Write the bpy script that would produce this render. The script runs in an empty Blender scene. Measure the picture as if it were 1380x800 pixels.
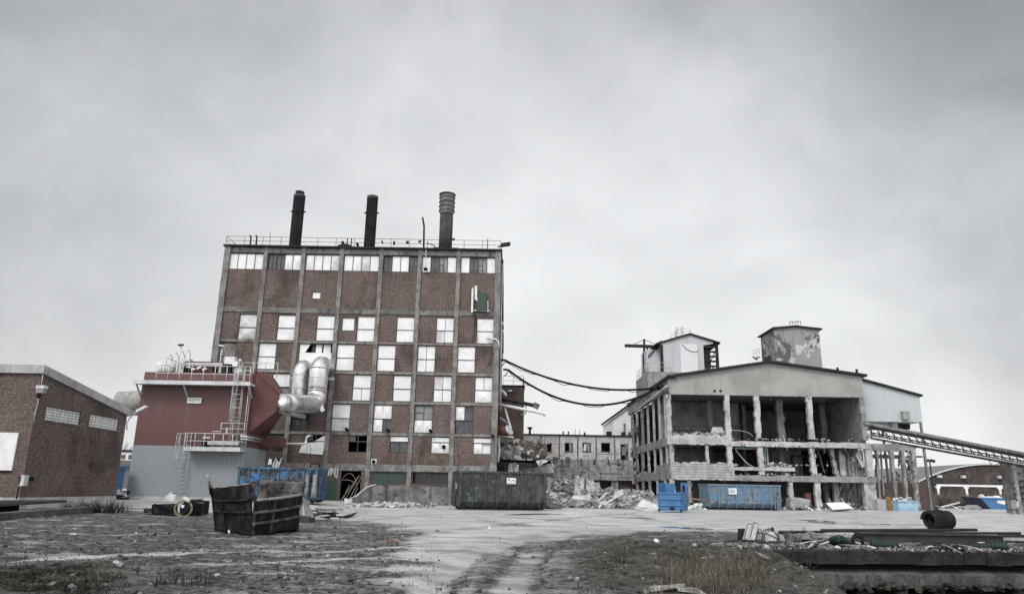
import bpy, math, random
import numpy as np
from mathutils import Vector, Matrix, Euler
from mathutils import noise as mnoise
R = math.radians
scene = bpy.context.scene
COL = scene.collection
rnd = random.Random(7)

# ------------------------------------------------------------------ camera
F = 979.0; TH = R(14.8); RO = R(1.0); CH = 1.3
FW = Vector((0, math.cos(TH), math.sin(TH)))
BU = Vector((0, -math.sin(TH), math.cos(TH))); BR = Vector((1, 0, 0))
CR = math.cos(RO)*BR + math.sin(RO)*BU
CU = math.cos(RO)*BU - math.sin(RO)*BR
def ray(px, py): return FW + (px-690)/F*CR - (py-400)/F*CU
def W(px, py, Y):                      # the place at depth Y that was measured at this spot of the photo
    d = ray(px, py); t = Y/d.y
    return Vector((d.x*t, Y, CH+d.z*t))
def WX(px, py, X):                     # the same on a plane of constant X
    d = ray(px, py); t = X/d.x
    return Vector((X, d.y*t, CH+d.z*t))
def G(px, py, z=0.0):                  # the same on the ground
    d = ray(px, py); t = (z-CH)/d.z
    return Vector((d.x*t, d.y*t, z))
cd = bpy.data.cameras.new('camera'); cam = bpy.data.objects.new('camera', cd); COL.objects.link(cam)
cd.sensor_width = 36; cd.lens = F/1380*36; cd.clip_start = .1; cd.clip_end = 6000
cam.matrix_world = Matrix(((CR.x, CU.x, -FW.x, 0), (CR.y, CU.y, -FW.y, 0), (CR.z, CU.z, -FW.z, CH), (0, 0, 0, 1)))
scene.camera = cam

# ------------------------------------------------------------------ objects, parts
WM = {}
def tag(o, label=None, cat=None, group=None, kind=None):
    if label: o['label'] = label
    if cat: o['category'] = cat
    if group: o['group'] = group
    if kind: o['kind'] = kind
    return o
def thing(name, label, cat, loc, rz=0.0, group=None):
    o = bpy.data.objects.new(name, None); COL.objects.link(o); o.empty_display_size = .3
    o.location = loc; o.rotation_euler = (0, 0, rz)
    WM[o] = Matrix.Translation(Vector(loc)) @ Matrix.Rotation(rz, 4, 'Z')
    return tag(o, label, cat, group)
def copy_tree(o, parent=None):
    c = o.copy(); COL.objects.link(c)
    if parent is not None: c.parent = parent
    for ch in list(o.children): copy_tree(ch, c)
    return c
class MB:
    def __init__(s): s.v = []; s.f = []; s.m = []; s.sm = []
    def add(s, vs, fs, m=0, smooth=False):
        b = len(s.v); s.v += [tuple(v) for v in vs]
        for f in fs: s.f.append([b+i for i in f]); s.m.append(m); s.sm.append(smooth)
        return s
    def box(s, x0, x1, y0, y1, z0, z1, m=0):
        v = [(x0,y0,z0),(x1,y0,z0),(x1,y1,z0),(x0,y1,z0),(x0,y0,z1),(x1,y0,z1),(x1,y1,z1),(x0,y1,z1)]
        return s.add(v, [(0,3,2,1),(4,5,6,7),(0,1,5,4),(1,2,6,5),(2,3,7,6),(3,0,4,7)], m)
    def obox(s, c, size, rot=(0,0,0), m=0):
        M = Euler(rot).to_matrix(); c = Vector(c); h = [a/2 for a in size]
        v = [c + M @ Vector((sx*h[0], sy*h[1], sz*h[2])) for sz in (-1,1) for sx, sy in ((-1,-1),(1,-1),(1,1),(-1,1))]
        return s.add(v, [(0,3,2,1),(4,5,6,7),(0,1,5,4),(1,2,6,5),(2,3,7,6),(3,0,4,7)], m)
    def bar(s, p, q, w, h=None, m=0, up=(0,0,1)):
        p = Vector(p); q = Vector(q); h = h or w; d = (q-p).normalized(); u = Vector(up)
        if abs(d.dot(u)) > .98: u = Vector((0,1,0))
        a = d.cross(u).normalized(); b = a.cross(d).normalized()
        v = [e + a*(sx*w/2) + b*(sy*h/2) for e in (p, q) for sx, sy in ((-1,-1),(1,-1),(1,1),(-1,1))]
        return s.add(v, [(0,1,2,3),(7,6,5,4),(0,4,5,1),(1,5,6,2),(2,6,7,3),(3,7,4,0)], m)
    def tube(s, path, r, seg=8, m=0, cap=True, smooth=True):
        P = [Vector(p) for p in path]; n = len(P)
        rr = r if isinstance(r, (list, tuple)) else [r]*n
        t0 = (P[1]-P[0]).normalized(); u = Vector((0,0,1))
        if abs(t0.dot(u)) > .9: u = Vector((0,1,0))
        a = t0.cross(u).normalized(); vs = []
        for i in range(n):
            t = (P[min(i+1,n-1)]-P[max(i-1,0)]).normalized()
            a = (a - t*a.dot(t)).normalized(); b = t.cross(a)
            for k in range(seg):
                th = 2*math.pi*k/seg; vs.append(P[i] + (a*math.cos(th)+b*math.sin(th))*rr[i])
        fs = [(i*seg+k, i*seg+(k+1)%seg, (i+1)*seg+(k+1)%seg, (i+1)*seg+k) for i in range(n-1) for k in range(seg)]
        s.add(vs, fs, m, smooth)
        if cap:
            b = len(s.v)-len(vs)
            s.f.append([b+k for k in range(seg)][::-1]); s.m.append(m); s.sm.append(False)
            s.f.append([b+(n-1)*seg+k for k in range(seg)]); s.m.append(m); s.sm.append(False)
        return s
    def prism(s, pts, ext, m=0):
        e = Vector(ext); n = len(pts); v = [Vector(p) for p in pts]; v += [p+e for p in v]
        fs = [list(range(n)), list(range(2*n-1, n-1, -1))] + [(i, i+n, (i+1)%n+n, (i+1)%n) for i in range(n)]
        return s.add(v, fs, m)
    def lathe(s, c, prof, seg=20, m=0, smooth=True):
        c = Vector(c); vs = []; n = len(prof)
        for r, z in prof:
            for k in range(seg):
                a = 2*math.pi*k/seg; vs.append(c + Vector((r*math.cos(a), r*math.sin(a), z)))
        s.add(vs, [(i*seg+k, i*seg+(k+1)%seg, (i+1)*seg+(k+1)%seg, (i+1)*seg+k) for i in range(n-1) for k in range(seg)], m, smooth)
        b = len(s.v)-len(vs)
        s.f.append([b+k for k in range(seg)][::-1]); s.m.append(m); s.sm.append(False)
        s.f.append([b+(n-1)*seg+k for k in range(seg)]); s.m.append(m); s.sm.append(False)
        return s
    def chunk(s, c, size, rg, m=0, jag=.35, tilt=.6):
        M = Euler((rg.uniform(-tilt,tilt), rg.uniform(-tilt,tilt), rg.uniform(0,6.3))).to_matrix(); c = Vector(c)
        v = [c + M @ Vector((x*size[0]/2*(1+rg.uniform(-jag,jag)), y*size[1]/2*(1+rg.uniform(-jag,jag)), z*size[2]/2*(1+rg.uniform(-jag,jag))))
             for z in (-1,1) for x, y in ((-1,-1),(1,-1),(1,1),(-1,1))]
        return s.add(v, [(0,3,2,1),(4,5,6,7),(0,1,5,4),(1,2,6,5),(2,3,7,6),(3,0,4,7)], m)
    def sheet(s, A, B, C, D, nu, nv, th, dent=0, seed=0, m=0, bow=0, rag=0):
        # bilinear sheet A(lower 0) B(lower 1) C(upper 1) D(upper 0) with thickness
        A, B, C, D = map(Vector, (A, B, C, D)); N = (B-A).cross(D-A).normalized()
        for side in (0, 1):
            vs = []
            for j in range(nv+1):
                for i in range(nu+1):
                    u, v = i/nu, j/nv
                    p = A*(1-u)*(1-v)+B*u*(1-v)+C*u*v+D*(1-u)*v
                    if dent: p = p + N*dent*mnoise.noise(p*1.3+Vector((seed,seed*2.1,0)))*min(1.0, 3.2*math.sin(math.pi*u))
                    if bow: p = p + N*bow*math.sin(math.pi*u)*(.4+.6*v)
                    if rag and j in (0, nv): p = p + (D-A).normalized()*rag*mnoise.noise((i*.9, j*3.1, seed))
                    vs.append(p - N*th*side)
            w = nu+1
            fs = [(j*w+i, j*w+i+1, (j+1)*w+i+1, (j+1)*w+i) for j in range(nv) for i in range(nu)]
            if side: fs = [f[::-1] for f in fs]
            s.add(vs, fs, m, True)
        b = len(s.v)-2*(nu+1)*(nv+1); o = (nu+1)*(nv+1); w = nu+1
        rim = [i for i in range(w)] + [j*w+nu for j in range(1,nv+1)] + [nv*w+i for i in range(nu-1,-1,-1)] + [j*w for j in range(nv-1,0,-1)]
        for k in range(len(rim)):
            a, c = rim[k], rim[(k+1)%len(rim)]
            s.f.append([b+a, b+a+o, b+c+o, b+c]); s.m.append(m); s.sm.append(False)
        return s
    def build(s, name, mats, parent=None, label=None, cat=None, group=None, kind=None):
        me = bpy.data.meshes.new(name); mats = mats if isinstance(mats, (list, tuple)) else [mats]
        v = [Vector(p) for p in s.v]
        if parent is not None:
            I = WM[parent].inverted(); v = [I @ p for p in v]; loc = None
        else:
            a = np.array(s.v); loc = Vector((float((a[:,0].min()+a[:,0].max())/2), float((a[:,1].min()+a[:,1].max())/2), float(a[:,2].min())))
            v = [p-loc for p in v]
        me.from_pydata([tuple(p) for p in v], [], s.f)
        for mt in mats: me.materials.append(mt)
        me.polygons.foreach_set('material_index', s.m); me.polygons.foreach_set('use_smooth', s.sm)
        me.update()
        o = bpy.data.objects.new(name, me); COL.objects.link(o)
        if parent is not None: o.parent = parent; WM[o] = WM[parent]
        else: o.location = loc; WM[o] = Matrix.Translation(loc)
        return tag(o, label, cat, group, kind)
def arc(c, a, b, ang0, ang1, n):       # points c + a*cos + b*sin
    c, a, b = Vector(c), Vector(a), Vector(b)
    return [c + a*math.cos(ang0+(ang1-ang0)*i/n) + b*math.sin(ang0+(ang1-ang0)*i/n) for i in range(n+1)]
def sag(p, q, d, n=16):
    p, q = Vector(p), Vector(q)
    return [p.lerp(q, i/n) - Vector((0,0,d*4*(i/n)*(1-i/n))) for i in range(n+1)]
def rail(mb, pts, h, n_post, r=.022, mids=(.5,), m=0):
    pts = [Vector(p) for p in pts]
    for a, b in zip(pts, pts[1:]):
        k = max(1, int(round((b-a).length/n_post)))
        for i in range(k+1):
            p = a.lerp(b, i/k); mb.tube([p, p+Vector((0,0,h))], r, 5, m)
        for f in list(mids)+[1]:
            mb.tube([a+Vector((0,0,h*f)), b+Vector((0,0,h*f))], r, 5, m)
def ladder(mb, p, q, side, w=.45, step=.3, r=.022, m=0):
    p, q, sd = Vector(p), Vector(q), Vector(side).normalized()*w/2
    for sg in (-1, 1): mb.tube([p+sd*sg, q+sd*sg], r, 5, m)
    n = int((q-p).length/step)
    for i in range(1, n): c = p.lerp(q, i/n); mb.tube([c-sd, c+sd], r*.8, 4, m)
def cage(mb, p, q, side, out, w=.7, n=5, r=.018, m=0):
    p, q, sd, ou = Vector(p), Vector(q), Vector(side).normalized()*w/2, Vector(out).normalized()*w
    hoops = []
    for i in range(n):
        c = p.lerp(q, i/(n-1)); h = arc(c, sd, ou, 0, math.pi, 8); mb.tube(h, r, 4, m); hoops.append(h)
    for k in (1, 3, 5, 7): mb.tube([h[k] for h in hoops], r, 4, m)

# ------------------------------------------------------------------ materials
class NT:
    def __init__(s, name):
        s.mat = bpy.data.materials.new(name); s.mat.use_nodes = True; s.t = s.mat.node_tree
        s.t.nodes.clear(); s.o = s.n('ShaderNodeOutputMaterial'); s.b = s.n('ShaderNodeBsdfPrincipled')
        s.t.links.new(s.b.outputs[0], s.o.inputs[0])
    def n(s, ty, **kw):
        x = s.t.nodes.new(ty)
        for k, v in kw.items(): setattr(x, k, v)
        return x
    def l(s, a, b): s.t.links.new(a, b)
    def set(s, sock, v):
        if hasattr(v, 'links') or hasattr(v, 'is_linked'): s.l(v, sock)
        else: sock.default_value = v
    def math(s, op, a, b=0.0, clamp=False):
        x = s.n('ShaderNodeMath', operation=op, use_clamp=clamp); s.set(x.inputs[0], a); s.set(x.inputs[1], b); return x.outputs[0]
    def mix(s, fac, a, b, blend='MIX'):
        x = s.n('ShaderNodeMix', data_type='RGBA', blend_type=blend); s.set(x.inputs[0], fac)
        s.set(x.inputs[6], a if not isinstance(a, tuple) else (*a, 1)); s.set(x.inputs[7], b if not isinstance(b, tuple) else (*b, 1)); return x.outputs[2]
    def ramp(s, v, lo, hi):
        x = s.n('ShaderNodeMapRange', interpolation_type='SMOOTHSTEP'); s.set(x.inputs[0], v)
        x.inputs[1].default_value = lo; x.inputs[2].default_value = hi; return x.outputs[0]
    def coord(s, scale=(1,1,1), rand=True):
        tc = s.n('ShaderNodeTexCoord'); v = tc.outputs['Object']
        if rand:
            oi = s.n('ShaderNodeObjectInfo'); m = s.math('MULTIPLY', oi.outputs['Random'], 37.0)
            ad = s.n('ShaderNodeVectorMath', operation='ADD'); s.l(v, ad.inputs[0]); s.l(m, ad.inputs[1]); v = ad.outputs[0]
        mp = s.n('ShaderNodeMapping'); s.l(v, mp.inputs[0]); mp.inputs['Scale'].default_value = scale
        return mp.outputs[0]
    def noise(s, vec, scale, detail=6, rough=.6, dist=0):
        x = s.n('ShaderNodeTexNoise'); s.l(vec, x.inputs['Vector']); x.inputs['Scale'].default_value = scale
        x.inputs['Detail'].default_value = detail; x.inputs['Roughness'].default_value = rough; x.inputs['Distortion'].default_value = dist
        return x.outputs['Fac']
    def bump(s, h, st, dist=.02):
        x = s.n('ShaderNodeBump'); s.l(h, x.inputs['Height']); x.inputs['Strength'].default_value = st; x.inputs['Distance'].default_value = dist
        s.l(x.outputs[0], s.b.inputs['Normal'])
def neutral(c, k=.5):
    if c is None: return None
    l = sum(c)/3
    return c if max(c)-min(c) > .3*l else tuple(l+(x-l)*k for x in c)
def grunge(name, c1, c2, scale=1.0, lo=.4, hi=.62, c3=None, lo3=.58, hi3=.68, s3=2.2, streak=None, stk=(.52,.72), sscale=1.6,
           rough=.8, metal=0.0, grain=.35, gscale=18, bump=.3, spec=.3):
    c1, c2, c3, streak = neutral(c1), neutral(c2), neutral(c3), neutral(streak)
    t = NT(name); v = t.coord()
    col = t.mix(t.ramp(t.noise(v, scale, 9, .68), lo, hi), c1, c2)
    if c3: col = t.mix(t.ramp(t.noise(v, s3, 8, .7, .4), lo3, hi3), col, c3)
    if streak:
        sv = t.coord((sscale, sscale, sscale*.09)); col = t.mix(t.ramp(t.noise(sv, 1.5, 6, .65), *stk), col, streak)
    g = t.noise(v, gscale, 5, .8)
    k = t.math('ADD', t.math('MULTIPLY', t.math('SUBTRACT', g, .5), grain*7), 1.0)
    mul = t.n('ShaderNodeVectorMath', operation='SCALE'); t.l(col, mul.inputs[0]); t.l(t.math('MAXIMUM', k, .25), mul.inputs['Scale'])
    t.l(mul.outputs[0], t.b.inputs['Base Color'])
    t.l(t.math('ADD', t.math('MULTIPLY', g, .25), rough-.12), t.b.inputs['Roughness'])
    t.b.inputs['Metallic'].default_value = metal; t.b.inputs['Specular IOR Level'].default_value = spec
    if bump: t.bump(t.noise(v, gscale*.7, 8, .7), bump, .03)
    return t.mat
def brick(name, c1, c2, mortar, soot=(.03,.025,.024), soot_amt=(.5,.75), bw=.25, rh=.075, ms=.012):
    t = NT(name); tc = t.n('ShaderNodeTexCoord'); sx = t.n('ShaderNodeSeparateXYZ'); t.l(tc.outputs['Object'], sx.inputs[0])
    ge = t.n('ShaderNodeNewGeometry'); sn = t.n('ShaderNodeSeparateXYZ'); t.l(ge.outputs['Normal'], sn.inputs[0])
    side = t.math('GREATER_THAN', t.math('ABSOLUTE', sn.outputs[0]), .6)
    u = t.math('ADD', t.math('MULTIPLY', sx.outputs[0], t.math('SUBTRACT', 1.0, side)), t.math('MULTIPLY', sx.outputs[1], side))
    cb = t.n('ShaderNodeCombineXYZ'); t.l(u, cb.inputs[0]); t.l(sx.outputs[2], cb.inputs[1])
    b = t.n('ShaderNodeTexBrick'); t.l(cb.outputs[0], b.inputs['Vector']); b.inputs['Scale'].default_value = 1
    b.inputs['Brick Width'].default_value = bw; b.inputs['Row Height'].default_value = rh; b.inputs['Mortar Size'].default_value = ms
    b.inputs['Color1'].default_value = (*c1,1); b.inputs['Color2'].default_value = (*c2,1); b.inputs['Mortar'].default_value = (*mortar,1)
    v = t.coord((1,1,1), False)
    col = t.mix(t.ramp(t.noise(v, .5, 8, .7), .46, .66), b.outputs['Color'], t.mix(.42, b.outputs['Color'], (.18,.155,.14)))
    col = t.mix(t.math('MULTIPLY', t.ramp(t.noise(v, .23, 6, .65, .6), .50, .66), .62), col, (.038,.03,.027))
    sv = t.coord((1,1,.25), False); col = t.mix(t.math('MULTIPLY', t.ramp(t.noise(sv, .55, 7, .68), *soot_amt), .75), col, soot)
    g = t.noise(v, 7, 6, .8); k = t.math('MAXIMUM', t.math('ADD', t.math('MULTIPLY', t.math('SUBTRACT', g, .5), 3.9), 1.0), .2)
    mul = t.n('ShaderNodeVectorMath', operation='SCALE'); t.l(col, mul.inputs[0]); t.l(k, mul.inputs['Scale'])
    t.l(mul.outputs[0], t.b.inputs['Base Color']); t.b.inputs['Roughness'].default_value = .9; t.b.inputs['Specular IOR Level'].default_value = .2
    t.bump(t.math('SUBTRACT', g, b.outputs['Fac']), .4, .02)
    return t.mat
def clad(name, c, pitch=.2, var=.12, rough=.5, dirt=(.1,.09,.085), metal=0.0):
    t = NT(name); tc = t.n('ShaderNodeTexCoord'); sx = t.n('ShaderNodeSeparateXYZ'); t.l(tc.outputs['Object'], sx.inputs[0])
    w = t.math('SINE', t.math('MULTIPLY', t.math('ADD', sx.outputs[0], sx.outputs[1]), 2*math.pi/pitch))
    v = t.coord(); k = t.math('ADD', 1-var, t.math('MULTIPLY', t.noise(v, 3, 7, .7), var*2))
    sv = t.coord((1.2,1.2,.1)); col = t.mix(t.math('MULTIPLY', t.ramp(t.noise(sv, 1.3, 6, .65), .48, .75), .55), c, dirt)
    mul = t.n('ShaderNodeVectorMath', operation='SCALE'); t.l(col, mul.inputs[0]); t.l(k, mul.inputs['Scale'])
    t.l(mul.outputs[0], t.b.inputs['Base Color']); t.b.inputs['Roughness'].default_value = rough; t.b.inputs['Metallic'].default_value = metal
    t.bump(w, .3, .025)
    return t.mat
def plain(name, c, rough=.6, metal=0.0, var=.2): return grunge(name, c, tuple(x*(1-var) for x in c), 2.5, rough=rough, metal=metal, grain=var*.8, bump=.1)

BRICK = brick('brick_brown', (.128,.084,.073), (.084,.055,.048), (.15,.132,.12))
BRICK2 = brick('brick_dark', (.128,.086,.076), (.088,.060,.053), (.125,.11,.10), soot_amt=(.58,.85))
CONC = grunge('concrete_weathered', (.30,.285,.265), (.19,.18,.168), .9, c3=(.10,.09,.083), lo3=.56, hi3=.74, streak=(.085,.076,.07), stk=(.54,.8), rough=.9, bump=.5)
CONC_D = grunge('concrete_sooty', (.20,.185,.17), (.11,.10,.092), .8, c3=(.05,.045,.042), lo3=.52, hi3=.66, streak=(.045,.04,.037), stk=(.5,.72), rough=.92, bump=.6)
CONC_L = grunge('concrete_pale', (.46,.45,.43), (.30,.29,.275), 1.2, c3=(.16,.15,.14), lo3=.6, hi3=.75, s3=3, rough=.9, bump=.5)
CONC_B = grunge('concrete_broken', (.36,.345,.325), (.14,.13,.12), 2.2, .42, .6, c3=(.07,.065,.06), lo3=.55, hi3=.66, s3=4, streak=(.07,.065,.06), stk=(.55,.7), rough=.95, bump=.9)
CONC_P = grunge('concrete_stained', (.235,.218,.20), (.14,.128,.118), 1.3, c3=(.075,.067,.06), lo3=.54, hi3=.7, s3=1.4, streak=(.06,.053,.048), stk=(.52,.75), rough=.92, bump=.5)
RENDER = grunge('render_beige', (.33,.31,.285), (.26,.245,.225), .5, streak=(.2,.187,.17), stk=(.52,.85), rough=.9, grain=.18, bump=.2)
PATCHY = grunge('render_patchy', (.27,.26,.245), (.46,.45,.43), .42, .51, .53, c3=(.10,.093,.088), lo3=.535, hi3=.55, s3=.55, streak=(.17,.16,.15), rough=.9, bump=.3)
WHITE = grunge('board_white', (.72,.725,.725), (.63,.635,.635), 1.1, c3=(.36,.35,.34), lo3=.6, hi3=.85, streak=(.44,.43,.42), stk=(.58,.85), sscale=1.3, rough=.5, grain=.09, bump=.05)
WHITE_D = grunge('board_stained', (.60,.60,.595), (.42,.415,.41), .9, c3=(.13,.12,.12), lo3=.55, hi3=.7, s3=1.0, rough=.6, grain=.12, bump=.1)
FRAME = plain('frame_dark', (.06,.06,.06), .6)
GLASS = grunge('glass_dirty', (.035,.04,.043), (.075,.08,.082), 1.4, rough=.22, grain=.3, bump=.05, spec=.6)
GLASS_G = grunge('glass_grey', (.16,.165,.165), (.24,.24,.24), 1.4, rough=.3, grain=.2, bump=.05, spec=.5)
GREENB = grunge('green_board', (.035,.075,.055), (.05,.06,.05), 1.5, rough=.7, grain=.3, bump=.2)
BLACK = grunge('black_rubber_and_shade', (.010,.010,.0105), (.016,.016,.016), 2, rough=.7, bump=.1, spec=.1)
DARKM = grunge('dark_steel', (.020,.0195,.0195), (.036,.033,.031), 2, rough=.75, grain=.3, bump=.2, spec=.12)
SOOT = grunge('chimney_soot', (.045,.043,.045), (.075,.07,.07), 1.2, streak=(.03,.028,.028), rough=.85, bump=.4)
GALV = grunge('galvanised_steel', (.52,.53,.54), (.40,.41,.42), 1.5, rough=.55, metal=.25, grain=.15, bump=.05)
SILVER = grunge('silver_duct', (.66,.66,.66), (.5,.5,.5), 1.3, c3=(.35,.33,.31), lo3=.6, hi3=.8, streak=(.36,.35,.34), sscale=.8, rough=.36, metal=.85, grain=.12, bump=.1)
REDC = clad('cladding_red', (.104,.043,.042), .18)
REDP = grunge('panel_red', (.112,.046,.044), (.088,.037,.036), .8, streak=(.1,.04,.038), rough=.6, grain=.15, bump=.1)
GREYC = clad('cladding_grey', (.225,.24,.25), .3, .07, dirt=(.19,.2,.205))
BLUEC = clad('cladding_pale', (.42,.45,.46), .25, .08, dirt=(.33,.35,.36))
CORR = clad('cladding_galvanised', (.45,.46,.48), .2, .1, dirt=(.3,.3,.31))
WALLW = grunge('wall_white', (.72,.72,.72), (.6,.6,.6), .7, rough=.85, grain=.1)
PANELW = grunge('panel_white', (.58,.57,.555), (.43,.42,.41), 1.3, c3=(.2,.19,.18), lo3=.58, hi3=.68, s3=3.5, rough=.85)
BOARDF = grunge('concrete_board_marked', (.34,.325,.305), (.22,.21,.195), 1.5, c3=(.07,.065,.06), lo3=.56, hi3=.66, s3=1.6, streak=(.06,.055,.05), rough=.92, bump=.6)
RUST = grunge('rusty_steel', (.010,.009,.0085), (.036,.031,.028), 2.2, c3=(.008,.008,.008), lo3=.47, hi3=.56, s3=3, streak=(.10,.085,.075), stk=(.6,.72), sscale=3, rough=.85, bump=.7, spec=.12)
RUSTEDGE = grunge('worn_steel_edge', (.28,.26,.24), (.10,.085,.075), 4, rough=.6, bump=.3)
BLACKC = grunge('container_blackened', (.028,.030,.031), (.075,.075,.072), 1.5, c3=(.065,.12,.18), lo3=.57, hi3=.66, s3=1.9, streak=(.025,.024,.023), stk=(.5,.68), rough=.75, bump=.4)
BLUE_W = grunge('container_blue_worn', (.085,.18,.29), (.14,.185,.225), 1.6, .42, .58, c3=(.10,.085,.075), lo3=.52, hi3=.62, s3=2.4, streak=(.09,.08,.07), stk=(.54,.66), sscale=2.5, rough=.7, grain=.45, bump=.4)
BLUE_O = grunge('container_blue_old', (.045,.15,.32), (.075,.10,.13), 1.3, .40, .56, c3=(.03,.03,.03), lo3=.44, hi3=.56, s3=2.8, streak=(.06,.055,.05), stk=(.55,.68), sscale=2.5, rough=.7, grain=.5, bump=.5)
BLUE = grunge('skip_blue', (.045,.14,.30), (.07,.17,.31), 1.5, c3=(.09,.09,.09), lo3=.57, hi3=.68, streak=(.10,.11,.12), stk=(.58,.75), sscale=2, rough=.5, grain=.15, bump=.1)
BLUE_L = grunge('bin_pale_blue', (.30,.45,.56), (.22,.33,.42), 2.5, c3=(.12,.11,.1), lo3=.56, hi3=.64, s3=3, rough=.7, grain=.3)
OCHRE = grunge('tank_ochre', (.30,.17,.055), (.2,.11,.05), 2.5, rough=.7)
PLASTW = plain('plastic_white', (.66,.66,.655), .45)
REDPNT = plain('red_paint', (.14,.045,.04), .6, 0, .3)
MARK = plain('print_dark', (.05,.05,.055), .7)
WOOD = grunge('wood_grey', (.28,.25,.215), (.14,.12,.10), 3, rough=.9, bump=.5)
GREENP = grunge('green_ribbed_pipe', (.006,.021,.017), (.012,.033,.027), 2, rough=.5, grain=.25, bump=.15)
# ------------------------------------------------------------------ ground
def vnoise(x, y, seed):
    xi = np.floor(x).astype(np.int64); yi = np.floor(y).astype(np.int64); fx = x-xi; fy = y-yi
    fx = fx*fx*(3-2*fx); fy = fy*fy*(3-2*fy)
    def h(a, b):
        n = (a*374761393 + b*668265263 + seed*974711) & 0x7fffffff
        n = ((n ^ (n >> 13))*1274126177) & 0x7fffffff
        return ((n ^ (n >> 16)) & 0xffff)/65535.0
    return (h(xi,yi)*(1-fx)+h(xi+1,yi)*fx)*(1-fy) + (h(xi,yi+1)*(1-fx)+h(xi+1,yi+1)*fx)*fy
def fbm(x, y, seed, oct=5, gain=.55):
    s = 0; a = 1; t = 0
    for i in range(oct): s = s + a*vnoise(x*2**i, y*2**i, seed+i*17); t += a; a *= gain
    return s/t
def sst(a, b, x): t = np.clip((x-a)/(b-a), 0, 1); return t*t*(3-2*t)
def pdist(x, y, pts):
    d = np.full(x.shape, 1e9)
    for (ax, ay), (bx, by) in zip(pts, pts[1:]):
        vx, vy = bx-ax, by-ay; t = np.clip(((x-ax)*vx+(y-ay)*vy)/(vx*vx+vy*vy), 0, 1)
        d = np.minimum(d, np.hypot(x-ax-t*vx, y-ay-t*vy))
    return d
def gl(*pp): return [tuple(G(*p)[:2]) for p in pp]
PA = G(1030, 743.5); PB = G(1380, 747.4); PE = (PB-PA).normalized(); PN = Vector((PE.y, -PE.x, 0))    # pit wall line, normal to the viewer
BA, BB = gl((1042, 746), (1118, 800)); _bd = Vector((BB[0]-BA[0], BB[1]-BA[1], 0)).normalized(); BN = Vector((-_bd.y, _bd.x, 0))
if BN.x < 0: BN = -BN
PITZ = -2.0
def pit_depth(x, y):
    d1 = (x-PA.x)*PN.x + (y-PA.y)*PN.y
    d2 = (x-BA[0])*BN.x + (y-BA[1])*BN.y
    return sst(-.42, -.3, d1)*sst(-.1, 2.6, d2+.35*(fbm(x*.9, y*.9, 5, 3)-.5))
TR = [(gl((610,806),(640,772),(672,748),(712,727),(790,714),(880,706)), .55), (gl((760,806),(735,770),(735,748),(765,728),(830,714),(930,704)), .95),
      (gl((560,812),(590,780),(622,755),(660,735)), .30), (gl((690,812),(700,770),(722,740)), .5),
      (gl((0,758),(140,748),(330,744),(470,742),(560,736)), .22), (gl((0,778),(160,764),(380,757),(520,752)), .18)]
PUD = [gl((905,710),(940,712)), gl((880,726),(930,727)), gl((690,693),(745,692)), gl((175,766),(215,765)), gl((1085,700),(1130,703)), gl((1150,705),(1190,706)), gl((840,697),(870,698))]
RUTS = [gl((634,806),(664,772),(690,745),(716,727)), gl((728,806),(722,768),(742,738),(775,722)), gl((600,800),(628,765),(660,740))]
DARKTR = [gl((470,703),(560,694),(640,699),(700,708)), gl((640,692),(720,699),(800,702),(870,704)), gl((850,692),(880,701),(935,708)), gl((540,722),(640,711),(760,699),(860,690)), gl((960,700),(1060,702),(1180,707),(1260,706)), gl((1000,694),(1130,697),(1300,699))]
def ground_masks(x, y):
    n1 = fbm(x*.35, y*.35, 3); n2 = fbm(x*1.1, y*1.1, 11); ns = fbm(x*.22, y*.9, 23)
    # hard yard: everything well beyond the verge, wider towards the right
    far = sst(-2.5, 3.0, y - (25.5 + np.clip(-x-2, 0, 30)*.75) + 7*(n1-.5) + 3*(ns-.5))
    road = far*.8
    for pts, w in TR:
        road = np.maximum(road, sst(w*1.5, w*.5, pdist(x, y, pts) + .5*(n2-.5))*(1.0 if w > .25 else .55))
    mid = sst(1.35, .75, np.abs(x+.05-.012*y)/(.125*y+.25) + .9*(n2-.5))       # worn gravel between the tracks
    road = np.maximum(road, mid*.80)
    road = np.maximum(road, sst(2.6, 1.0, np.abs(x+1.0)/(.2*y) + 1.1*(n1-.5))*.26)
    road = road*(1-.45*sst(.5, .15, pdist(x, y, gl((615,806),(640,778),(668,752),(700,736)))+.35*(n2-.5)))
    road = np.maximum(road, sst(.58, .76, ns)*.26*sst(0, 1, n2*1.6-.3))
    verge = sst(1.4, -.6, np.hypot((x-3.9)/2.5, (y-15)/6.5) - 1 + 1.1*(n2-.5)) # grass verge on the right
    verge = np.maximum(verge, sst(-1, 1, x-5.2+1.5*(n2-.5))*sst(20.6, 19.4, y-.045*x)*.8)
    verge = np.maximum(verge, sst(1.0, -.4, np.hypot((x+7.2)/2.2, (y-10.6)/1.2)-1+1.2*(n2-.5)))
    road = road*(1-verge*.92)
    wet = np.zeros_like(x)
    for p in PUD: wet = np.maximum(wet, sst(.75, .15, pdist(x, y, p)*.8 + .9*(n2-.5)))
    for pts in RUTS: road = road*(1-.38*sst(.17, .05, pdist(x, y, pts)*(.6+.8*n2) + .12*(n1-.5)))
    for pts in DARKTR: road = road*(1-.36*sst(.6, .1, pdist(x, y, pts)*(.55+.5*n1) + .45*(n2-.5)))
    return np.clip(road, 0, 1), np.clip(verge, 0, 1), np.clip(wet, 0, 1)
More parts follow.
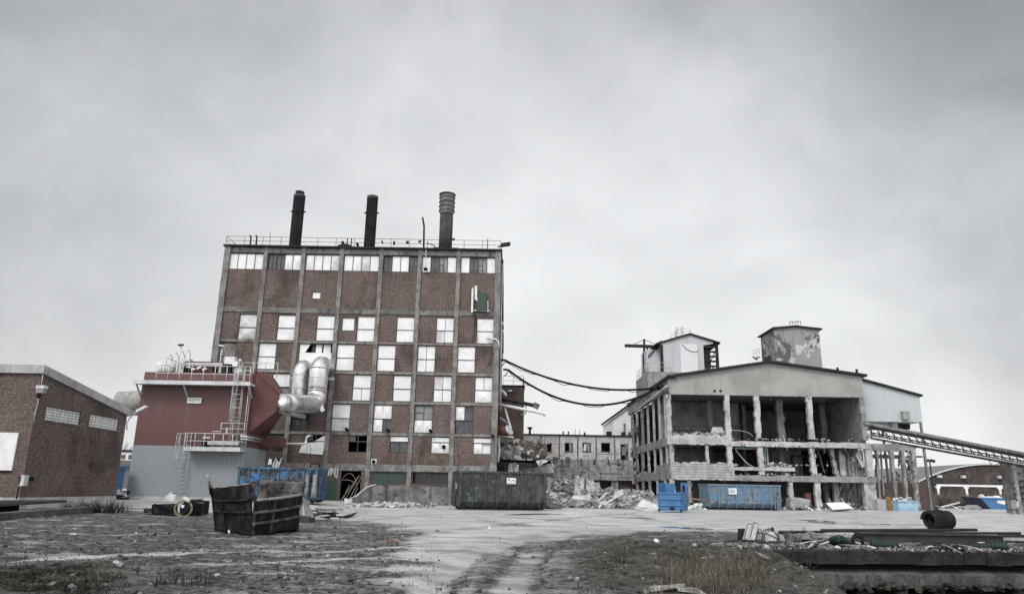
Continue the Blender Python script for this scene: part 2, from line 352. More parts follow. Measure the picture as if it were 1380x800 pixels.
def ground_z(x, y, road=None, verge=None):
    x = np.asarray(x, float); y = np.asarray(y, float)
    if road is None: road, verge, _ = ground_masks(x, y)
    z = .2*sst(-10.5, -13.5, x)*sst(43, 47.5, y) + .12*sst(22, 30, x)*sst(58, 63, y)
    z = z + (1-road)*(fbm(x*.8, y*.8, 31, 4)-.5)*.16*sst(70, 45, y) + (fbm(x*3, y*3, 37, 4)-.5)*(.075*(1-road)+.015)*sst(40, 20, y)
    z = z + verge*(fbm(x*1.5, y*1.5, 41, 4)-.45)*.22*sst(30, 20, y)
    z = z + .16*np.exp(-(((x+5.7)/.75)**2+((y-11.0)/.5)**2))*(.5+fbm(x*3, y*3, 77, 3)) + .06*np.exp(-(((x+4.6)/.45)**2+((y-11.2)/.4)**2))
    for pts, w in TR[:4]:
        z = z - .045*sst(w*1.2, w*.3, pdist(x, y, pts))*sst(30, 16, y)
    return z + PITZ*pit_depth(x, y)
def GZ(x, y): return float(ground_z(np.array([float(x)]), np.array([float(y)]))[0])
def axis(fine, lo, hi, ratio=1.16, far=3500):
    a = list(np.arange(lo, hi, fine)); s = fine
    while a[-1] < far: s *= ratio; a.append(a[-1]+s)
    s = fine; b = [lo]
    while b[-1] > -far: s *= ratio; b.append(b[-1]-s)
    return np.array(b[:0:-1] + a)
def axis_y():
    a = [7.5]; s = .06
    while a[-1] < 3500: s *= (1.0075 if a[-1] < 75 else 1.15); a.append(a[-1]+s)
    b = [7.5]; s = .06
    while b[-1] > -600: s *= 1.25; b.append(b[-1]-s)
    return np.array(b[:0:-1] + a)
gx = axis(.085, -13, 14, 1.05); gy = axis_y()
XX, YY = np.meshgrid(gx, gy); shp = XX.shape
rd, vg, wt = ground_masks(XX.ravel(), YY.ravel()); zz = ground_z(XX.ravel(), YY.ravel(), rd, vg)
wt *= (pit_depth(XX.ravel(), YY.ravel()) < .01)
me = bpy.data.meshes.new('ground'); nx, ny = len(gx), len(gy)
co = np.stack([XX.ravel(), YY.ravel(), zz], 1).astype(np.float32)
ii = (np.arange(ny-1)[:,None]*nx + np.arange(nx-1)[None,:]).ravel()
fc = np.stack([ii, ii+1, ii+nx+1, ii+nx], 1)
me.vertices.add(len(co)); me.vertices.foreach_set('co', co.ravel()); nf = len(fc)
me.loops.add(nf*4); me.loops.foreach_set('vertex_index', fc.ravel().astype(np.int32))
me.polygons.add(nf); me.polygons.foreach_set('loop_start', np.arange(0, nf*4, 4, dtype=np.int32))
me.update(calc_edges=True); me.polygons.foreach_set('use_smooth', np.ones(nf, bool))
for nm, a in (('road', rd), ('verge', vg), ('wet', wt)):
    at = me.attributes.new(nm, 'FLOAT', 'POINT'); at.data.foreach_set('value', a.astype(np.float32))
go = bpy.data.objects.new('ground', me); COL.objects.link(go); tag(go, 'wet gravel and mud yard with pale wheel tracks and puddles', 'ground', None, 'structure')
t = NT('yard_ground'); v = t.coord((1,1,1), False)
def attr(n): a = t.n('ShaderNodeAttribute', attribute_name=n); return a.outputs['Fac']
big = t.noise(v, .45, 9, .7); fine = t.noise(v, 5.5, 8, .78); sv = t.coord((.5,1.6,1), False); sw = t.noise(sv, .9, 8, .7, .3); grit = t.noise(v, 32, 4, .8)
mud = t.mix(t.ramp(fine, .43, .60), (.018,.0178,.0178), (.125,.123,.12))
mud = t.mix(t.math('MULTIPLY', t.ramp(sw, .52, .62), .8), mud, (.30,.30,.297))
gravel = t.mix(t.ramp(sw, .38, .62), (.29,.29,.29), (.58,.58,.578)); gravel = t.mix(t.math('MULTIPLY', t.ramp(fine, .52, .66), .6), gravel, (.14,.138,.136))
rdm = t.ramp(t.math('ADD', attr('road'), t.math('MULTIPLY', t.math('SUBTRACT', fine, .5), 1.1)), .18, .72)
col = t.mix(rdm, mud, gravel)
vgc = t.mix(t.ramp(fine, .42, .6), (.018,.017,.014), (.085,.076,.062)); col = t.mix(attr('verge'), col, vgc)
wetm = t.ramp(t.math('ADD', attr('wet'), t.math('MULTIPLY', t.math('SUBTRACT', fine, .5), .5)), .4, .55)
col = t.mix(t.math('MULTIPLY', wetm, .8), col, (.05,.05,.05))
grit2 = t.noise(v, 75, 3, .8)
k = t.math('MULTIPLY', t.math('ADD', t.math('MULTIPLY', t.ramp(grit, .36, .64), 1.15), .42), t.math('ADD', t.math('MULTIPLY', t.ramp(grit2, .34, .66), .9), .55))
kr = t.math('ADD', t.math('MULTIPLY', k, .5), .5); k = t.math('ADD', t.math('MULTIPLY', k, t.math('SUBTRACT', 1.0, rdm)), t.math('MULTIPLY', kr, rdm))
k = t.math('ADD', t.math('MULTIPLY', k, t.math('SUBTRACT', 1.0, wetm)), wetm)
mul = t.n('ShaderNodeVectorMath', operation='SCALE'); t.l(col, mul.inputs[0]); t.l(k, mul.inputs['Scale']); t.l(mul.outputs[0], t.b.inputs['Base Color'])
damp = t.math('SUBTRACT', .78, t.math('MULTIPLY', rdm, t.math('ADD', .2, t.math('MULTIPLY', sw, .36)))); t.l(t.math('SUBTRACT', damp, t.math('MULTIPLY', wetm, .36)), t.b.inputs['Roughness'])
t.b.inputs['Specular IOR Level'].default_value = .45
hb = t.math('MULTIPLY', t.math('ADD', fine, t.math('MULTIPLY', grit, .5)), t.math('SUBTRACT', 1.0, wetm)); t.bump(hb, .9, .06)
me.materials.append(t.mat)

# loose stones and litter of the yard, past counting
def scatter_pts(n, fn, rg):
    out = []
    while len(out) < n:
        p = fn(rg)
        if p: out.append(p)
    return out
rg = random.Random(3); mb = MB(); pts = []
for _ in range(4200):
    y = 9.5*math.exp(rg.random()*1.75); x = rg.uniform(-.75, .75)*y
    pts.append((x, y))
pa = np.array(pts); ra, va, wa = ground_masks(pa[:,0], pa[:,1]); za = ground_z(pa[:,0], pa[:,1], ra, va); dp = pit_depth(pa[:,0], pa[:,1])
for (x, y), z, r_, d_ in zip(pts, za, ra, dp):
    if d_ > .9 or (r_ > .35 and rg.random() < .8): continue
    s = rg.choice((.012,.016,.02,.025,.03,.045))*(1+.3*rg.random())*(.7 if r_ > .6 else 1.1)
    mb.chunk((x, y, z+s*.2), (s*1.5, s, s*.7), rg, rg.choice((0,0,1,1,1,1,1,1,0,2) if rg.random()<.6 else (1,)))
mb.build('gravel', [plain('stone_grey',(.2,.19,.18),.9), plain('stone_dark',(.06,.055,.05),.9), plain('stone_pale',(.29,.285,.28),.9)], None, 'loose stones and gravel scattered over the muddy yard', 'gravel', None, 'stuff')

# ------------------------------------------------------------------ vegetation of the ground
def blades(spots, rg, hmin, hmax, w, per, spread, lean=.5, mats=3):
    mb = MB()
    for (x, y) in spots:
        z = GZ(x, y)-.02
        for _ in range(per):
            a = rg.uniform(0, 6.28); d = spread*rg.random()**.7
            bx, by = x+math.cos(a)*d, y+math.sin(a)*d; h = rg.uniform(hmin, hmax); l = lean*h*rg.uniform(.2,1); a2 = rg.uniform(0, 6.28)
            ux, uy = math.cos(a2+1.57)*w, math.sin(a2+1.57)*w; lx, ly = math.cos(a2)*l, math.sin(a2)*l
            p0 = (bx-ux, by-uy, z); p1 = (bx+ux, by+uy, z); p2 = (bx+lx*.4+ux*.7, by+ly*.4+uy*.7, z+h*.6); p3 = (bx+lx*.4-ux*.7, by+ly*.4-uy*.7, z+h*.6); p4 = (bx+lx, by+ly, z+h*(1-.2*lean))
            mb.add([p0,p1,p2,p3,p4], [(0,1,2,3),(3,2,4)], rg.randrange(mats))
    return mb
DRY = [plain('grass_straw', (.24,.205,.155), .9, 0, .4), plain('grass_dead', (.12,.10,.08), .9, 0, .4), plain('grass_dark', (.045,.045,.032), .9, 0, .4)]
WEED = [plain('weed_black', (.022,.02,.017), .9, 0, .4), plain('weed_brown', (.045,.04,.032), .9, 0, .4), plain('weed_olive', (.04,.042,.028), .9, 0, .4)]
rg = random.Random(12); sp = []
for _ in range(250):
    px, py = rg.gauss(962, 40), rg.gauss(778, 15)
    if 880 < px < 1040 and 748 < py < 806: sp.append(tuple(G(px, py)[:2]))
blades(sp, rg, .05, .30, .0022, 26, .20, 1.15).build('dry_grass', DRY, None, 'straw coloured dry grass tuft growing on the bank by the pit', 'grass', None, 'stuff')
sp = [tuple(G(rg.uniform(830, 1050), rg.uniform(729, 764))[:2]) for _ in range(240)] + [tuple(G(rg.uniform(780, 1040), rg.uniform(740, 800))[:2]) for _ in range(150)]
sp += [tuple(G(rg.uniform(1040, 1120), rg.uniform(760, 800), -.6)[:2]) for _ in range(40)]
blades(sp, rg, .03, .14, .004, 16, .18, 1.2).build('weeds', WEED, None, 'dark withered weeds covering the bank left of the pit', 'weeds', None, 'stuff')
sp = [tuple(G(rg.gauss(30, 28), rg.uniform(762, 796))[:2]) for _ in range(80)] + [tuple(G(rg.gauss(95, 30), rg.uniform(778, 800))[:2]) for _ in range(60)]
blades(sp, rg, .02, .10, .006, 40, .16, 1.3).build('undergrowth', WEED, None, 'black clump of withered undergrowth in the lower left corner', 'weeds', None, 'stuff')
sp = []
for cx in (213, 222, 233, 247, 262, 270, 279): sp += [tuple(G(cx+rg.uniform(-3,3), 789+rg.uniform(-2,2))[:2]) for _ in range(3)]
blades(sp, rg, .05, .22, .005, 7, .06, .6).build('stubble', WEED, None, 'row of short black dead stalks in the mud at lower left', 'weeds', None, 'stuff')
sp = [tuple(G(rg.uniform(-40, 600), 690+rg.random()**1.3*100)[:2]) for _ in range(520)]
blades(sp, rg, .03, .10, .005, 9, .22, .9).build('turf', WEED, None, 'thin dark turf patches over the muddy ground on the left', 'grass', None, 'stuff')
sp = [tuple(G(rg.uniform(85, 170), rg.uniform(683, 692))[:2]) for _ in range(60)]
blades(sp, rg, .12, .5, .007, 16, .25, .5).build('verge_grass', [WEED[0], WEED[1], DRY[1]], None, 'ragged dark grass along the plinth of the small brick building', 'grass', None, 'stuff')
def dead_plant(px, py, h, n, label, seed):
    rg = random.Random(seed); c = G(px, py); c.z = GZ(c.x, c.y)-.03
    th = thing('dead_plant', label, 'plant', c, 0, 'dead weed stalks beside the pit')
    for k in range(n):
        a = rg.uniform(0, 6.28); l = rg.uniform(.1, .5)*h; hh = h*rg.uniform(.55, 1); mb = MB()
        tip = c + Vector((math.cos(a)*l+.25*h, math.sin(a)*l*.4, hh)); mid = c.lerp(tip, .5)+Vector((0,0,.06*h))
        mb.tube([c, mid, tip], [.007,.005,.002], 4)
        for j in range(5):
            f = rg.uniform(.4, 1); b = (mid.lerp(tip, (f-.5)*2) if f > .5 else c.lerp(mid, f*2)); e = b + Vector((rg.uniform(-.09,.12), rg.uniform(-.08,.08), rg.uniform(.03,.12)))*h*1.3
            mb.tube([b, e], [.003,.0015], 3)
        mb.build('stalk', WEED[1], th)
dead_plant(1072, 738, .62, 7, 'tall bare dead weed behind the pale light fittings', 1)
dead_plant(1086, 752, .35, 5, 'short dead weed hanging over the dark pit edge', 2)
# ------------------------------------------------------------------ the tall brick factory
FY = 59.5; BX = [-24.5, -21.17, -17.93, -14.65, -11.26, -7.95, -4.63, -1.25]; PWD = .18
BW = thing('brick_factory', 'tall brown brick factory with a chequered grid of boarded white windows and three chimneys', 'factory building', (-12.8, FY, 0))
TOP = 21.05
ROWS = [(19.05, 20.5), (12.95, 15.15), (10.5, 12.72), (8.05, 10.2), (5.56, 7.78), (3.95, 5.27)]
SLABS = [(15.3, 15.72), (12.76, 12.92), (10.24, 10.46), (7.82, 8.02), (5.31, 5.52), (2.5, 3.02)]
wins = []          # bay, x0, x1, z0, z1, kind
def half(b, right): return (BX[b+1]-PWD-1.5, BX[b+1]-PWD) if right else (BX[b]+PWD, BX[b]+PWD+1.5)
def addw(b, row, right, kind):
    x0, x1 = half(b, right); wins.append((b, x0, x1, *ROWS[row], kind))
R0 = ['WWWW', 'DDxx', 'xWWx', 'WxxW', 'DWWD', 'WDGW', 'WDGW']
for b in range(7): wins.append((b, BX[b]+PWD, BX[b+1]-PWD, *ROWS[0], ('strip', R0[b])))
for b, k in enumerate(['Sx', 'WW', 'WW', 'WW', 'WW', 'QQ', 'WW']): addw(b, 1, True, k)
wins.append((3, BX[3]+.42, BX[3]+1.5, 13.85, 15.0, 'W1'))
for b, k in ((0, 'CC'), (1, 'WW'), (3, 'WW'), (4, 'WW'), (5, 'QQ'), (6, 'WW')): addw(b, 2, False, k)
for b, k in ((0, 'WW'), (1, 'WG'), (3, 'WQ'), (4, 'WW'), (5, 'QQ'), (6, 'Qx')): addw(b, 3, True, k)
wins.append((2, BX[3]-PWD-1.0, BX[3]-PWD, 8.05, 10.2, 'CC'))
for b, k in ((0, 'DD'), (1, 'DD'), (2, 'DD'), (3, 'WS'), (4, 'XH'), (5, 'GX'), (6, 'HD')): addw(b, 4, False, k)
for b, k in ((0, 'DD'), (1, 'GD'), (2, 'open'), (3, 'open'), (4, 'wD'), (5, 'wX'), (6, 'wR')): addw(b, 5, True, k)
wins.append((2, -17.6, -14.85, 10.6, 12.72, 'duct'))     # where the silver ducts go in
wins.append((2, -17.05, -16.3, 17.0, 17.7, 'none')) ; wins.pop()
wins.append((2, -16.95, -16.2, 16.55, 17.2, 'W1'))
GR = [(3, -13.35, -11.75, 0.05, 2.5), (4, -10.95, -8.2, 1.5, 2.47), (5, -7.65, -4.85, 1.5, 2.47)]
for b, x0, x1, z0, z1 in GR: wins.append((b, x0, x1, z0, z1, 'hole'))
# brick infill with real openings, bay by bay
wall = MB()
for b in range(7):
    x0, x1 = BX[b], BX[b+1]; ops = [q for q in wins if q[0] == b]
    zs = sorted(set([0, TOP-.02] + [z for q in ops for z in q[3:5]]))
    for za, zb in zip(zs, zs[1:]):
        cut = sorted([(q[1], q[2]) for q in ops if q[3] < (za+zb)/2 < q[4]]); x = x0
        for c0, c1_ in cut:
            if c0-x > .01: wall.box(x, c0, FY, FY+.3, za, zb)
            x = c1_
        if x1-x > .01: wall.box(x, x1, FY, FY+.3, za, zb)
wall.box(BX[0]-.2, BX[0], FY+.3, 76, 0, TOP-.02); wall.box(BX[7], BX[7]+.2, FY+.3, 76, 0, TOP-.02); wall.box(BX[0], BX[7], 75.7, 76, 0, TOP-.02)
wall.build('wall', BRICK, BW)
for i, x in enumerate(BX):
    mb = MB(); wd = .17 if 0 < i < 7 else .25; nseg = 14
    for k in range(nseg):
        za, zb = TOP*k/nseg, TOP*(k+1)/nseg; j = [rnd.uniform(-.012,.012) for _ in range(3)]
        mb.box(x-wd+j[0], x+wd+j[1], FY-.13+j[2], FY-.002, za, zb)
    if i in (0, 7): mb.box(x-.27, x+.27, FY, FY+.35, 0, TOP)
    mb.build('pilaster', CONC_P, BW)
for z0, z1 in SLABS + [(20.55, 21.0)]:
    mb = MB()
    for b in range(7):
        mb.box(BX[b]+.16, BX[b+1]-.16, FY-.06-rnd.uniform(0,.02), FY-.003, z0+rnd.uniform(-.02,.02), z1+rnd.uniform(-.02,.02))
    mb.build('floor_beam', CONC_D if z1 > 15 else CONC_P, BW)
for z in (2.9, 5.4, 7.9, 10.3, 12.8, 15.5, 18.7): MB().box(BX[0]+.1, BX[7]-.1, FY+.4, 75.6, z-.15, z).build('floor_slab', CONC_D, BW)
MB().box(BX[0]-.35, BX[7]+.35, FY-.28, 76.2, TOP, TOP+.14).build('roof', DARKM, BW)
def xboard(mb, x0, x1, z0, z1, y, m):
    mb.box(x0, x1, y-.02, y+.02, z0, z1, m); cx, cz = (x0+x1)/2, (z0+z1)/2
    mb.add([(x0+.03,y-.022,z0+.03),(x1-.03,y-.022,z0+.03),(x1-.03,y-.022,z1-.03),(x0+.03,y-.022,z1-.03),(cx,y-.13,cz)], [(0,1,4),(1,2,4),(2,3,4),(3,0,4)], m)
def cell(mb, c, x0, x1, z0, z1, y):
    g = .018; x0 += g; x1 -= g; z0 += g; z1 -= g; xm = (x0+x1)/2; yy = y+rnd.uniform(-.012,.012)
    if c in 'W1': mb.box(x0, x1, yy-.02, yy+.02, z0, z1, 0)
    elif c == 'S': mb.box(x0, x1, yy-.02, yy+.02, z0, z1, 1)
    elif c == 'w': mb.box(x0, x1, yy-.05, yy+.02, z0, z1, 0)
    elif c == 'C': mb.box(x0, x1, yy-.02, yy+.02, z0, z1, 5)
    elif c == 'x': xboard(mb, x0, x1, z0, z1, yy, 1 if rnd.random() < .3 else 0)
    elif c == 'X':
        xboard(mb, x0, xm-.01, z0, z1, yy, 0); xboard(mb, xm+.01, x1, z0, z1, yy, 0)
    elif c == 'Q':
        mb.box(x0, xm-.02, yy-.02, yy+.02, z0, z1, rnd.choice((0,0,1))); mb.box(xm+.02, x1, yy-.02, yy+.02, z0, z1, 0); mb.box(xm-.02, xm+.02, yy-.03, yy+.02, z0, z1, 3)
    elif c == 'D':
        mb.box(x0, x1, y+.05, y+.07, z0, z1, 2); mb.box(xm-.025, xm+.025, y, y+.048, z0, z1, 3)
    elif c == 'G':
        mb.box(x0, x1, y+.05, y+.07, z0, z1, 4); mb.box(xm-.025, xm+.025, y, y+.048, z0, z1, 3); mb.box(x0, xm-.026, y, y+.03, (z0+z1)/2-.02, (z0+z1)/2+.02, 3)
    elif c == 'H':
        xboard(mb, x0, xm-.01, z0, z1, yy, 0); mb.box(xm+.01, x1, y+.05, y+.07, z0, z1, 2)
    elif c == 'R':
        xboard(mb, x0, xm-.01, z0, z1, yy, 0); mb.box(xm+.01, x1, y+.10, y+.13, z0, z1, 0)
WM_ = [WHITE, WHITE_D, GLASS, FRAME, GLASS_G, CONC_D, BLACK]
KL = {'duct': 'wide white window bay pierced by two silver ducts', 'open': 'dark window with its glass gone'}
for b, x0, x1, z0, z1, k in wins:
    if k == 'hole': continue
    y = FY+.12; mb = MB(); fr = MB(); t_ = .035
    fr.box(x0+.002, x1-.002, FY-.015, FY+.18, z0+.002, z0+t_); fr.box(x0+.002, x1-.002, FY+.02, FY+.18, z1-t_, z1-.002)
    fr.box(x0+.002, x0+t_, FY+.02, FY+.18, z0+t_, z1-t_); fr.box(x1-t_, x1-.002, FY+.02, FY+.18, z0+t_, z1-t_)
    x0 += t_; x1 -= t_; z0 += t_; z1 -= t_
    if isinstance(k, tuple):
        cw = (x1-x0)/4
        for i, c in enumerate(k[1]):
            cell(mb, c, x0+cw*i, x0+cw*(i+1), z0, z1, y)
            if i: fr.box(x0+cw*i-.02, x0+cw*i+.02, FY+.05, FY+.17, z0, z1)
    elif k == 'W1': cell(mb, 'W', x0, x1, z0, z1, y)
    elif k == 'open':
        xm = (x0+x1)/2; fr.box(xm-.03, xm+.03, FY+.03, FY+.09, z0, z1); fr.box(x0, x1, FY+.04, FY+.08, z0+(z1-z0)*.62, z0+(z1-z0)*.68)
        mb.box(x0, x0+.5, FY+.09, FY+.1, z1-.42, z1-.02, 2)
        if b == 2:
            pts = [(x0-.55,FY-.05,z0-.15),(x1-.05,FY-.12,z0-.28),(x1+.1,FY-.02,z0+.75),(x0-.3,FY,z0+.62)]; mb.prism(pts, (0,.04,0), 0)
            mb.prism([(x0+.65,FY-.04,z0+.78),(x1+.1,FY-.04,z0+.8),(x1+.12,FY-.04,z1+.03),(x0+1.2,FY-.04,z1-.12)], (0,.03,0), 0)
    elif k == 'duct':
        zc_ = z1-.72; mb.box(x0, x1, y-.02, y+.02, z0, zc_, 0); xs = x0+.85
        mb.prism([(x0,y-.02,zc_),(x0+.45,y-.02,zc_),(xs,y-.02,z1),(x0,y-.02,z1)], (0,.04,0), 0)
        mb.box(xs+.45, xs+.95, y+.12, y+.15, zc_, z1, 0); mb.box(x1-.75, x1-.15, y+.12, y+.15, zc_, z1, 0); mb.box(xs, x1, y+.5, y+.53, zc_, z1, 2)
    else:
        if len(k) == 2:
            zm = z0+(z1-z0)*(.48 if k[0] != 'w' else .68); cell(mb, k[1], x0, x1, z0, zm, y); cell(mb, k[0], x0, x1, zm, z1, y)
            fr.box(x0, x1, FY+.05, FY+.17, zm-.025, zm+.025)
            if b == 5 and k == 'wX': mb.tube([(x0+1.0, FY-.06, z0+.5), (x0+1.0, FY+.08, z0+.5)], .17, 14, 6)
    if not mb.v: continue
    lab = KL.get(k) if isinstance(k, str) else None
    wo_ = mb.build('window', WM_, BW, lab); fr.build('frame', FRAME, wo_)
# ground floor openings
mb = MB(); xm = -9.55; mb.box(-10.95, xm-.02, FY+.08, FY+.12, 1.5, 2.47, 0); mb.box(xm+.02, -8.2, FY+.08, FY+.12, 1.5, 2.47, 0); mb.box(xm-.02, xm+.02, FY+.05, FY+.14, 1.5, 2.47, 1)
mb.build('shutter', [GREENB, FRAME], BW, 'dark green boarded shutter above the loading dock')
mb = MB(); mb.box(-7.65, -4.85, FY+.9, FY+.95, 1.5, 2.47, 0); mb.box(-7.65, -4.85, FY+.02, FY+.1, 1.5, 1.62, 1); mb.box(-6.3, -6.25, FY+.2, FY+.3, 1.62, 2.47, 1)
mb.build('shutter', [GLASS, FRAME], BW, 'black glazed opening above the loading dock')
a = W(438, 647, FY-.1); c = W(452, 672, FY-.1)
MB().box(a.x, c.x, FY-.06, FY-.004, c.z-.15, a.z).build('door', GREENB, BW)
mb = MB()
for k in range(5):
    x = -14.3+.17*k; mb.obox((x, FY-.1, 2.35+rnd.uniform(-.2,.2)), (.10,.04,rnd.uniform(.4,.9)), (rnd.uniform(-.2,.2),rnd.uniform(-.3,.3),0))
mb.build('torn_sheet', WHITE_D, BW, 'strips of torn white sheeting above the green door')
mb = MB()
for x, dx in ((-13.1,.5),(-12.9,1.0),(-12.6,.9),(-13.2,1.3),(-12.3,.35)):
    mb.bar((x, FY-.12, .15+rnd.random()*.2), (x+dx, FY-.12+rnd.uniform(0,.2), .6+dx*1.1+rnd.random()*.5), .06, .05)
mb.tube(arc((-12.7, FY+.05, 1.3), (.6,0,0), (0,0,1.0), .2, 2.6, 9), .025, 5); mb.tube(arc((-12.9, FY+.05, 1.1), (.9,0,0), (0,0,.7), 0, 2, 9), .025, 5)
mb.build('broken_railing', WOOD, BW, 'tangle of broken rails in the dark doorway')
# loading dock with a sloping end
D = MB(); dy = FY-1.7; x0 = W(464, 678, dy).x; x1 = W(610, 660, dy).x; xs = W(506, 652, dy).x
D.prism([(x0,dy,-.05),(x1,dy,-.05),(x1,dy,1.38),(xs,dy,1.42),(xs-.6,dy,1.22),(x0+.9,dy,.5)], (0,1.55,0))
D.build('loading_dock', CONC_D, BW); MB().prism([(x0+.2,dy-.04,.35),(x0+.9,dy-.04,.52),(xs-.6,dy-.04,1.24),(xs,dy-.04,1.44),(xs,dy-.04,1.52),(xs-.65,dy-.04,1.34),(x0+.8,dy-.04,.62)], (0,.12,0)).build('dock_kerb', CONC_L, BW)
# side wall pipes, seen edge on
mb = MB()
for y, r_, za, zb in ((60.6,.06,9,20.3),(61.6,.08,8.5,15.2),(63,.11,8,14.8),(65.5,.12,8,14.0),(68,.08,8.2,20.4)):
    mb.tube([(BX[7]+.36, y, za), (BX[7]+.36, y, zb)], r_, 8)
for z in (9.4, 11.2, 13.1): mb.tube([(BX[7]+.36, 60.6, z), (BX[7]+.36, 68, z)], .05, 6)
for y in (61.6, 63): mb.lathe((BX[7]+.36, y, 15.0 if y < 62 else 14.6), [(.08,0),(.2,.05),(.2,.28),(.1,.34)], 10)
mb.build('wall_pipes', GALV, BW)
mb = MB(); mb.tube([W(656,456,59.3), W(668,457,59.3), W(672,461,59.3), W(672,470,59.3)], .09, 8); mb.build('elbow_pipe', GALV, BW)
mb = MB(); path = sag((BX[7]+.4, 60.4, 20.6), (BX[7]+.55, 64, 13), -.4, 12); mb.tube(path, .045, 6); mb.tube(sag((BX[7]+.4,61,19),(BX[7]+.5,66,12.5), .2, 12), .04, 6); mb.tube([W(656,496,59.3),W(664,480,59.3),W(667,468,59.3)], .02,4)
for px, y0_, y1_ in ((639,424,460),(644,424,462),(636,424,463)): mb.tube(sag(W(641,423,59.35), W(px,y1_,59.35), .05, 6), .018, 4)
mb.tube([W(612,566,59.3), W(616,600,58.9), W(620,632,58.2)], .018, 4); mb.build('loose_cable', BLACK, BW)
# roof railing, masts
mb = MB(); zt = TOP+.14; rail(mb, [(BX[0]-.2,FY-.1,zt),(BX[7]+.2,FY-.1,zt),(BX[7]+.2,75.9,zt)], .78, 1.62, .02, (.5,)); rail(mb, [(BX[0]-.2,FY-.1,zt),(BX[0]-.2,75.9,zt)], .78, 1.62, .02, (.5,))
mb.build('roof_railing', DARKM, BW)
for px in (337, 345): p = W(px, 331, 60.2); mb = MB(); mb.tube([p-Vector((0,0,.6)), p+Vector((.0,0,.75)), p+Vector((-.1,0,.95))], .07, 6); mb.build('roof_mast', DARKM, BW)
mb = MB(); p = W(364, 331, 60.2); mb.tube([p-Vector((0,0,.6)), W(364.5,312,60.2)], .02, 4); mb.build('roof_mast', DARKM, BW)
for px in (467.5, 473): p = W(px, 332, 60.4); mb = MB(); mb.tube([p-Vector((0,0,.6)), p+Vector((0,0,.75))], .05, 6); mb.build('roof_mast', DARKM, BW)
mb = MB(); mb.tube([W(571,336,60), W(571.5,305,60), W(569.5,293,60), W(570,293.5,60)], .08, 6); mb.build('roof_mast', DARKM, BW); mb = MB(); mb.tube([W(657,336,60), W(657.5,322,60)], .04, 5)
mb.build('roof_mast', DARKM, BW)
for px in (462, 482, 499, 515, 531, 549, 566): p = W(px, 332-rnd.uniform(2,7), 59.6); mb = MB(); mb.chunk(p, (.2,.15,.25), rnd); mb.build('roof_fitting', DARKM, BW)
p = W(465.5, 332.5, 60); mb = MB(); mb.lathe((p.x, p.y, TOP+.13), [(.75,0),(.7,.22),(.45,.36),(.05,.4)], 14); mb.build('roof_fitting', DARKM, BW)
# chimneys
def chimney(name, px, Y, r_, ztop, label, crown=None):
    p = W(px, 334, Y); th = thing('chimney', label, 'chimney', (p.x, Y, TOP+.12), 0, 'chimneys on the factory roof'); c = (p.x, Y, TOP+.1)
    h = ztop-TOP-.1
    if not crown:
        MB().lathe(c, [(r_,0),(r_,h-.35),(r_*1.02,h-.35),(r_*1.02,h-.02),(r_*.9,h)], 24).build('stack', SOOT, th)
        mb = MB()
        for sx in (-1, 1): mb.bar((p.x+sx*r_*.98, Y, TOP+h*.74), (p.x+sx*(r_+.16), Y, TOP+h*.74), .12, .1)
        mb.lathe((c[0], c[1], c[2]+h*.72), [(r_+.02,0),(r_+.02,.09)], 24); mb.build('clamp_ring', DARKM, th)
        if name == 'a': MB().lathe((c[0], c[1], c[2]+h), [(r_*.72,0),(r_*.72,.22),(r_*.78,.24),(r_*.78,.32),(r_*.6,.34)], 20).build('cowl', SOOT, th)
    else:
        hb = h*.655; MB().lathe(c, [(r_,0),(r_,hb-.05),(r_*.93,hb)], 24).build('stack', SOOT, th)
        pr = [(r_*.9,hb),(r_*1.18,hb+.45)]
        for k in range(4):
            z = hb+.45+k*.42; pr += [(r_*1.16,z),(r_*1.24,z+.02),(r_*1.24,z+.06),(r_*1.14,z+.09),(r_*1.14,z+.40)]
        pr += [(r_*1.28,h-.05),(r_*1.28,h)]
        MB().lathe(c, pr, 24).build('crown', grunge('crown_metal', (.135,.12,.105), (.08,.07,.062), 2, rough=.6, grain=.2), th)
        MB().tube([(p.x-1.05,Y,TOP+.85),(p.x-.6,Y,TOP+.85)], .28, 12).build('side_pipe', DARKM, th); MB().tube([(p.x+.6,Y,TOP+.85),(p.x+1.15,Y,TOP+.85)], .26, 12).build('side_pipe', REDPNT, th, 'dull red pipe stub'); MB().tube([(p.x+.6,Y,TOP+1.9),(p.x+.85,Y,TOP+1.9)], .1, 8).build('side_pipe', DARKM, th)
        
chimney('a', 397, 62, .52, 26.95, 'leftmost black chimney with a narrow cowl on its top')
chimney('b', 497.5, 62, .50, 26.95, 'plain black chimney without a cowl in the middle of the factory roof')
chimney('c', 600, 62, .60, 27.25, 'thickest chimney with a ringed pale metal crown', True)
# things fixed to the facade
th = thing('radio_antenna', 'white upright antenna panels beside a green cabinet high on the brick facade', 'antenna', W(645, 419, FY))
for px, y0_, y1_ in ((637, 388, 421), (641.5, 385, 404)):
    a, c = W(px, y0_, FY-.35), W(px-1.0 if px < 640 else px, y1_, FY-.35); MB().bar(c, a, .16 if px < 640 else .2, .1).build('panel', PLASTW, th)
a, c = W(643, 394, FY-.3), W(655.5, 418, FY-.3); MB().box(a.x, c.x, FY-.4, FY-.01, c.z, a.z).build('cabinet', GREENB, th)
mb = MB(); mb.bar(W(638,418,FY-.2), W(660,419,FY-.2), .1, .1); mb.bar(W(657.5,405,FY-.2), W(657.5,420,FY-.2), .08); mb.tube([W(642,401,FY-.3),W(643,406,FY-.3)], .13, 8)
mb.build('bracket', GALV, th)
th = thing('floodlight', 'dark floodlight leaning out from the top right corner of the factory', 'floodlight', W(672, 331, 59.4), 0)
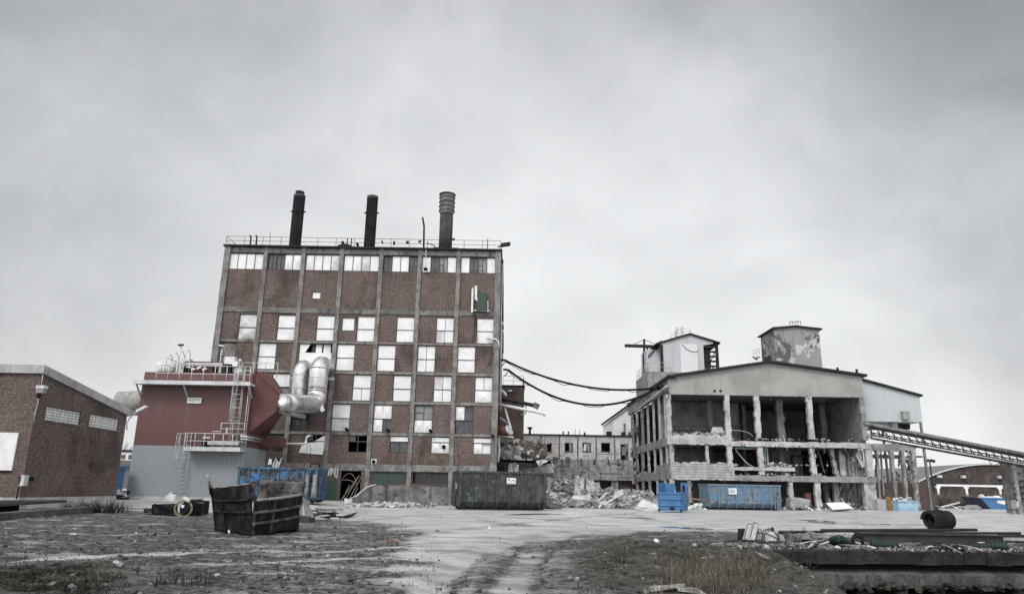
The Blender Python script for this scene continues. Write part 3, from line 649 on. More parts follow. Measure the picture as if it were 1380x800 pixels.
MB().tube([W(671,333,59.4), W(678,330.5,59.2)], .06, 6).build('arm', DARKM, th); MB().obox(W(681.5,329.5,59.2), (.75,.4,.28), (0,-.25,.3)).build('lamp_head', DARKM, th)
th = thing('hanging_lamp', 'small black lamp hanging on a pole over the top window row', 'lamp', W(573, 362, 59.2), 0)
MB().tube([W(575,327,59.4), W(574,345,59.2), W(573.5,360,59.2)], .03, 5).build('pole', GALV, th); MB().obox(W(573.5,362.5,59.2), (.32,.3,.2)).build('lamp_head', BLACK, th); MB().bar(W(575,327,59.4), W(587,332,60), .06).build('stay', DARKM, th)
for px, py, nm in ((467.5,579,'below the fifth window row near the silver ducts'),(523,580,'on the beam under the embossed board with one dark pane'),(580.5,581,'on the beam under the diamond embossed white boards'),(664.5,588,'on the right corner pilaster')):
    th = thing('security_camera', 'small black security camera '+nm, 'camera', W(px, py, FY-.1), 0, 'security cameras on the facade')
    MB().bar(W(px-1.5,py-2,FY-.3), W(px+1,py+1,FY-.5), .18, .18).build('housing', BLACK, th); MB().bar(W(px+.5,py,FY-.02), W(px+.5,py,FY-.4), .05).build('bracket', DARKM, th)
th = thing('vent_cap', 'square white vent with a black round pipe low on the facade', 'vent', W(504, 621, FY), 0)
a, c = W(500.5,618,FY), W(507.5,625,FY); MB().box(a.x, c.x, FY-.1, FY-.01, c.z, a.z).build('plate', WHITE_D, th); p = W(504,622,FY); MB().tube([(p.x,FY-.2,p.z),(p.x,FY-.11,p.z)], .15, 12).build('pipe', BLACK, th)

# stair annex beyond the right flank
AN = thing('stair_tower', 'dark brick stair tower with a pale roof railing right of the factory', 'tower', (.5, 66, 0))
x0, x1 = -.98, W(706, 560, 66).x; zt = W(690, 520.5, 66).z
MB().box(x0, x1, 66, 74, 0, zt).build('wall', BRICK2, AN); MB().box(x0+.002, x1+.08, 65.9, 74.1, zt, zt+.12).build('roof', DARKM, AN)
mb = MB(); rail(mb, [(x0+.3,66.1,zt+.12),(x1-.05,66.1,zt+.12),(x1-.05,73,zt+.12)], .85, 1.1, .02); mb.build('roof_railing', GALV, AN)
mb = MB(); p = W(706,548,65.85); mb.tube([p+Vector((-.3,0,-.7)), p+Vector((.15,0,-.6)), p+Vector((.2,0,.3)), p+Vector((0,0,.5))], .08, 8); mb.tube([W(683,527,65.8), W(690,526,65.8)], .1, 8); mb.build('pipe', GALV, AN)
# broken service pipes
th = thing('service_pipe', 'dark lagged pipe with a torn end jutting from the factory flank', 'pipe', W(676,538,62)); p = [W(676,538,62), W(700,542,62), W(720,546,62), W(724,549,62)]
MB().tube(p, [.14,.15,.17,.12], 10).build('pipe_run', DARKM, th); MB().obox(W(722.5,546.5,62), (.5,.35,.45), (.3,.4,.2)).build('torn_lagging', CONC_D, th); MB().tube(arc(W(674,536,62), (.5,0,0), (0,.0,.6), .3, 3.6, 12), .14, 8).build('elbow', GALV, th)
th = thing('service_pipe', 'long white pipe with a drooping end jutting out above the red duct', 'pipe', W(672,546,61.5)); MB().tube([W(671,544.5,61.5), W(700,550,61.5), W(729,556,61.5), W(733,557,61.5), W(734.5,560,61.5)], [.13,.13,.13,.14,.12], 10).build('pipe_run', PLASTW, th)
th = thing('service_pipe', 'thin white pipe folding down the factory flank to the red duct', 'pipe', W(681,550,61.8)); MB().tube([W(680,549,61.8), W(688.5,577,61.8), W(687,581,61.8), W(680,581,61.8)], .1, 8).build('pipe_run', PLASTW, th); MB().tube([W(673,562,61.5), W(679,566,61.5), W(683,570,61.8)], .07, 7).build('branch', GALV, th)
th = thing('service_pipe', 'bent white pipe low on the factory flank above the ruined annex', 'pipe', W(672,590,61)); MB().tube([W(692,589,61.2), W(673,586,61), W(672,600,60.8), W(673,606,60.8), W(671,622,60.6)], .09, 8).build('pipe_run', PLASTW, th)
th = thing('red_duct', 'short dark red duct stub with a pale rim on the factory flank', 'duct', W(670,581,61)); MB().tube([W(668,580.5,61.2), W(684,580.5,60.8)], .4, 16).build('duct_body', REDPNT, th); MB().tube([W(684,580.5,60.8), W(687,578.5,60.7)], [.4,.44], 16).build('rim', GALV, th)
# ------------------------------------------------------------------ small brick building, far left
SB = thing('brick_shed', 'low brown brick building with a sloping pale roof edge and glass block windows', 'building', (-23.3, 36, 0))
sx, sy, ey = -23.3, 36.0, 44.7; zf, zb = 6.45, 5.22
wv = [(sy+.005,.52),(ey,.52),(ey,zb),(sy+.005,zf)]
def yz(px, py): p = WX(px, py, sx); return p.y, p.z
def zroof(y): return zf+(zb-zf)*(y-sy)/(ey-sy)
gw = []
for q in (((63.5,547),(107.5,571)), ((122,559),(159,579))):
    (ya, za), (yb, zb_) = yz(*q[0]), yz(*q[1]); gw.append((ya, yb, zb_, za))
z0w, z1w = (gw[0][2]+gw[1][2])/2-.05, (gw[0][3]+gw[1][3])/2+.03
mb = MB(); ycuts = [sy+.005, gw[0][0], gw[0][1], gw[1][0], gw[1][1], ey]
for i in range(5):
    a, b = ycuts[i], ycuts[i+1]
    if i in (1, 3): mb.box(sx-.35, sx, a, b, .52, z0w); mb.prism([(sx,a,z1w),(sx,b,z1w),(sx,b,zroof(b)),(sx,a,zroof(a))], (-.35,0,0))
    else: mb.prism([(sx,a,.52),(sx,b,.52),(sx,b,zroof(b)),(sx,a,zroof(a))], (-.35,0,0))
mb.box(-34, sx-.35, sy, sy+.35, .52, zf); mb.box(-34, sx-.36, ey-.35, ey, .52, zb); mb.build('wall', BRICK2, SB)
mb = MB(); mb.box(-34, sx+.06, sy-.05, ey+.06, -.6, .515); mb.build('plinth', CONC_L, SB)
mb = MB(); mb.prism([(sx+.16,sy-.15,zf),(sx+.16,ey+.15,zb-.02),(sx+.16,ey+.15,zb+.4),(sx+.16,sy-.15,zf+.42)], (-11,0,0)); mb.build('roof', grunge('roof_edge_metal', (.36,.37,.37), (.26,.265,.27), 1.2, streak=(.2,.2,.2), rough=.6, grain=.12), SB)
GB = grunge('glass_block', (.66,.68,.68), (.52,.54,.54), 2.5, rough=.3, grain=.15, spec=.5)
for ya, yb, _, _ in gw:
    mb = MB(); n = 9; m_ = 5; st = (yb-ya)/n; sz = (z1w-z0w)/m_
    for i in range(n):
        for j in range(m_): mb.box(sx-.12, sx-.08, ya+i*st+.02, ya+(i+1)*st-.02, z0w+j*sz+.02, z0w+(j+1)*sz-.02, 0)
    mb.box(sx-.14, sx-.115, ya, yb, z0w, z1w, 1); wo_ = mb.build('window', [GB, plain('mortar_grey',(.33,.33,.32),.9)], SB)
    MB().box(sx-.1, sx+.05, ya-.05, yb+.05, z0w-.07, z0w-.003).build('sill', CONC_D, wo_)
a, c = W(-3, 582, sy), W(26, 633, sy)
mb = MB(); b4 = [W(1,582.5,sy), W(26.5,583,sy), W(16.5,633.5,sy), W(-12,632,sy)]; xl = (b4[0].x+b4[3].x)/2; xr = (b4[1].x+b4[2].x)/2
mb.box(xl, xr, sy-.09, sy-.004, b4[2].z, b4[0].z); pn = mb.build('window', WHITE, SB, 'window boarded over with a rusting white sheet'); MB().box(xl, xr, sy-.1, sy-.095+.003, b4[2].z-.06, b4[2].z-.004).build('sill', RUST, pn)
mb = MB(); mb.box(sx-.45, sx+.02, sy-.02, sy+.02, .5, .6)
th = thing('wall_lamp', 'box shaped wall lamp on the upper corner of the small brick building', 'lamp', W(56, 522, sy-.1), 0, )
p = W(56.5,521.5,sy-.2); MB().obox(p, (.42,.32,.16)).build('lamp_head', GALV, th); MB().obox(p-Vector((0,0,.19)), (.36,.28,.2)).build('lamp_glass', GLASS_G, th)
mb = MB(); mb.tube([W(58,502,sy-.06), W(56,519,sy-.06)], .02, 4); mb.build('conduit', PLASTW, th); MB().tube([W(52.5,532,sy-.06), W(50.5,545,sy-.06), W(47.5,555,sy-.06), W(45,570,sy-.06)], .025, 4).build('cable', GALV, th)
MB().obox(W(52,533,sy-.08), (.14,.12,.2)).build('junction_box', BLACK, th)
th = thing('meter_box', 'small grey electric box low on the corner of the small brick building', 'box', WX(32, 647, sx+.1), 0)
p = WX(32.5,647,sx+.12); MB().obox(p, (.2,.35,.5)).build('housing', GALV, th); MB().obox(p+Vector((.02,.45,.08)), (.14,.28,.2)).build('socket', BLACK, th)
MB().tube([WX(27,640,sx+.03), WX(26,655,sx+.03), WX(22,672,sx+.03)], .03, 5).build('cable', BLACK, th)
th = thing('floodlight', 'pale floodlight on a curved arm at the far corner of the small brick building', 'floodlight', WX(171, 577, sx), 0)
yy = 44.8; MB().tube([WX(171,579,sx+.05), WX(171,569,sx+.05), W(175,563,yy-.2), W(188,552,yy-.5)], .035, 6).build('arm', GALV, th)
p = W(191,550.5,yy-.5); MB().obox(p, (.62,.24,.13), (0,-.5,0)).build('lamp_head', PLASTW, th)
p = WX(122, 627, sx); MB().chunk(p, (.03,.25,.3), rnd).build('wall_patch', SOOT, SB)

# things lying in front of it
th = thing('steel_ramp', 'dark rusty steel plate ramp raised on beams in front of the small brick building', 'ramp', G(20, 693))
a = G(-60, 693); z = .42
mb = MB(); P0 = W(-70,683,30.5); P1 = W(90,673.8,33.5); P2 = W(84,673,34.6); P3 = W(-70,674,35)
mb.prism([P0,P1,P2,P3], (0,0,-.09)); mb.build('deck_plate', grunge('ramp_steel', (.045,.042,.041), (.028,.026,.025), 2, rough=.95, spec=.05), th)
mb = MB(); mb.bar(P0+Vector((0,.5,-.3)), P1+Vector((-2.4,-.1,-.3)), .3, .42); mb.bar(P3+Vector((0,-.4,-.3)), P2+Vector((-2.0,0,-.3)), .3, .42); mb.build('bearer', BLACK, th)
th = thing('concrete_kerb', 'long grey concrete beam lying on the mud below the steel ramp', 'kerb', G(40, 695))
P0, P1 = G(-80,706), G(122,690.5); mb = MB(); mb.bar(P0+Vector((0,0,.06)), P1+Vector((0,0,.12)), .5, .3); mb.build('beam', grunge('kerb_wet', (.10,.108,.11), (.06,.064,.066), 1.5, rough=.9, spec=.1), th)
MB().bar(P0+Vector((-.05,-.33,.05)), G(84,693.5)+Vector((0,-.2,.1)), .1, .12).build('steel_edge', GALV, th)
th = thing('root_clump', 'black clump of roots and dead brush at the end of the long concrete beam', 'brush', G(135, 690))
mb = MB(); rg = random.Random(5); c = G(137,691)
for k in range(60):
    p = c+Vector((rg.uniform(-.75,.75), rg.uniform(-.3,.3), .02)); mb.tube([p, p+Vector((rg.uniform(-.3,.3), rg.uniform(-.2,.2), rg.uniform(.1,.55)))], [.03,.006], 4)
mb.build('twigs', WEED[0], th)

# ------------------------------------------------------------------ red filter house
RY = 51.0; RX0, RX1 = -25.86, -18.15; gz = .2
FH = thing('filter_house', 'boxy dust filter house clad red above and grey below with white railings', 'filter building', (-22, RY, gz))
zg_, zp, ztp = 3.79, 8.02, 8.86; RB = 55.4
MB().box(RX0-.05, RX1+.05, RY-.12, RB+.1, gz-.3, gz+.22).build('plinth', CONC_L, FH)
MB().box(RX0, RX1, RY, RB, gz+.225, zg_).build('lower_wall', GREYC, FH)
mb = MB(); mb.box(RX0, RX1-.02, RY+.02, RB-.02, zg_+.004, zp); mb.box(RX0+.04, RX1-.02, RY+.05, RB-.02, zp, ztp); mb.build('upper_wall', REDC, FH)
# hood: funnel from the flank to the duct
hy0, hy1 = RY+.25, RB-.1; hx = W(374,540,51.6).x; fz0, fz1 = W(372,554.5,51.6).z, W(374,529.5,51.6).z
A = [(RX1,hy0,4.75),(RX1,hy1,4.75),(RX1,hy1,9.2),(RX1,hy0,9.2)]; B = [(hx,RY+.55,fz0),(hx,RY+2.1,fz0),(hx,RY+2.1,fz1),(hx,RY+.55,fz1)]
mb = MB(); mb.add(A+B, [(0,1,5,4),(1,2,6,5),(2,3,7,6),(3,0,4,7),(4,5,6,7),(3,2,1,0)]); mb.build('hood', REDP, FH)
mb = MB(); mb.bar((RX1+.03,hy0-.02,4.7), (RX1+.03,hy0-.02,9.22), .1, .1); mb.bar((RX1,hy0-.03,9.22), (hx,RY+.52,fz1+.03), .09, .09); mb.bar((RX1,hy1+.03,9.22), (hx,RY+2.13,fz1+.03), .09, .09); mb.build('hood_trim', REDPNT, FH)
MB().box(RX1-.02, RX1+1.5, RY+2.6, RB-.2, 4.0, 4.65).build('flank_box', REDP, FH)
# sign
a, c = W(253.5,535.5,RY), W(271.5,543.5,RY); sg = MB().box(a.x, c.x, RY-.09, RY-.03, c.z, a.z).build('sign', PLASTW, FH, 'white name plate lettered ALSTOM')
fc_ = bpy.data.curves.new('lettering', 'FONT'); fc_.body = 'ALSTOM'; fc_.size = (a.z-c.z)*.52; fc_.align_x = 'CENTER'; fc_.align_y = 'CENTER'; fc_.extrude = .004; fc_.space_character = 1.12
_f = bpy.data.objects.new('lettering', fc_); COL.objects.link(_f); bpy.context.view_layer.update(); _m = bpy.data.meshes.new_from_object(_f.evaluated_get(bpy.context.evaluated_depsgraph_get())); bpy.data.objects.remove(_f); _m.materials.clear(); _m.materials.append(plain('letter_grey', (.12,.13,.16)))
fo = bpy.data.objects.new('lettering', _m); COL.objects.link(fo); fo.parent = sg; fo.rotation_euler = (R(90),0,0)
fo.location = Vector(((a.x+c.x)/2, RY-.097, (a.z+c.z)/2+.03)) - Vector((-22, RY, gz))
# top platform
pz = zp+.06; px0, px1 = RX0-.12, W(338,516,RY-.9).x; pf = RY-1.0
mb = MB(); mb.box(px0, px1, pf, RY+.01, pz-.16, pz); mb.box(px0-.02, px1+.02, pf-.04, pf-.002, pz-.2, pz+.06); mb.build('platform', GALV, FH)
mb = MB()
for x in (px0+.15, (px0+px1)/2-.6, px1-.15): mb.bar((x, RY-.02, pz-.95), (x, pf+.1, pz-.17), .09, .09)
mb.build('bracket', GALV, FH)
mb = MB(); rx0 = W(210,505,pf).x
rail(mb, [(rx0,RY+.1,ztp),(rx0,pf+.05,pz),(px1-.1,pf+.05,pz)][1:], 1.12, .85, .028, (.5,)); mb.build('railing', GALV, FH); mb = MB(); rail(mb, [(rx0,RY+1.8,ztp),(rx0,RY+.1,ztp)], 1.05, .8, .026); mb.build('railing', GALV, FH); mb = MB(); rail(mb, [(rx0-.2,RY+2.6,ztp),(rx0+2.2,RY+2.6,ztp)], 1.1, .8, .026); mb.build('railing', GALV, FH); mb = MB(); rail(mb, [(-19.9,RY+2.4,ztp),(RX1,RY+2.4,ztp),(RX1+.9,RY+2.4,ztp)], 1.15, .7, .026); mb.build('railing', GALV, FH); mb = MB()
for k in range(4):   # steps with hoops on the left of the roof
    x = rx0+.1+k*.42; mb.tube(arc((x,RY+.5,ztp+.6+.12*k), (.0,.45,0), (0,0,.75), 0, math.pi, 8), .028, 5); mb.tube([(x,RY+.05,ztp),(x,RY+.05,ztp+.7+.12*k)], .028, 5); mb.tube([(x,RY+.95,ztp),(x,RY+.95,ztp+.7+.12*k)], .028, 5)
mb.build('step_hoops', GALV, FH)
a, c = W(248.5,486.5,52.2), W(297,500,52.2); MB().box(a.x, c.x, 52.2, 54.5, ztp-.02, a.z).build('roof_box', REDP, FH)
mb = MB(); mb.box(a.x-.25, c.x+.15, 52.0, 52.16, a.z-.28, a.z-.12); mb.box(a.x-.25, a.x-.1, 51.9, 52.1, ztp, a.z-.28); mb.box(c.x, c.x+.14, 51.9, 52.1, ztp, a.z-.28)
mb.build('crane_rail', GALV, FH)
mb = MB()
for k in range(4): x = a.x+.45+k*.4; mb.obox((x,51.95,a.z-.5-.1*(k%2)), (.3,.2,.14), (0,rnd.uniform(-.5,.5),0)); 
mb.build('valve_gear', PLASTW, FH); mb = MB()
for x in (a.x+.35, c.x-.3): mb.obox((x,51.9,ztp+.35), (.3,.25,.25))
mb.build('motor', BLACK, FH)
p = W(226,495,52.6); mb = MB()
for dx in (-.55,-.1,.3): mb.tube([(p.x+dx,52.6,ztp), (p.x+dx,52.6,ztp+.95)], .23, 12)
mb.build('pressure_vessel', PLASTW, FH)
p = W(311,487,51.9); mb = MB(); mb.obox((p.x,51.9,p.z+.05), (.72,.6,.55)); mb.obox((p.x+.45,51.75,p.z-.2), (.35,.4,.35)); mb.build('fan_unit', PLASTW, FH)
mb = MB(); mb.obox((p.x-.1,51.9,p.z-.55), (.4,.4,.6)); mb.obox((p.x+.5,51.8,p.z-.42), (.25,.25,.3)); mb.build('fan_motor', DARKM, FH)
p = W(324,483,52); mb = MB(); mb.lathe((p.x,52,ztp), [(.2,0),(.3,.3),(.06,.62),(.06,.95),(.11,.96),(.11,1.15),(.04,1.2)], 12); mb.build('exhaust_stub', GALV, FH)
a = W(257,486,54.8); MB().obox((a.x-.4,54.8,a.z-.25), (.9,.6,.7)).build('vent_cowl', GALV, FH)
for px, py in ((244.5,465), (299.5,466)):
    th = thing('lamp_post', 'thin lamp post with a %s head on the red filter house roof' % ('dark' if px < 250 else 'pale domed'), 'lamp', W(px-2, 500, 51.6), 0, 'lamp posts on the filter house')
    b = W(px,py,51.6); MB().tube([(b.x-.05,51.6,ztp-.3), (b.x,51.6,b.z-.05)], .035, 6).build('pole', GALV, th)
    MB().obox((b.x,51.5,b.z), (.34,.24,.09), (0,-.15 if px < 250 else .15,0)).build('lamp_head', DARKM if px < 250 else PLASTW, th)
# mid platform, ladders
mz = W(288,604.5,RY-.95).z; mx0, mx1 = W(249,600,RY-.95).x, W(325,600,RY-.95).x; mf = RY-1.0
mb = MB(); mb.box(mx0, mx1, mf, RY-.005, mz-.12, mz); mb.box(mx0, mx1, mf-.035, mf-.002, mz-.15, mz+.12); mb.build('platform', GALV, FH)
mb = MB(); rail(mb, [(mx0,RY-.05,mz),(mx0,mf+.04,mz),(mx1,mf+.04,mz),(mx1,RY-.05,mz)], 1.02, .68, .026); rail(mb, [(mx1-1.6,mf+.3,mz+1.0),(mx1,mf+.3,mz+1.0)], .75, .8, .026); mb.tube([W(286,581,mf+.2), W(298,581,mf+.2)], .03, 5); mb.build('railing', GALV, FH)
mb = MB(); mb.box(mx1-2.4, mx1-.3, mf+.3, mf+.5, mz+.3, mz+.55); mb.obox((mx1-2.5,mf+.4,mz+.75), (.5,.3,.14)); mb.obox((mx1-1.15,mf+.25,mz+1.25), (.1,.1,.4)); mb.build('conveyor_drive', GALV, FH); MB().obox((mx1-2.6,mf+.5,mz+.4), (.4,.3,.5)).build('motor', BLACK, FH)
lx = W(322,545,RY-.5).x; mb = MB(); ladder(mb, (lx-.15,RY-.45,mz), (lx-.15,RY-.45,pz+1.1), (1,0,0)); ladder(mb, (lx-.15,RY-.45,mz), (lx-.15,RY-.45,pz+1.1), (1,0,0), .62, .62); ladder(mb, (lx+.55,RY-.3,mz), (lx+.55,RY-.3,pz), (.0,1,0), .4, .22); cage(mb, (lx-.15,RY-.5,mz+1.9), (lx-.15,RY-.5,pz+1.0), (1,0,0), (0,-1,0)); mb.build('ladder', GALV, FH)
lx = mx0-.15; mb = MB(); ladder(mb, (lx,RY-.25,gz), (lx,RY-.25,mz+1.1), (1,0,0), .42, .28); cage(mb, (lx-.1,RY-.3,mz-1.5), (lx-.1,RY-.3,mz+1.0), (1,0,0), (-.55,-.8,0), .62, 4); mb.build('ladder', GALV, FH)
mb = MB(); mb.tube([W(324,587.5,RY-.9), W(333,588.5,RY-.6), W(346,590.5,53), W(368,596.5,56), W(377,597.5,58), W(410,597.5,59.1), W(412.5,595,59.2), W(413,589,59.2), W(416,587,59.2), W(420,587,59.4)], .1, 8)
mb.tube([W(324,591,RY-.9), W(334,592,RY-.6), W(360,597,55)], .05, 6); mb.build('silver_pipe', SILVER, FH)
# silver ducts
ED = thing('exhaust_duct', 'big shiny silver duct with two bent risers from the red hood into the factory', 'duct', W(400, 545, 56))
rr = .62; cy0 = 52.3; hz = (fz0+fz1)/2; xe = W(424,543,56.3).x
q_ = [Vector((hx-.05,cy0,hz)), W(382,542.3,52.9), W(395,543,54.2), W(408,543.7,55.5), W(418,544.3,56.5)]; r1 = W(402.5,532,58.0); r2 = W(426,546,57.3)
MB().tube([Vector((hx-.03,cy0,hz)), Vector((hx+.16,cy0,hz)), W(382,542.3,52.95)], [.72,.72,.66], 20).build('reducer', SILVER, ED)
MB().tube(q_[1:] + [Vector((r2.x-.1,57.1,r2.z+.05)), Vector((r2.x,57.3,r2.z+.55)), Vector((r2.x,57.3,r2.z+1.1))], [.645,.66,.675,.69,.71,.73,.74], 22).build('main_duct', SILVER, ED)
zt1, zt2 = W(407,482.5,58).z, W(430,477.5,57.3).z
def riser(x, y, z0, zt, r_):
    zc_ = zt-r_-.85; p = [(x,y,z0+(zc_-z0)*f) for f in (0,.33,.66,1)] + arc((x,y+.85,zc_), (0,-.85,0), (0,0,.85), .25, 1.57, 7) + [(x,FY+.3,zc_+.85)]
    return MB().tube(p, r_, 22)
riser(r1.x, 58.0, r1.z-.6, zt1, .60).build('riser', SILVER, ED); riser(r2.x, 57.3, r2.z+1.05, zt2, .74).build('riser', SILVER, ED)
mb = MB()
for x, y, z, r_ in ((r1.x,58,r1.z+.5,.60),(r1.x,58,r1.z+1.55,.60),(r2.x,57.3,r2.z+1.12,.74),(r2.x,57.3,r2.z+2.1,.74),(r2.x,57.3,r2.z+2.9,.74)): mb.lathe((x,y,z), [(r_,0),(r_+.022,.02),(r_+.022,.06),(r_,.08)], 22)
mb.build('seam_band', GALV, ED); hz = r2.z
mb = MB(); mb.obox((r2.x+.5,57.2,hz-.25), (.3,.7,.5), (0,-.5,.2)); mb.build('end_cap', SILVER, ED)
mb = MB(); mb.bar((r1.x-.9,58.6,hz+2.3), (r2.x+.95,58.6,hz+2.3), .14, .2); mb.build('support', GALV, ED); mb = MB(); mb.bar((hx+.2,54,hz-.9), (r1.x+.6,57.8,hz-.85), .3, .3); mb.build('support', GALV, ED)

# behind, between the shed and the filter house
th = thing('grey_tank', 'weathered grey horizontal tank showing between the small shed and the red house', 'tank', W(180, 545, 62))
p = W(180,541.5,62); MB().tube([(p.x-1.5,62,p.z), (p.x-1.3,62,p.z), (p.x+.6,62,p.z+.05), (p.x+2.2,62,p.z+.1)], [.5,.85,.95,.95], 18).build('tank_body', CONC, th); MB().box(p.x-.9, p.x+1.5, 61.2, 62.8, p.z-1.05, p.z-.75).build('cradle', CONC_D, th); mb = MB(); mb.bar((p.x+1.2,62,p.z-1), (p.x+1.2,62,.3), .25); mb.bar((p.x+2,62,p.z-1), (p.x+2,62,.3), .25); mb.build('support', DARKM, th)
th = thing('blue_container', 'tall bright blue waste container peeping out behind the small brick shed', 'container', G(160, 684))
P0, P1 = WX(157,676,-24.9), W(167,628,48.2); xr = W(168.0,650,50.4).x
mb = MB(); mb.prism([(xr-.12,48.2,W(160,676,48.2).z),(xr-.1,48.2,P1.z-.25),(xr+.02,48.2,P1.z-.1),(xr-2.2,48.2,P1.z-.1),(xr-2.2,48.2,.1)], (0,2.2,0)); mb.build('body', BLUE, th)
MB().box(xr-2.3, xr+.12, 48.1, 50.5, P1.z-.09, P1.z+.06).build('rim', BLUE, th)
th = thing('debris_heap', 'small heap of pale scraps beside the tall blue container', 'debris', G(163, 676)); mb = MB(); rg = random.Random(4)
for k in range(16): p = W(rg.uniform(158,170), rg.uniform(662,674), 49.5+rg.random()); mb.chunk(p, (.4,.3,.12), rg, rg.randrange(2))
mb.build('scraps', [WHITE_D, DARKM], th)
p0, p1 = W(160,620,140), W(186,640,140); MB().prism([(p0.x-25,140,-.5),(p1.x+40,140,-.5),(p1.x+40,140,3.2),(p1.x+8,140,4.6),(p0.x,140,5.4),(p0.x-25,140,5.2)], (0,14,0)).build('embankment', grunge('bank_grass', (.12,.11,.10), (.07,.066,.058), .4, rough=.95), None, 'distant dark grassy bank', None, None, 'structure')
th = thing('distant_building', 'small white building far off between shed and red filter house', 'building', W(170, 617, 155)); p0, p1 = W(158,608,155), W(182,620,155)
MB().box(p0.x, p1.x+2, 155, 163, 0, p0.z).build('wall', WALLW, th); MB().box(p0.x-.3, p1.x+2.3, 154.7, 163.3, p0.z, p0.z+.35).build('roof', DARKM, th)
mb = MB(); [mb.box(p0.x+1+k*1.5, p0.x+1.9+k*1.5, 154.93, 154.99, p0.z-1.5, p0.z-.6) for k in range(3)]; mb.build('window', GLASS, th)
def bare_tree(x, y, h, seed, label):
    rg = random.Random(seed); th = thing('bare_tree', label, 'tree', (x, y, 0), 0, 'bare trees far off'); tr = MB(); cr = MB()
    tr.tube([(x,y,0),(x+.1,y,h*.4),(x,y,h*.75)], [h*.022,h*.016,h*.008], 6); tr.build('trunk', WEED[1], th)
    def br(p, d, l, r_, n):
        q = p + d*l; cr.tube([p, q], [r_, r_*.5], 4)
        if n:
            for _ in range(4): br(p.lerp(q, rg.uniform(.3,1)), (d+Vector((rg.uniform(-.8,.8), rg.uniform(-.8,.8), rg.uniform(-.1,.6)))).normalized(), l*rg.uniform(.45,.7), r_*.55, n-1)
    for k in range(7): a = rg.uniform(0,6.3); br(Vector((x,y,h*rg.uniform(.25,.7))), Vector((math.cos(a)*.7, math.sin(a)*.7, .8)).normalized(), h*.3, h*.009, 2)
    cr.build('crown', WEED[1], th)
for k, (px, h) in enumerate(((165,9.5),(172,10.5),(178,9),(184,10))): q = W(px, 640, 165+3*k); bare_tree(q.x, q.y, h, k, ('bare tree nearest the small brick shed, far behind','second bare tree beyond the white distant building','third bare tree from the small shed, far behind','bare tree nearest the red filter house, far behind')[k])
# ------------------------------------------------------------------ low white panel building in the middle
MY = 84.0
MBD = thing('panel_building', 'low burnt out building of dirty white panels over a grey concrete band', 'building', (6.5, MY, 0))
mx0_, mx1_ = W(690,600,MY).x, 13.95; z1m, z2m, z3m = W(780,646,MY).z, W(780,618.5,MY).z, W(780,587,MY).z
ws = []
for a_, b_ in ((735,743.5),(761,772),(785,796.5),(810,822)): ws.append((W(a_,600,MY).x, W(b_,600,MY).x, W(a_,608,MY).z, W(a_,596,MY).z))
ws.append((W(836,600,MY).x, W(846.5,600,MY).x, z2m+.02, W(840,598,MY).z))
mb = MB(); xs_ = mx0_
for x0, x1, za, zb_ in ws:
    mb.box(xs_, x0, MY, MY+.25, z2m, z3m); mb.box(x0, x1, MY, MY+.25, z2m, za); mb.box(x0, x1, MY, MY+.25, zb_, z3m); xs_ = x1
mb.box(xs_, mx1_, MY, MY+.25, z2m, z3m); mb.build('upper_wall', PANELW, MBD)
mb = MB()
for k in range(7): x = W(729+24.8*(k-1),600,MY).x; mb.box(x-.07, x+.07, MY-.05, MY-.003, z2m, z3m-.06)
for k in range(46):
    x = rnd.uniform(mx0_, mx1_-1); z = rnd.choice((.35,.62,.95,1.3,1.6,1.85))+z2m+rnd.uniform(-.03,.03)
    if any(a_-.9 < x < b_+.05 and c_-.1 < z < d_+.1 for a_, b_, c_, d_ in ws): continue
    mb.box(x, x+rnd.uniform(.3,.95), MY-.022, MY-.001, z, z+.045)
mb.build('panel_joints', CONC_D, MBD)
for i, (x0, x1, za, zb_) in enumerate(ws):
    mb = MB(); mb.box(x0, x0+.06, MY-.03, MY+.1, za, zb_); mb.box(x1-.06, x1, MY-.03, MY+.1, za, zb_); mb.box(x0, x1, MY-.03, MY+.1, zb_-.06, zb_); mb.box(x0-.05, x1+.05, MY-.06, MY+.1, za-.05, za+.02)
    if i == 1: mb.box(x1-.42, x1-.12, MY-.02, MY+.02, za+.05, zb_-.08, 1)
    if i == 2: mb.obox(((x0+x1)/2-.2, MY-.02, (za+zb_)/2-.05), (.3,.05,.75), (0,.15,0), 2); mb.box(x1-.45, x1-.12, MY, MY+.03, za+.05, zb_-.08, 1)
    if i == 4: mb.box(x0+.15, x0+.6, MY, MY+.03, za+.5, zb_-.3, 1)
    mb.build('window', [CONC_D, GLASS_G, WHITE], MBD)
mb = MB(); rg = random.Random(8)
for k in range(14):
    x0 = mx0_+(mx1_-mx0_)*k/14; mb.box(x0, x0+(mx1_-mx0_)/14, MY-.35-rg.uniform(0,.05), MY+.2, z1m+rg.uniform(-.04,.04), z2m-.005+rg.uniform(-.03,.0))
mb.build('concrete_band', BOARDF, MBD)
mb = MB()
for k in range(26):
    x = rg.uniform(mx0_+2, mx1_-.6); z = rg.uniform(z1m+.2, z2m-.2); a_ = rg.choice((0,0,0,.6,-.6,.9)); mb.obox((x, MY-.41, z), (rg.uniform(.5,1.4),.05,.05), (0,a_,0))
for px in (748,765,783,802,820,834): p = W(px,622,MY-.4); mb.chunk((p.x,MY-.36,p.z), (.45,.12,rg.uniform(.4,1.0)), rg)
mb.build('scars', CONC_D, MBD)
MB().box(mx0_, mx1_, MY-.15, MY+8, z3m, z3m+.14).build('roof', DARKM, MBD); MB().box(mx0_, mx1_, MY+.25, MY+8, z1m, z1m+.2).build('floor_slab', CONC_D, MBD)
MB().box(mx0_, mx1_, MY+5.5, MY+5.8, 0, z3m-.02).build('back_wall', CONC_D, MBD)
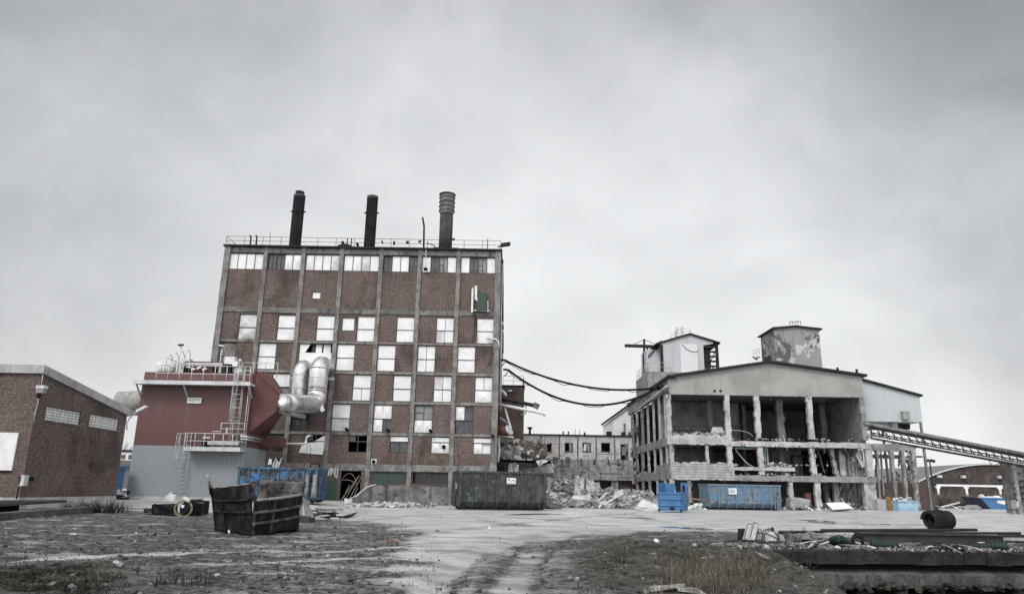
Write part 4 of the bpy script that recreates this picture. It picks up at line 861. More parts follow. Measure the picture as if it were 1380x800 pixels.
for px in (826, 831): x = W(px,660,MY).x; MB().box(x-.17, x+.17, MY-.2, MY+.15, 0, z1m-.03).build('column', CONC, MBD)
MB().box(W(834,660,MY).x, mx1_, MY+.3, MY+.6, 0, z1m-.02).build('brick_infill', BRICK2, MBD)
a, c = W(843,658,MY+.2), W(850,667,MY+.2); mb = MB(); mb.box(a.x,c.x,MY+.18,MY+.26,c.z,a.z,0); [mb.box(a.x+.05+.25*k,a.x+.25+.25*k,MY+.16,MY+.178,c.z+.06,a.z-.06,1) for k in range(2)]; mb.build('window', [WHITE, GLASS_G], MBD)
for px, h, w_ in ((714,1.0,.3),(759,.42,.14),(766,.42,.14),(775,.7,.05),(781,.6,.05),(788,.35,.2),(821,.5,.55),(840,.45,.4)):
    x = W(px,586,MY+1).x; mb = MB()
    if px == 714: mb.lathe((x,MY+1,z3m+.1), [(.28,0),(.14,.08),(.12,.6),(.3,.72),(.3,.85),(.05,.9)], 12)
    else: mb.box(x-w_/2, x+w_/2, MY+.9, MY+.9+w_, z3m+.1, z3m+.14+h)
    mb.build('roof_vent', DARKM, MBD)

# ruined annex against the factory flank
RA = thing('ruined_annex', 'half demolished annex of torn concrete and dark brick behind the black container', 'ruin', (1, 63, 0)); rg = random.Random(21)
def jag(pts, Y, th_, mat, name, parent, j=.12, sub=5):
    out = []
    for i in range(len(pts)):
        a_, b_ = W(*pts[i], Y), W(*pts[(i+1)%len(pts)], Y)
        for k in range(sub): q = a_.lerp(b_, k/sub); out.append((q.x+rg.uniform(-j,j), Y, q.z+rg.uniform(-j,j)))
    return MB().prism(out, (0,th_,0)).build(name, mat, parent)
jag([(668,592),(676,589),(700,592),(703,600),(703,622),(668,618)], 62.2, .3, CONC_B, 'torn_wall', RA)
jag([(700,592),(718,595),(736,597),(737,612),(735,619),(712,622),(700,620)], 62.6, .35, BRICK2, 'torn_wall', RA)
jag([(668,617),(700,622),(736,616),(742,622),(738,626),(700,630),(668,628)], 61.8, .5, DARKM, 'bent_roofing', RA, .15)
jag([(698,625),(716,623),(746,624),(746,640),(700,642)], 63.5, .4, CONC_L, 'wall_stump', RA, .06)
jag([(664,624),(700,626),(700,690),(664,690)], 64.2, .3, BRICK2, 'wall_stump', RA, .03)
jag([(700,636),(745,637),(748,645),(740,650),(700,646)], 63, .6, CONC_D, 'floor_slab', RA, .08)
jag([(736,642),(744,643),(748,660),(752,690),(736,690)], 62.9, .5, CONC_L, 'wall_stump', RA, .07)
jag([(686,625),(694,622),(700,628),(697,638),(688,640),(684,634)], 61.3, .9, CONC_B, 'hanging_block', RA, .06)
jag([(722,621),(736,618),(738,622),(726,627)], 61.4, .3, WHITE_D, 'hanging_sheet', RA, .05)
mb = MB()
for k in range(70): p = W(rg.uniform(672,740), rg.choice((594,600,608,619,622,626,638))+rg.uniform(-3,3), 61.9+rg.random()*.4); mb.chunk(p, (rg.uniform(.1,.5),.2,rg.uniform(.08,.3)), rg, rg.randrange(3))
mb.build('rubble', [CONC_B, CONC_D, CONC_L], RA, None, None, None, 'stuff')
mb = MB()
for k in range(26): p = W(rg.uniform(674,742), rg.choice((596,610,620,624,640)), 61.6); mb.tube([p, p+Vector((rg.uniform(-.5,.7),rg.uniform(-.3,.1),rg.uniform(-.7,.4)))], .02, 4)
mb.build('rebar', DARKM, RA)

# rubble pile between the buildings
rg = random.Random(31); mb = MB()
def pile_h(x, y):
    h = 2.0*math.exp(-((x-5.4)/1.6)**2-((y-62.5)/3.2)**2) + 1.1*math.exp(-((x-8.6)/1.9)**2-((y-61)/3.0)**2) + .8*math.exp(-((x-11.2)/1.3)**2-((y-60.5)/2.2)**2) + 1.5*math.exp(-((x-3.4)/1.0)**2-((y-62)/2.5)**2)
    return h
n = 46; vs = []; fs = []
for j in range(n):
    for i in range(n):
        x = 1.8+11.2*i/(n-1); y = 55.5+13*j/(n-1); h = pile_h(x,y); h = h*(1+.35*mnoise.noise((x*1.1,y*1.1,3)))-.06; vs.append((x,y,h))
fs = [(j*n+i,j*n+i+1,(j+1)*n+i+1,(j+1)*n+i) for j in range(n-1) for i in range(n-1)]; mb.add(vs, fs, 3)
for k in range(1500):
    x, y = rg.uniform(2, 12.8), rg.uniform(56.5, 66); h = pile_h(x,y)
    if h < .12 and rg.random() > .12: continue
    s = rg.choice((.12,.18,.25,.3,.45))*(.6+rg.random()*.6); mb.chunk((x,y,h+rg.uniform(-.05,.12)), (s*1.6,s*1.2,s*.7), rg, rg.choice((0,0,0,1,1,2)))
for k in range(90):
    x, y = rg.uniform(4, 12), rg.uniform(56.8, 62); h = pile_h(x,y)
    if h < .1: continue
    a_ = rg.uniform(-1.2,1.2); l = rg.uniform(.5,1.3); d = Vector((math.cos(a_), math.sin(a_)*.5, rg.uniform(-.25,.3)))*l; p = Vector((x,y,h+.1)); mb.bar(p-d, p+d, rg.uniform(.06,.2), .05, rg.choice((2,2,0,4)))
for k in range(60):
    x, y = rg.uniform(2.4, 9.5), rg.uniform(57, 64); h = pile_h(x,y)
    if h > .2: p = Vector((x,y,h)); mb.tube([p, p+Vector((rg.uniform(-.5,.5),rg.uniform(-.4,.1),rg.uniform(.1,.7))), p+Vector((rg.uniform(-.9,.9),rg.uniform(-.4,.1),rg.uniform(-.1,.6)))], .02, 4, 5)
for k in range(260):
    x, y = rg.uniform(2.2, 7.5), rg.uniform(56.5, 65); h = pile_h(x,y)
    if h > .15: s = rg.uniform(.15,.4); mb.chunk((x,y,h), (s,s*.6,s*.4), rg, rg.choice((5,6,6)))
mb.build('rubble', [CONC_B, CONC_D, CONC_L, CONC_D, WOOD, DARKM, BRICK2], None, 'heap of broken concrete and splintered boards between the two big buildings', 'rubble', None, 'stuff')
def slab(pts, Y, th_, label, mat, dent=.05, name='concrete_slab', cat='slab'):
    v = [W(*p, Y+dy_) for *p, dy_ in pts]; o = MB(); o.sheet(v[0], v[1], v[2], v[3], 8, 6, th_, dent, Y); o.build(name, mat, None, label, cat)
slab([(772,668,0),(786,672,0),(788,645,1.2),(778,637,1.2)], 59, .25, 'upright jagged concrete slab at the crest of the rubble heap', CONC_B, .35)
slab([(790,668,0),(812,670,0),(808,650,1.5),(790,643,1.0)], 59.5, .22, 'curved hollow concrete slab behind the crest of the rubble heap', CONC_B, .5)
slab([(826,670,0),(840,672,0),(838,658,.8),(828,664,.8)], 58.5, .2, 'small tilted concrete slab on the right shoulder of the rubble heap', CONC_L, .15)
slab([(768,676,0),(797,676,0),(795,664,.8),(772,667,.8)], 57.5, .3, 'broad flat lump of concrete low at the front of the rubble heap', CONC_L, .4)
slab([(858,681,0),(889,687,0),(886,679,1.2),(866,671,1.4)], 54.5, .1, 'long pale sheet lying at the right foot of the rubble heap', PANELW, .12, 'loose_sheet', 'sheet')
slab([(855,684,0),(882,687.5,0),(884,686,.8),(856,682,.8)], 54, .07, 'flat white board on the ground before the long pale sheet', WHITE_D, .05, 'loose_sheet', 'sheet')
PL = [((797,684),(818,663),'steepest pale plank leaning on the rubble heap'),((812,680),(840,664),'second pale plank crossing the rubble heap'),((805,677),(850,683),'long pale plank lying low along the rubble front'),((822,684),(832,668),'short plank sticking up right of the crossing planks'),((838,680),(862,672),'plank pointing to the long pale sheet on the right')]
for (a_, b_, lab) in PL: MB().bar(W(*a_,56.8), W(*b_,57.6), .22, .07).build('broken_plank', WHITE_D if 'pale' in lab else WOOD, None, lab, 'plank', 'planks on the rubble heap')
th = thing('spoil_heap', 'brown earth bank sloping down behind the black container end', 'earth', G(745, 686)); vs = []; n = 30
for j in range(n):
    for i in range(n):
        x = 1.6+3.0*i/(n-1); y = 53+6*j/(n-1); h = 1.7*max(0,1-(x-1.6)/2.6)**1.4*math.exp(-((y-56)/2.6)**2); vs.append((x,y,h*(1+.6*mnoise.noise((x*2.3,y*2.3,1)))+.12*mnoise.noise((x*6,y*6,4))*(h>.1)-.05))
MB().add(vs, [(j*n+i,j*n+i+1,(j+1)*n+i+1,(j+1)*n+i) for j in range(n-1) for i in range(n-1)], 0, True).build('earth', grunge('earth_brown', (.10,.085,.075), (.055,.048,.043), 3, rough=.95, bump=.8), th)

# ------------------------------------------------------------------ gutted concrete hall on the right
HY = 64.0
H = thing('concrete_hall', 'gutted concrete frame hall with a beige gable and open floors', 'building', (22.5, HY, 0))
hx0, hx1 = 14.1, 31.15
def hz(px, py): return W(px, py, HY).z
zl = 9.62; eL, eA, eR = 11.28, 12.72, 11.66; xa = W(1036,487,HY).x
MB().prism([(hx0,HY,zl),(hx1,HY,zl),(hx1,HY,eR-.2),(xa,HY,eA-.2),(hx0,HY,eL-.2)], (0,.3,0)).build('gable_wall', RENDER, H)
mb = MB()
for (xa_, za_), (xb_, zb_) in (((hx0-.25,eL-.03),(xa,eA)), ((xa,eA),(hx1+.35,eR-.03))): mb.prism([(xa_,HY-.35,za_-.19),(xb_,HY-.35,zb_-.19),(xb_,HY-.35,zb_+.02),(xa_,HY-.35,za_+.02)], (0,23,0))
mb.build('roof', DARKM, H)
mb = MB(); [mb.box(W(px,525,HY).x-.1, W(px,525,HY).x+.1, HY-.02, HY-.003, hz(px,528), hz(px,525)) for px in (963,971)]; mb.build('vent_hole', BLACK, H)
z2t, z2b = 5.98, 5.28; z1t, z1b = 2.95, 2.35
# side fascia and left flank
SX = hx0
mb = MB(); mb.box(SX-.12, SX+.2, HY+.31, 86.8, 10.0, eL-.3); mb.box(SX-.12, SX+.0, HY-.05, HY+.3, 9.7, eL-.3); mb.build('eaves_beam', CONC, H)
MB().tube([(SX-.25,HY+.1,10.35),(SX-.25,80,9.85)], .07, 6).build('gutter_pipe', PLASTW, H)
MB().box(SX-.28, SX+.5, HY-.3, 86.8, eL-.28, eL-.2).build('eaves_trim', DARKM, H)
rg = random.Random(44); mb = MB()
for k in range(22):
    y0_ = HY+.3+(86.5-HY-.3)*k/22; y1_ = HY+.3+(86.5-HY-.3)*(k+1)/22
    mb.box(SX-.06+rg.uniform(-.012,.012), SX+.25, y0_, y1_, z2b+rg.uniform(-.03,.03), z2t+rg.uniform(-.06,.08))
mb.build('edge_beam', CONC, H); mb = MB()
for k in range(22):
    y0_ = HY+.3+(86.5-HY-.3)*k/22; y1_ = HY+.3+(86.5-HY-.3)*(k+1)/22
    if y0_ < 71: mb.box(SX-.04+rg.uniform(-.03,.03), SX+.3, y0_, y1_, z1b+rg.uniform(-.05,.05), 3.75+rg.uniform(-.1,.12))
    else: mb.box(SX-.05+rg.uniform(-.02,.02), SX+.25, y0_, y1_, z1b+rg.uniform(-.06,.06), z1t+rg.uniform(-.1,.4))
mb.build('edge_beam', CONC, H)
for (y, w_, lo, hi) in ((66.6,.32,z2t,10),(69.2,.32,z2t,10),(72.0,.34,z2t,10),(75,.36,z2t,10),(78.2,.9,z2t,10),(81.5,.5,z2t,10),(84.6,1.5,z2t,10),
                        (66.5,.3,z1t,z2b),(69.1,.3,z1t,z2b),(72.0,.34,z1t,z2b),(75.2,.5,z1t,z2b),(78.6,1.0,z1t,z2b),(82,.7,z1t,z2b),(85.2,1.5,z1t,z2b),
                        (67.5,.36,0,z1b),(71.2,.4,0,z1b),(75,.6,0,z1b),(78.8,.9,0,z1b),(82.4,.9,0,z1b),(85.6,1.4,0,z1b)):
    n = 7; mb = MB(); jg = .03 if w_ < .45 else .12
    for k in range(n):
        za, zb_ = lo+(hi-lo)*k/n, lo+(hi-lo)*(k+1)/n; j0, j1 = rg.uniform(-jg,jg), rg.uniform(-jg,jg); mb.box(SX-.05+rg.uniform(-.012,.012), SX+.12, y-w_/2+j0, y+w_/2+j1, za, zb_)
    mb.build('pier', CONC_L if w_ < .6 else CONC, H)
mb = MB()
for k in range(30): y = rg.uniform(77, 86.5); z = rg.uniform(.8, 9.8); p = Vector((SX-.08, y, z)); mb.tube([p, p+Vector((rg.uniform(-.35,-.05), rg.uniform(-.6,.6), rg.uniform(-.8,.4)))], .025, 4)
mb.build('rebar', DARKM, H, None, None, None, 'stuff')
mb = MB()
for k in range(36): mb.chunk((SX-.05-rg.random()*.1, rg.uniform(79,86.6), rg.choice((z2b,z2t,z1t,z1b,4,8))+rg.uniform(-.4,.4)), (.15,.5,.45), rg, rg.randrange(2))
mb.build('broken_edge', [CONC_B, CONC_D], H, None, None, None, 'stuff')
# front columns
def col(px, w_, lo, hi, mat=CONC_L, y=HY, name='column', top=None):
    x = W(px, (565 if lo > 5 else 615 if lo > 2 else 665), y).x; n = 8; mb = MB(); x2 = x if top is None else W(top, 600, y).x
    for k in range(n):
        za, zb_ = lo+(hi-lo)*k/n, lo+(hi-lo)*(k+1)/n; dx = (x2-x)*k/n; mb.box(x-w_/2+rg.uniform(-.05,.05)+dx, x+w_/2+rg.uniform(-.05,.05)+dx, y+rg.uniform(0,.03), y+.45, za, zb_)
    mb.build(name, mat, H)
for px, w_ in ((902,.36),(981.5,.40),(1021.8,.42),(1093,.42),(1164.5,.42)): col(px, w_, z2t-.05, zl+.0, CONC_L if px < 1160 else CONC)
for px, w_ in ((906,.36),(954,.26),(984,.42),(1025.5,.42),(1096,.42),(1171.5,.5)): col(px, w_, z1t-.1, z2b+.02)
for px, w_ in ((907,.42),(930,.3),(1066.5,.35),(1103,.45)): col(px, w_, 0, z1b+.02, CONC_L if px != 930 else CONC)
col(1173.5, 1.0, 0, z1b, CONC_L); 
def strip(px0, px1, lo, hi, name, mat, y=HY-.06, d=.45, rag=.05, seg=16):
    x0, x1 = W(px0, 600, y).x, W(px1, 600, y).x; mb = MB()
    for k in range(seg): a_, b_ = x0+(x1-x0)*k/seg, x0+(x1-x0)*(k+1)/seg; mb.box(a_, b_, y+rg.uniform(-.02,.02), y+d, lo+rg.uniform(-rag,rag)*.5, hi+rg.uniform(-rag,rag))
    return mb.build(name, mat, H)
strip(900, 987, z2b+.02, z2t+.12, 'edge_beam', CONC_L, rag=.08); strip(985, 1173.5, z2b-.06, z2t-.32, 'edge_beam', CONC_L)
strip(903.5, 987.5, z1b, 3.78, 'parapet', CONC_L, HY-.1, .4, .1); strip(987, 1069, 3.2, 3.48, 'sill_beam', CONC_L, HY-.05, .4, .05, 9); strip(986, 1177, z1b-.02, z1b+.47, 'edge_beam', CONC, HY-.08, .5, .05, 20)
mb = MB()
for k in range(6): mb.box(W(904,630,HY).x, W(987,630,HY).x, HY-.125, HY-.108, z1b+.2+k*.22, z1b+.222+k*.22)
mb.build('board_marks', CONC_D, H)
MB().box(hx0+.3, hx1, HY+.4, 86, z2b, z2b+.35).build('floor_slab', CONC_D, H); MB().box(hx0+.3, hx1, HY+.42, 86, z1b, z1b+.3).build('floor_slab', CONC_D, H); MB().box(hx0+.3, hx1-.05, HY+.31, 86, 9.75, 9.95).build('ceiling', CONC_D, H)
mb = MB(); mb.box(hx0+.3, 22.2, 71, 71.3, z2t-.3, 9.74); mb.box(22.2, hx1-.05, 77, 77.3, z2t-.3, 9.74); mb.box(22.0, 22.2, 71.3, 77, z2t-.3, 9.74)
mb.box(hx0+.3, 19.2, 70, 70.3, z1t-.2, z2b-.01); mb.box(19.2, 25.8, 74, 74.3, z1t-.2, z2b-.01); mb.box(23.6, 27.2, 69, 69.3, z1t-.2, z2b-.01); mb.box(26.9, hx1, 76, 76.3, z1t-.2, z2b-.01)
mb.box(hx0+.3, 19, 70, 70.3, 0, z1b-.01); mb.box(19, hx1, 72, 72.3, 0, z1b-.01); mb.build('inner_wall', grunge('plaster_grimy', (.30,.285,.265), (.17,.16,.15), .7, c3=(.08,.073,.068), lo3=.55, hi3=.72, streak=(.07,.064,.06), stk=(.52,.75), rough=.9, bump=.3), H)
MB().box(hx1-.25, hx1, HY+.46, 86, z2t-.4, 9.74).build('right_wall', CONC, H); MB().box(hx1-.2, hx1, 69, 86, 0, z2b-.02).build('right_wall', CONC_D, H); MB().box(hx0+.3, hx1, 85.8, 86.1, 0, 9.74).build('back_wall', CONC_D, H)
for px, y, lo, hi, w_ in ((957.5,69,z2t-.3,9.7,.45),(1052.5,67,z2t-.3,9.7,.6),(1110,70,z2t-.3,9.7,.5),(1139,69,z2t-.3,9.7,.5),(1003,72,z2t-.3,9.7,.4),(1004,69,z1t-.3,z2b,.2),(1053.5,67,z1t-.2,z2b,.45),(1030,69,z1t-.2,z2b,.3)): col(px, w_, lo, hi, CONC, y, 'inner_column')
col(1115, .4, 0, z1b, CONC, 66.5, 'inner_column'); col(1126.5, .3, z1t-.2, z2b-.1, CONC_L, 65, 'leaning_post', 1120); col(1129, .45, -.05, z1b, CONC, 64.9, 'leaning_post', 1121)
for px in (1034.5,1031): x = W(px,615,HY+.7).x; MB().box(x-.07, x+.07, HY+.7, HY+.8, z1t, z2b-.01).build('steel_post', plain('paint_mint', (.24,.33,.31)), H)
x0, x1 = W(991,600,HY+.5).x, W(1034,600,HY+.5).x; MB().box(x0, x1, HY+.5, HY+.6, z2b-.28, z2b-.12).build('steel_beam', plain('paint_mint2', (.24,.33,.31)), H)
MB().tube(sag(W(989,602,HY+.6), W(1018,630,HY+.6), .3, 10), .035, 5).build('hanging_cable', WHITE_D, H); MB().tube([W(1055,585,HY+.3), W(1060,600,HY), W(1061,607,HY)], .025, 5).build('hanging_cable', GALV, H)
# round core wall with stripped panels
cx = W(1146,640,67).x; mb = MB(); mb.lathe((cx,67.2,-.02), [(1.25,0),(1.25,z2b)], 28); mb.build('round_core', grunge('core_stripped', (.60,.59,.57), (.40,.39,.37), .8, c3=(.12,.11,.10), lo3=.55, hi3=.68, streak=(.09,.085,.08), stk=(.5,.68), sscale=2.2, rough=.9, bump=.7), H)
mb = MB()
for k in range(12): a_ = R(200+14*k); mb.bar((cx+1.27*math.cos(a_),67.2+1.27*math.sin(a_),.2), (cx+1.27*math.cos(a_),67.2+1.27*math.sin(a_),z2b-.1), .03, .03)
mb.build('core_bars', CONC_D, H)
slab_ = MB(); slab_.sheet(W(1133,641,65.5), W(1141,642,65.5), W(1139,612,65.7), W(1130,607,65.7), 4, 8, .06, .25, 2); slab_.build('peeling_sheet', WHITE_D, H)
mb = MB(); mb.prism([W(1153,612,64.6), W(1157,606,64.6), W(1160,606,64.6), W(1166,627,64.6), W(1162,630,64.6)], (0,.1,0)); mb.build('hanging_board', WHITE_D, H)
mb = MB(); mb.prism([W(1162,630,64.8), W(1166,628,64.8), W(1170,643,64.8), W(1165,643,64.8)], (0,.1,0)); mb.build('hanging_board', CONC_D, H)
for k, (px0, py0, px1, py1) in enumerate(((1112,609.5,1122,628),)):
    a, c = W(px0,py0,72), W(px1,py1,72); mb = MB()
    for i in range(4): mb.box(a.x+(c.x-a.x)*i/3-.04, a.x+(c.x-a.x)*i/3+.04, 71.9, 71.98, c.z, a.z, 0); mb.box(a.x, c.x, 71.9, 71.98, c.z+(a.z-c.z)*i/3-.04, c.z+(a.z-c.z)*i/3+.04, 0)
    mb.box(a.x, c.x, 72, 72.04, c.z, a.z, 1); mb.build('inner_window', [DARKM, GLASS_G], H)
a, c = W(1066,613,68.8), W(1096,640,68.8); mb = MB(); mb.box(a.x, c.x, 68.8, 68.9, a.z-.15, a.z); mb.box(a.x, a.x+.15, 68.8, 68.9, c.z, a.z-.15); mb.build('niche_frame', DARKM, H)
for px, y in ((1066,66),(1100,66.3),(1115,65)): 
    pass
mb = MB()
for k in range(420):
    q = rg.random(); z = 0; s = rg.uniform(.08,.32)
    if q < .22: p = W(rg.uniform(905,985), rg.uniform(584,588), HY+.3+rg.random()*1.2); 
    elif q < .3: p = W(rg.uniform(985,1170), 593-rg.random()*2, HY+.1); s *= .6
    elif q < .45: p = W(rg.uniform(1030,1068), rg.uniform(624,632), HY+.2+rg.random()*.5)
    elif q < .55: p = W(rg.uniform(905,1170), rg.choice((626.5,639)), HY+rg.random()*.2); s *= .6
    elif q < .7: a_ = rg.uniform(0,3.14); p = Vector((cx+rg.gauss(0,1.3), 65.4+rg.gauss(0,.6), max(0,rg.uniform(0,.9)-abs(rg.gauss(0,.3)))))
    else: p = Vector((rg.uniform(14.5,31), HY-.3+rg.uniform(-1.2,2.5), rg.random()*.35))
    mb.chunk(p, (s*1.5,s,s*.7), rg, rg.choice((0,0,1,2)))
mb.build('rubble', [CONC_L, CONC_B, CONC_D], H, None, None, None, 'stuff')
mb = MB()
for k in range(110):
    px = rg.uniform(900,1172); z = rg.choice((z2b,z2b,z1b,z1b,zl)); p = W(px,600,HY-.05-rg.random()*.15); p.z = z+rg.uniform(-.05,.1)
    l = rg.uniform(.15,.8)*(1.4 if px > 1095 else .8); mb.tube([p, p+Vector((rg.uniform(-.15,.15),rg.uniform(-.2,.05),-l*.6)), p+Vector((rg.uniform(-.4,.4),rg.uniform(-.3,.1),-l))], rg.choice((.015,.02,.03)), 4)
mb.build('hanging_rebar', DARKM, H, None, None, None, 'stuff'); mb = MB()
for k in range(46):
    px = rg.uniform(1100,1172); p = W(px, rg.uniform(600,684), 64.2+rg.random()*1.6); p.z = max(p.z,.15); d = Vector((rg.uniform(-.35,.35),rg.uniform(-.2,.2),rg.uniform(-.8,.8))); mb.bar(p-d, p+d, rg.uniform(.04,.16), .05, rg.randrange(3))
mb.build('wreckage', [CONC_L, CONC_D, DARKM], H, None, None, None, 'stuff')
mb = MB(); rail(mb, [W(908,588,66.5), W(957,588,66.5)], .95, 1.6, .02, (.5,)); mb.build('inner_railing', DARKM, H)
slab([(957,586,0),(979,586,0),(973,575,.5),(960,575,.5)], 65, .08, 'grey metal cabinet door lying askew on the upper open floor', GALV, .03, 'cabinet_door', 'panel')
mb = MB(); mb.tube(arc(W(990,588,64.6), (1.6,0,0), (0,0,.55), 0, 3.0, 12), .025, 5); mb.build('bent_conduit', GALV, H)

# structures on and behind the hall roof
th = thing('roof_house', 'corrugated grey gabled roof house with one bay stripped to its steel frame', 'roof house', (18, 73, 11)); Y = 73.0
x0, xa_, xc, x1 = W(891,480,Y).x, W(929.5,448,Y).x, W(948.5,480,Y).x, W(968.5,480,Y).x; ze0, zea, ze1 = W(891,461,Y).z, W(929.5,449,Y).z, W(969,461.5,Y).z
zin = zea+(ze1-zea)*(xc-xa_)/(x1-xa_)
MB().prism([(x0,Y,11.2),(xc,Y,11.2),(xc,Y,W(948,465,Y).z),(W(961,463,Y).x,Y,W(961,463,Y).z),(W(961,463,Y).x,Y,ze1+.35),(xa_,Y,zea-.12),(x0,Y,ze0-.12)], (0,.12,0)).build('front_wall', CORR, th)
MB().box(x0-.02, x0+.1, Y+.13, Y+6.5, 11.2, ze0-.12).build('side_wall', CORR, th)
a = W(916.5,463,Y-.06); c = W(941,496,Y-.06); MB().box(a.x, c.x, Y-.05, Y-.003, 11.2, a.z).build('door_panel', clad('cladding_light', (.62,.63,.64), .5, .06, dirt=(.5,.5,.5)), th)
MB().tube(sag(W(919,463,Y-.1), W(940.5,472,Y-.1), .35, 12), .05, 5).build('hanging_cable', GALV, th)
mb = MB()
for (a_, b_) in (((x0-.5,ze0-.12),(xa_,zea)), ((xa_,zea),(x1+.2,ze1))): mb.prism([(a_[0],Y-.2,a_[1]-.14),(b_[0],Y-.2,b_[1]-.14),(b_[0],Y-.2,b_[1]+.02),(a_[0],Y-.2,a_[1]+.02)], (0,7,0))
mb.build('roof', DARKM, th)
mb = MB()
for z in np.linspace(13.2, ze1-.45, 6): mb.box(xc+.05, x1-.05, Y-.02, Y+.12, z-.09, z+.09)
mb.box(x1-.28, x1, Y-.04, Y+.16, 11.2, ze1-.1); mb.bar((xc+.1,Y+.2,14.6), (x1-.3,Y+.2,13.2), .08); mb.bar((x1-.2,Y+.2,15.4), (xc+.2,Y+.2,13.2), .08); mb.build('bare_frame', DARKM, th); MB().box(xc, x1, Y+3, Y+3.1, 11.2, ze1-.1).build('inner_wall', PATCHY, th)
MB().box(W(890,480,Y).x-.02, W(890,480,Y).x+.25, Y-.16, Y-.004, 11.2, ze0-.25).build('corner_post', DARKM, th)
p = W(916,451,Y+2); mb = MB(); mb.lathe((p.x,Y+2,p.z-.6), [(.55,0),(.55,.55),(.4,.6),(.42,.75),(.38,.8),(.4,1.35),(.3,1.45)], 16); mb.build('roof_ventilator', GALV, th)
mb = MB(); b_ = W(904,459,Y+1); rail(mb, [b_, W(910,452,Y+1), W(931,449,Y+1)], .55, .8, .025); mb.build('roof_railing', GALV, th)
th = thing('concrete_tank', 'grey concrete roof tank with a railing left of the corrugated roof house', 'tank', (14.5, 73, 8)); x0 = W(872.5,505,72.5).x; ye = WX(857,513,x0).y; zt = W(880,500.5,72.5).z
MB().box(x0, 18, 72.5, ye, 10.9, zt).build("tank_wall", CONC, th); mb = MB(); rail(mb, [(x0+.1,ye,zt),(x0+.1,72.6,zt)], .95, .9, .025); rail(mb, [(x0+.1,72.6,zt),(x0+2.4,72.6,zt)], .95, 1.1, .025); mb.build('railing', GALV, th)
x2 = x0+.25; MB().box(x2, x0+1.6, 74, 77, zt+.003, zt+2.55).build('side_bay', CORR, th); mb = MB(); mb.prism([W(874.5,480.5,73.8), W(891.5,459,73.8), W(891.5,457.5,73.8), W(873.5,479.5,73.8)], (0,3.4,0)); mb.build('lean_to_roof', DARKM, th)
th = thing('hoist_gantry', 'dark T shaped hoist gantry with stay wires standing on the concrete tank', 'gantry', W(870,500,76)); Y = 75.5
MB().bar(W(842,465.5,Y), W(889,467,Y), .28, .3).build('beam', DARKM, th)
for px, t_ in ((868.2,457), (872.3,466)): MB().bar(W(px-.6,502,Y), W(px,t_,Y), .2, .2).build('post', DARKM, th)
mb = MB(); mb.tube([W(868.5,457,Y), W(852,465,Y)], .03, 4); mb.tube([W(868.5,457,Y), W(887,466,Y)], .03, 4); mb.build('stay', DARKM, th)
th = thing('roof_tower', 'square rendered tower with peeling grey patches rising from the hall roof', 'tower', (26.7, 68, 12)); Y = 68.0
x0, x1 = W(1045,470,Y).x, W(1106,470,Y).x; zt = W(1075,440.5,Y).z; yb = WX(1026,470,x0).y
MB().box(x0, x1, Y, yb, 11, zt).build('wall', PATCHY, th); mb = MB(); mb.prism([(x0-.18,Y-.25,zt-.25),(x0+(x1-x0)*.48,Y-.25,zt),(x1+.25,Y-.25,zt-.25),(x1+.25,Y-.25,zt-.13),(x0+(x1-x0)*.48,Y-.25,zt+.14),(x0-.18,Y-.25,zt-.1)], (0,yb-Y+.6,0)); mb.build('roof', DARKM, th)
mb = MB(); rail(mb, [W(1064.5,437.5,Y+1), W(1079,436.8,Y+1)], .3, .3, .03, ()); mb.build('roof_grille', DARKM, th)
mb = MB()
for k in range(9): mb.box(x0-.05, x0-.003, Y+1.2, yb-.8, 12.4+.22*k, 12.5+.22*k)
mb.build('louvre', DARKM, th)
th = thing('roof_dish', 'small white bracket with railing on the roof left of the patchy tower', 'bracket', W(1018,484,70)); mb = MB(); rail(mb, [W(1015,480,70), W(1024,477,70)], .55, .3, .025); mb.build('railing', GALV, th); p = W(1019,481.5,70); MB().lathe((p.x,70,p.z-.25), [(.08,0),(.14,.1),(.42,.3),(.38,.34)], 12).build('bowl', PLASTW, th)
for px, h in ((1129,.45),(1154.5,.2)): p = W(px, 499, 66); MB().tube([(p.x,66,11.5),(p.x,66,p.z+h*.6)], .12, 8).build('roof_pipe', DARKM, None, 'tiny roof pipe on the right slope of the hall roof, %s' % ('the taller one' if px < 1140 else 'the shorter one'), 'pipe')
th = thing('white_annex', 'white rendered annex with a dark roof edge behind the left flank of the hall', 'building', W(838,600,90)); Y = 90.0
x0 = W(826.5,575,Y).x; MB().prism([(x0,Y,3),(x0+6,Y,3),(x0+6,Y,W(826,562,Y).z+4.2),(x0,Y,W(826,564,Y).z)], (0,10,0)).build('wall', WALLW, th)
p, q = W(824.5,564,Y-.3), W(848,547,Y-.3); d = q-p; q = p+d*2.4; mb = MB(); mb.prism([p, q, q+Vector((0,0,.3)), p+Vector((0,0,.3))], (0,10.6,0)); mb.build('roof', DARKM, th); a, c = W(840,570,Y-.05), W(843.5,586,Y-.05); MB().box(a.x, c.x, Y-.05, Y-.003, c.z, a.z).build('window', GLASS_G, th)

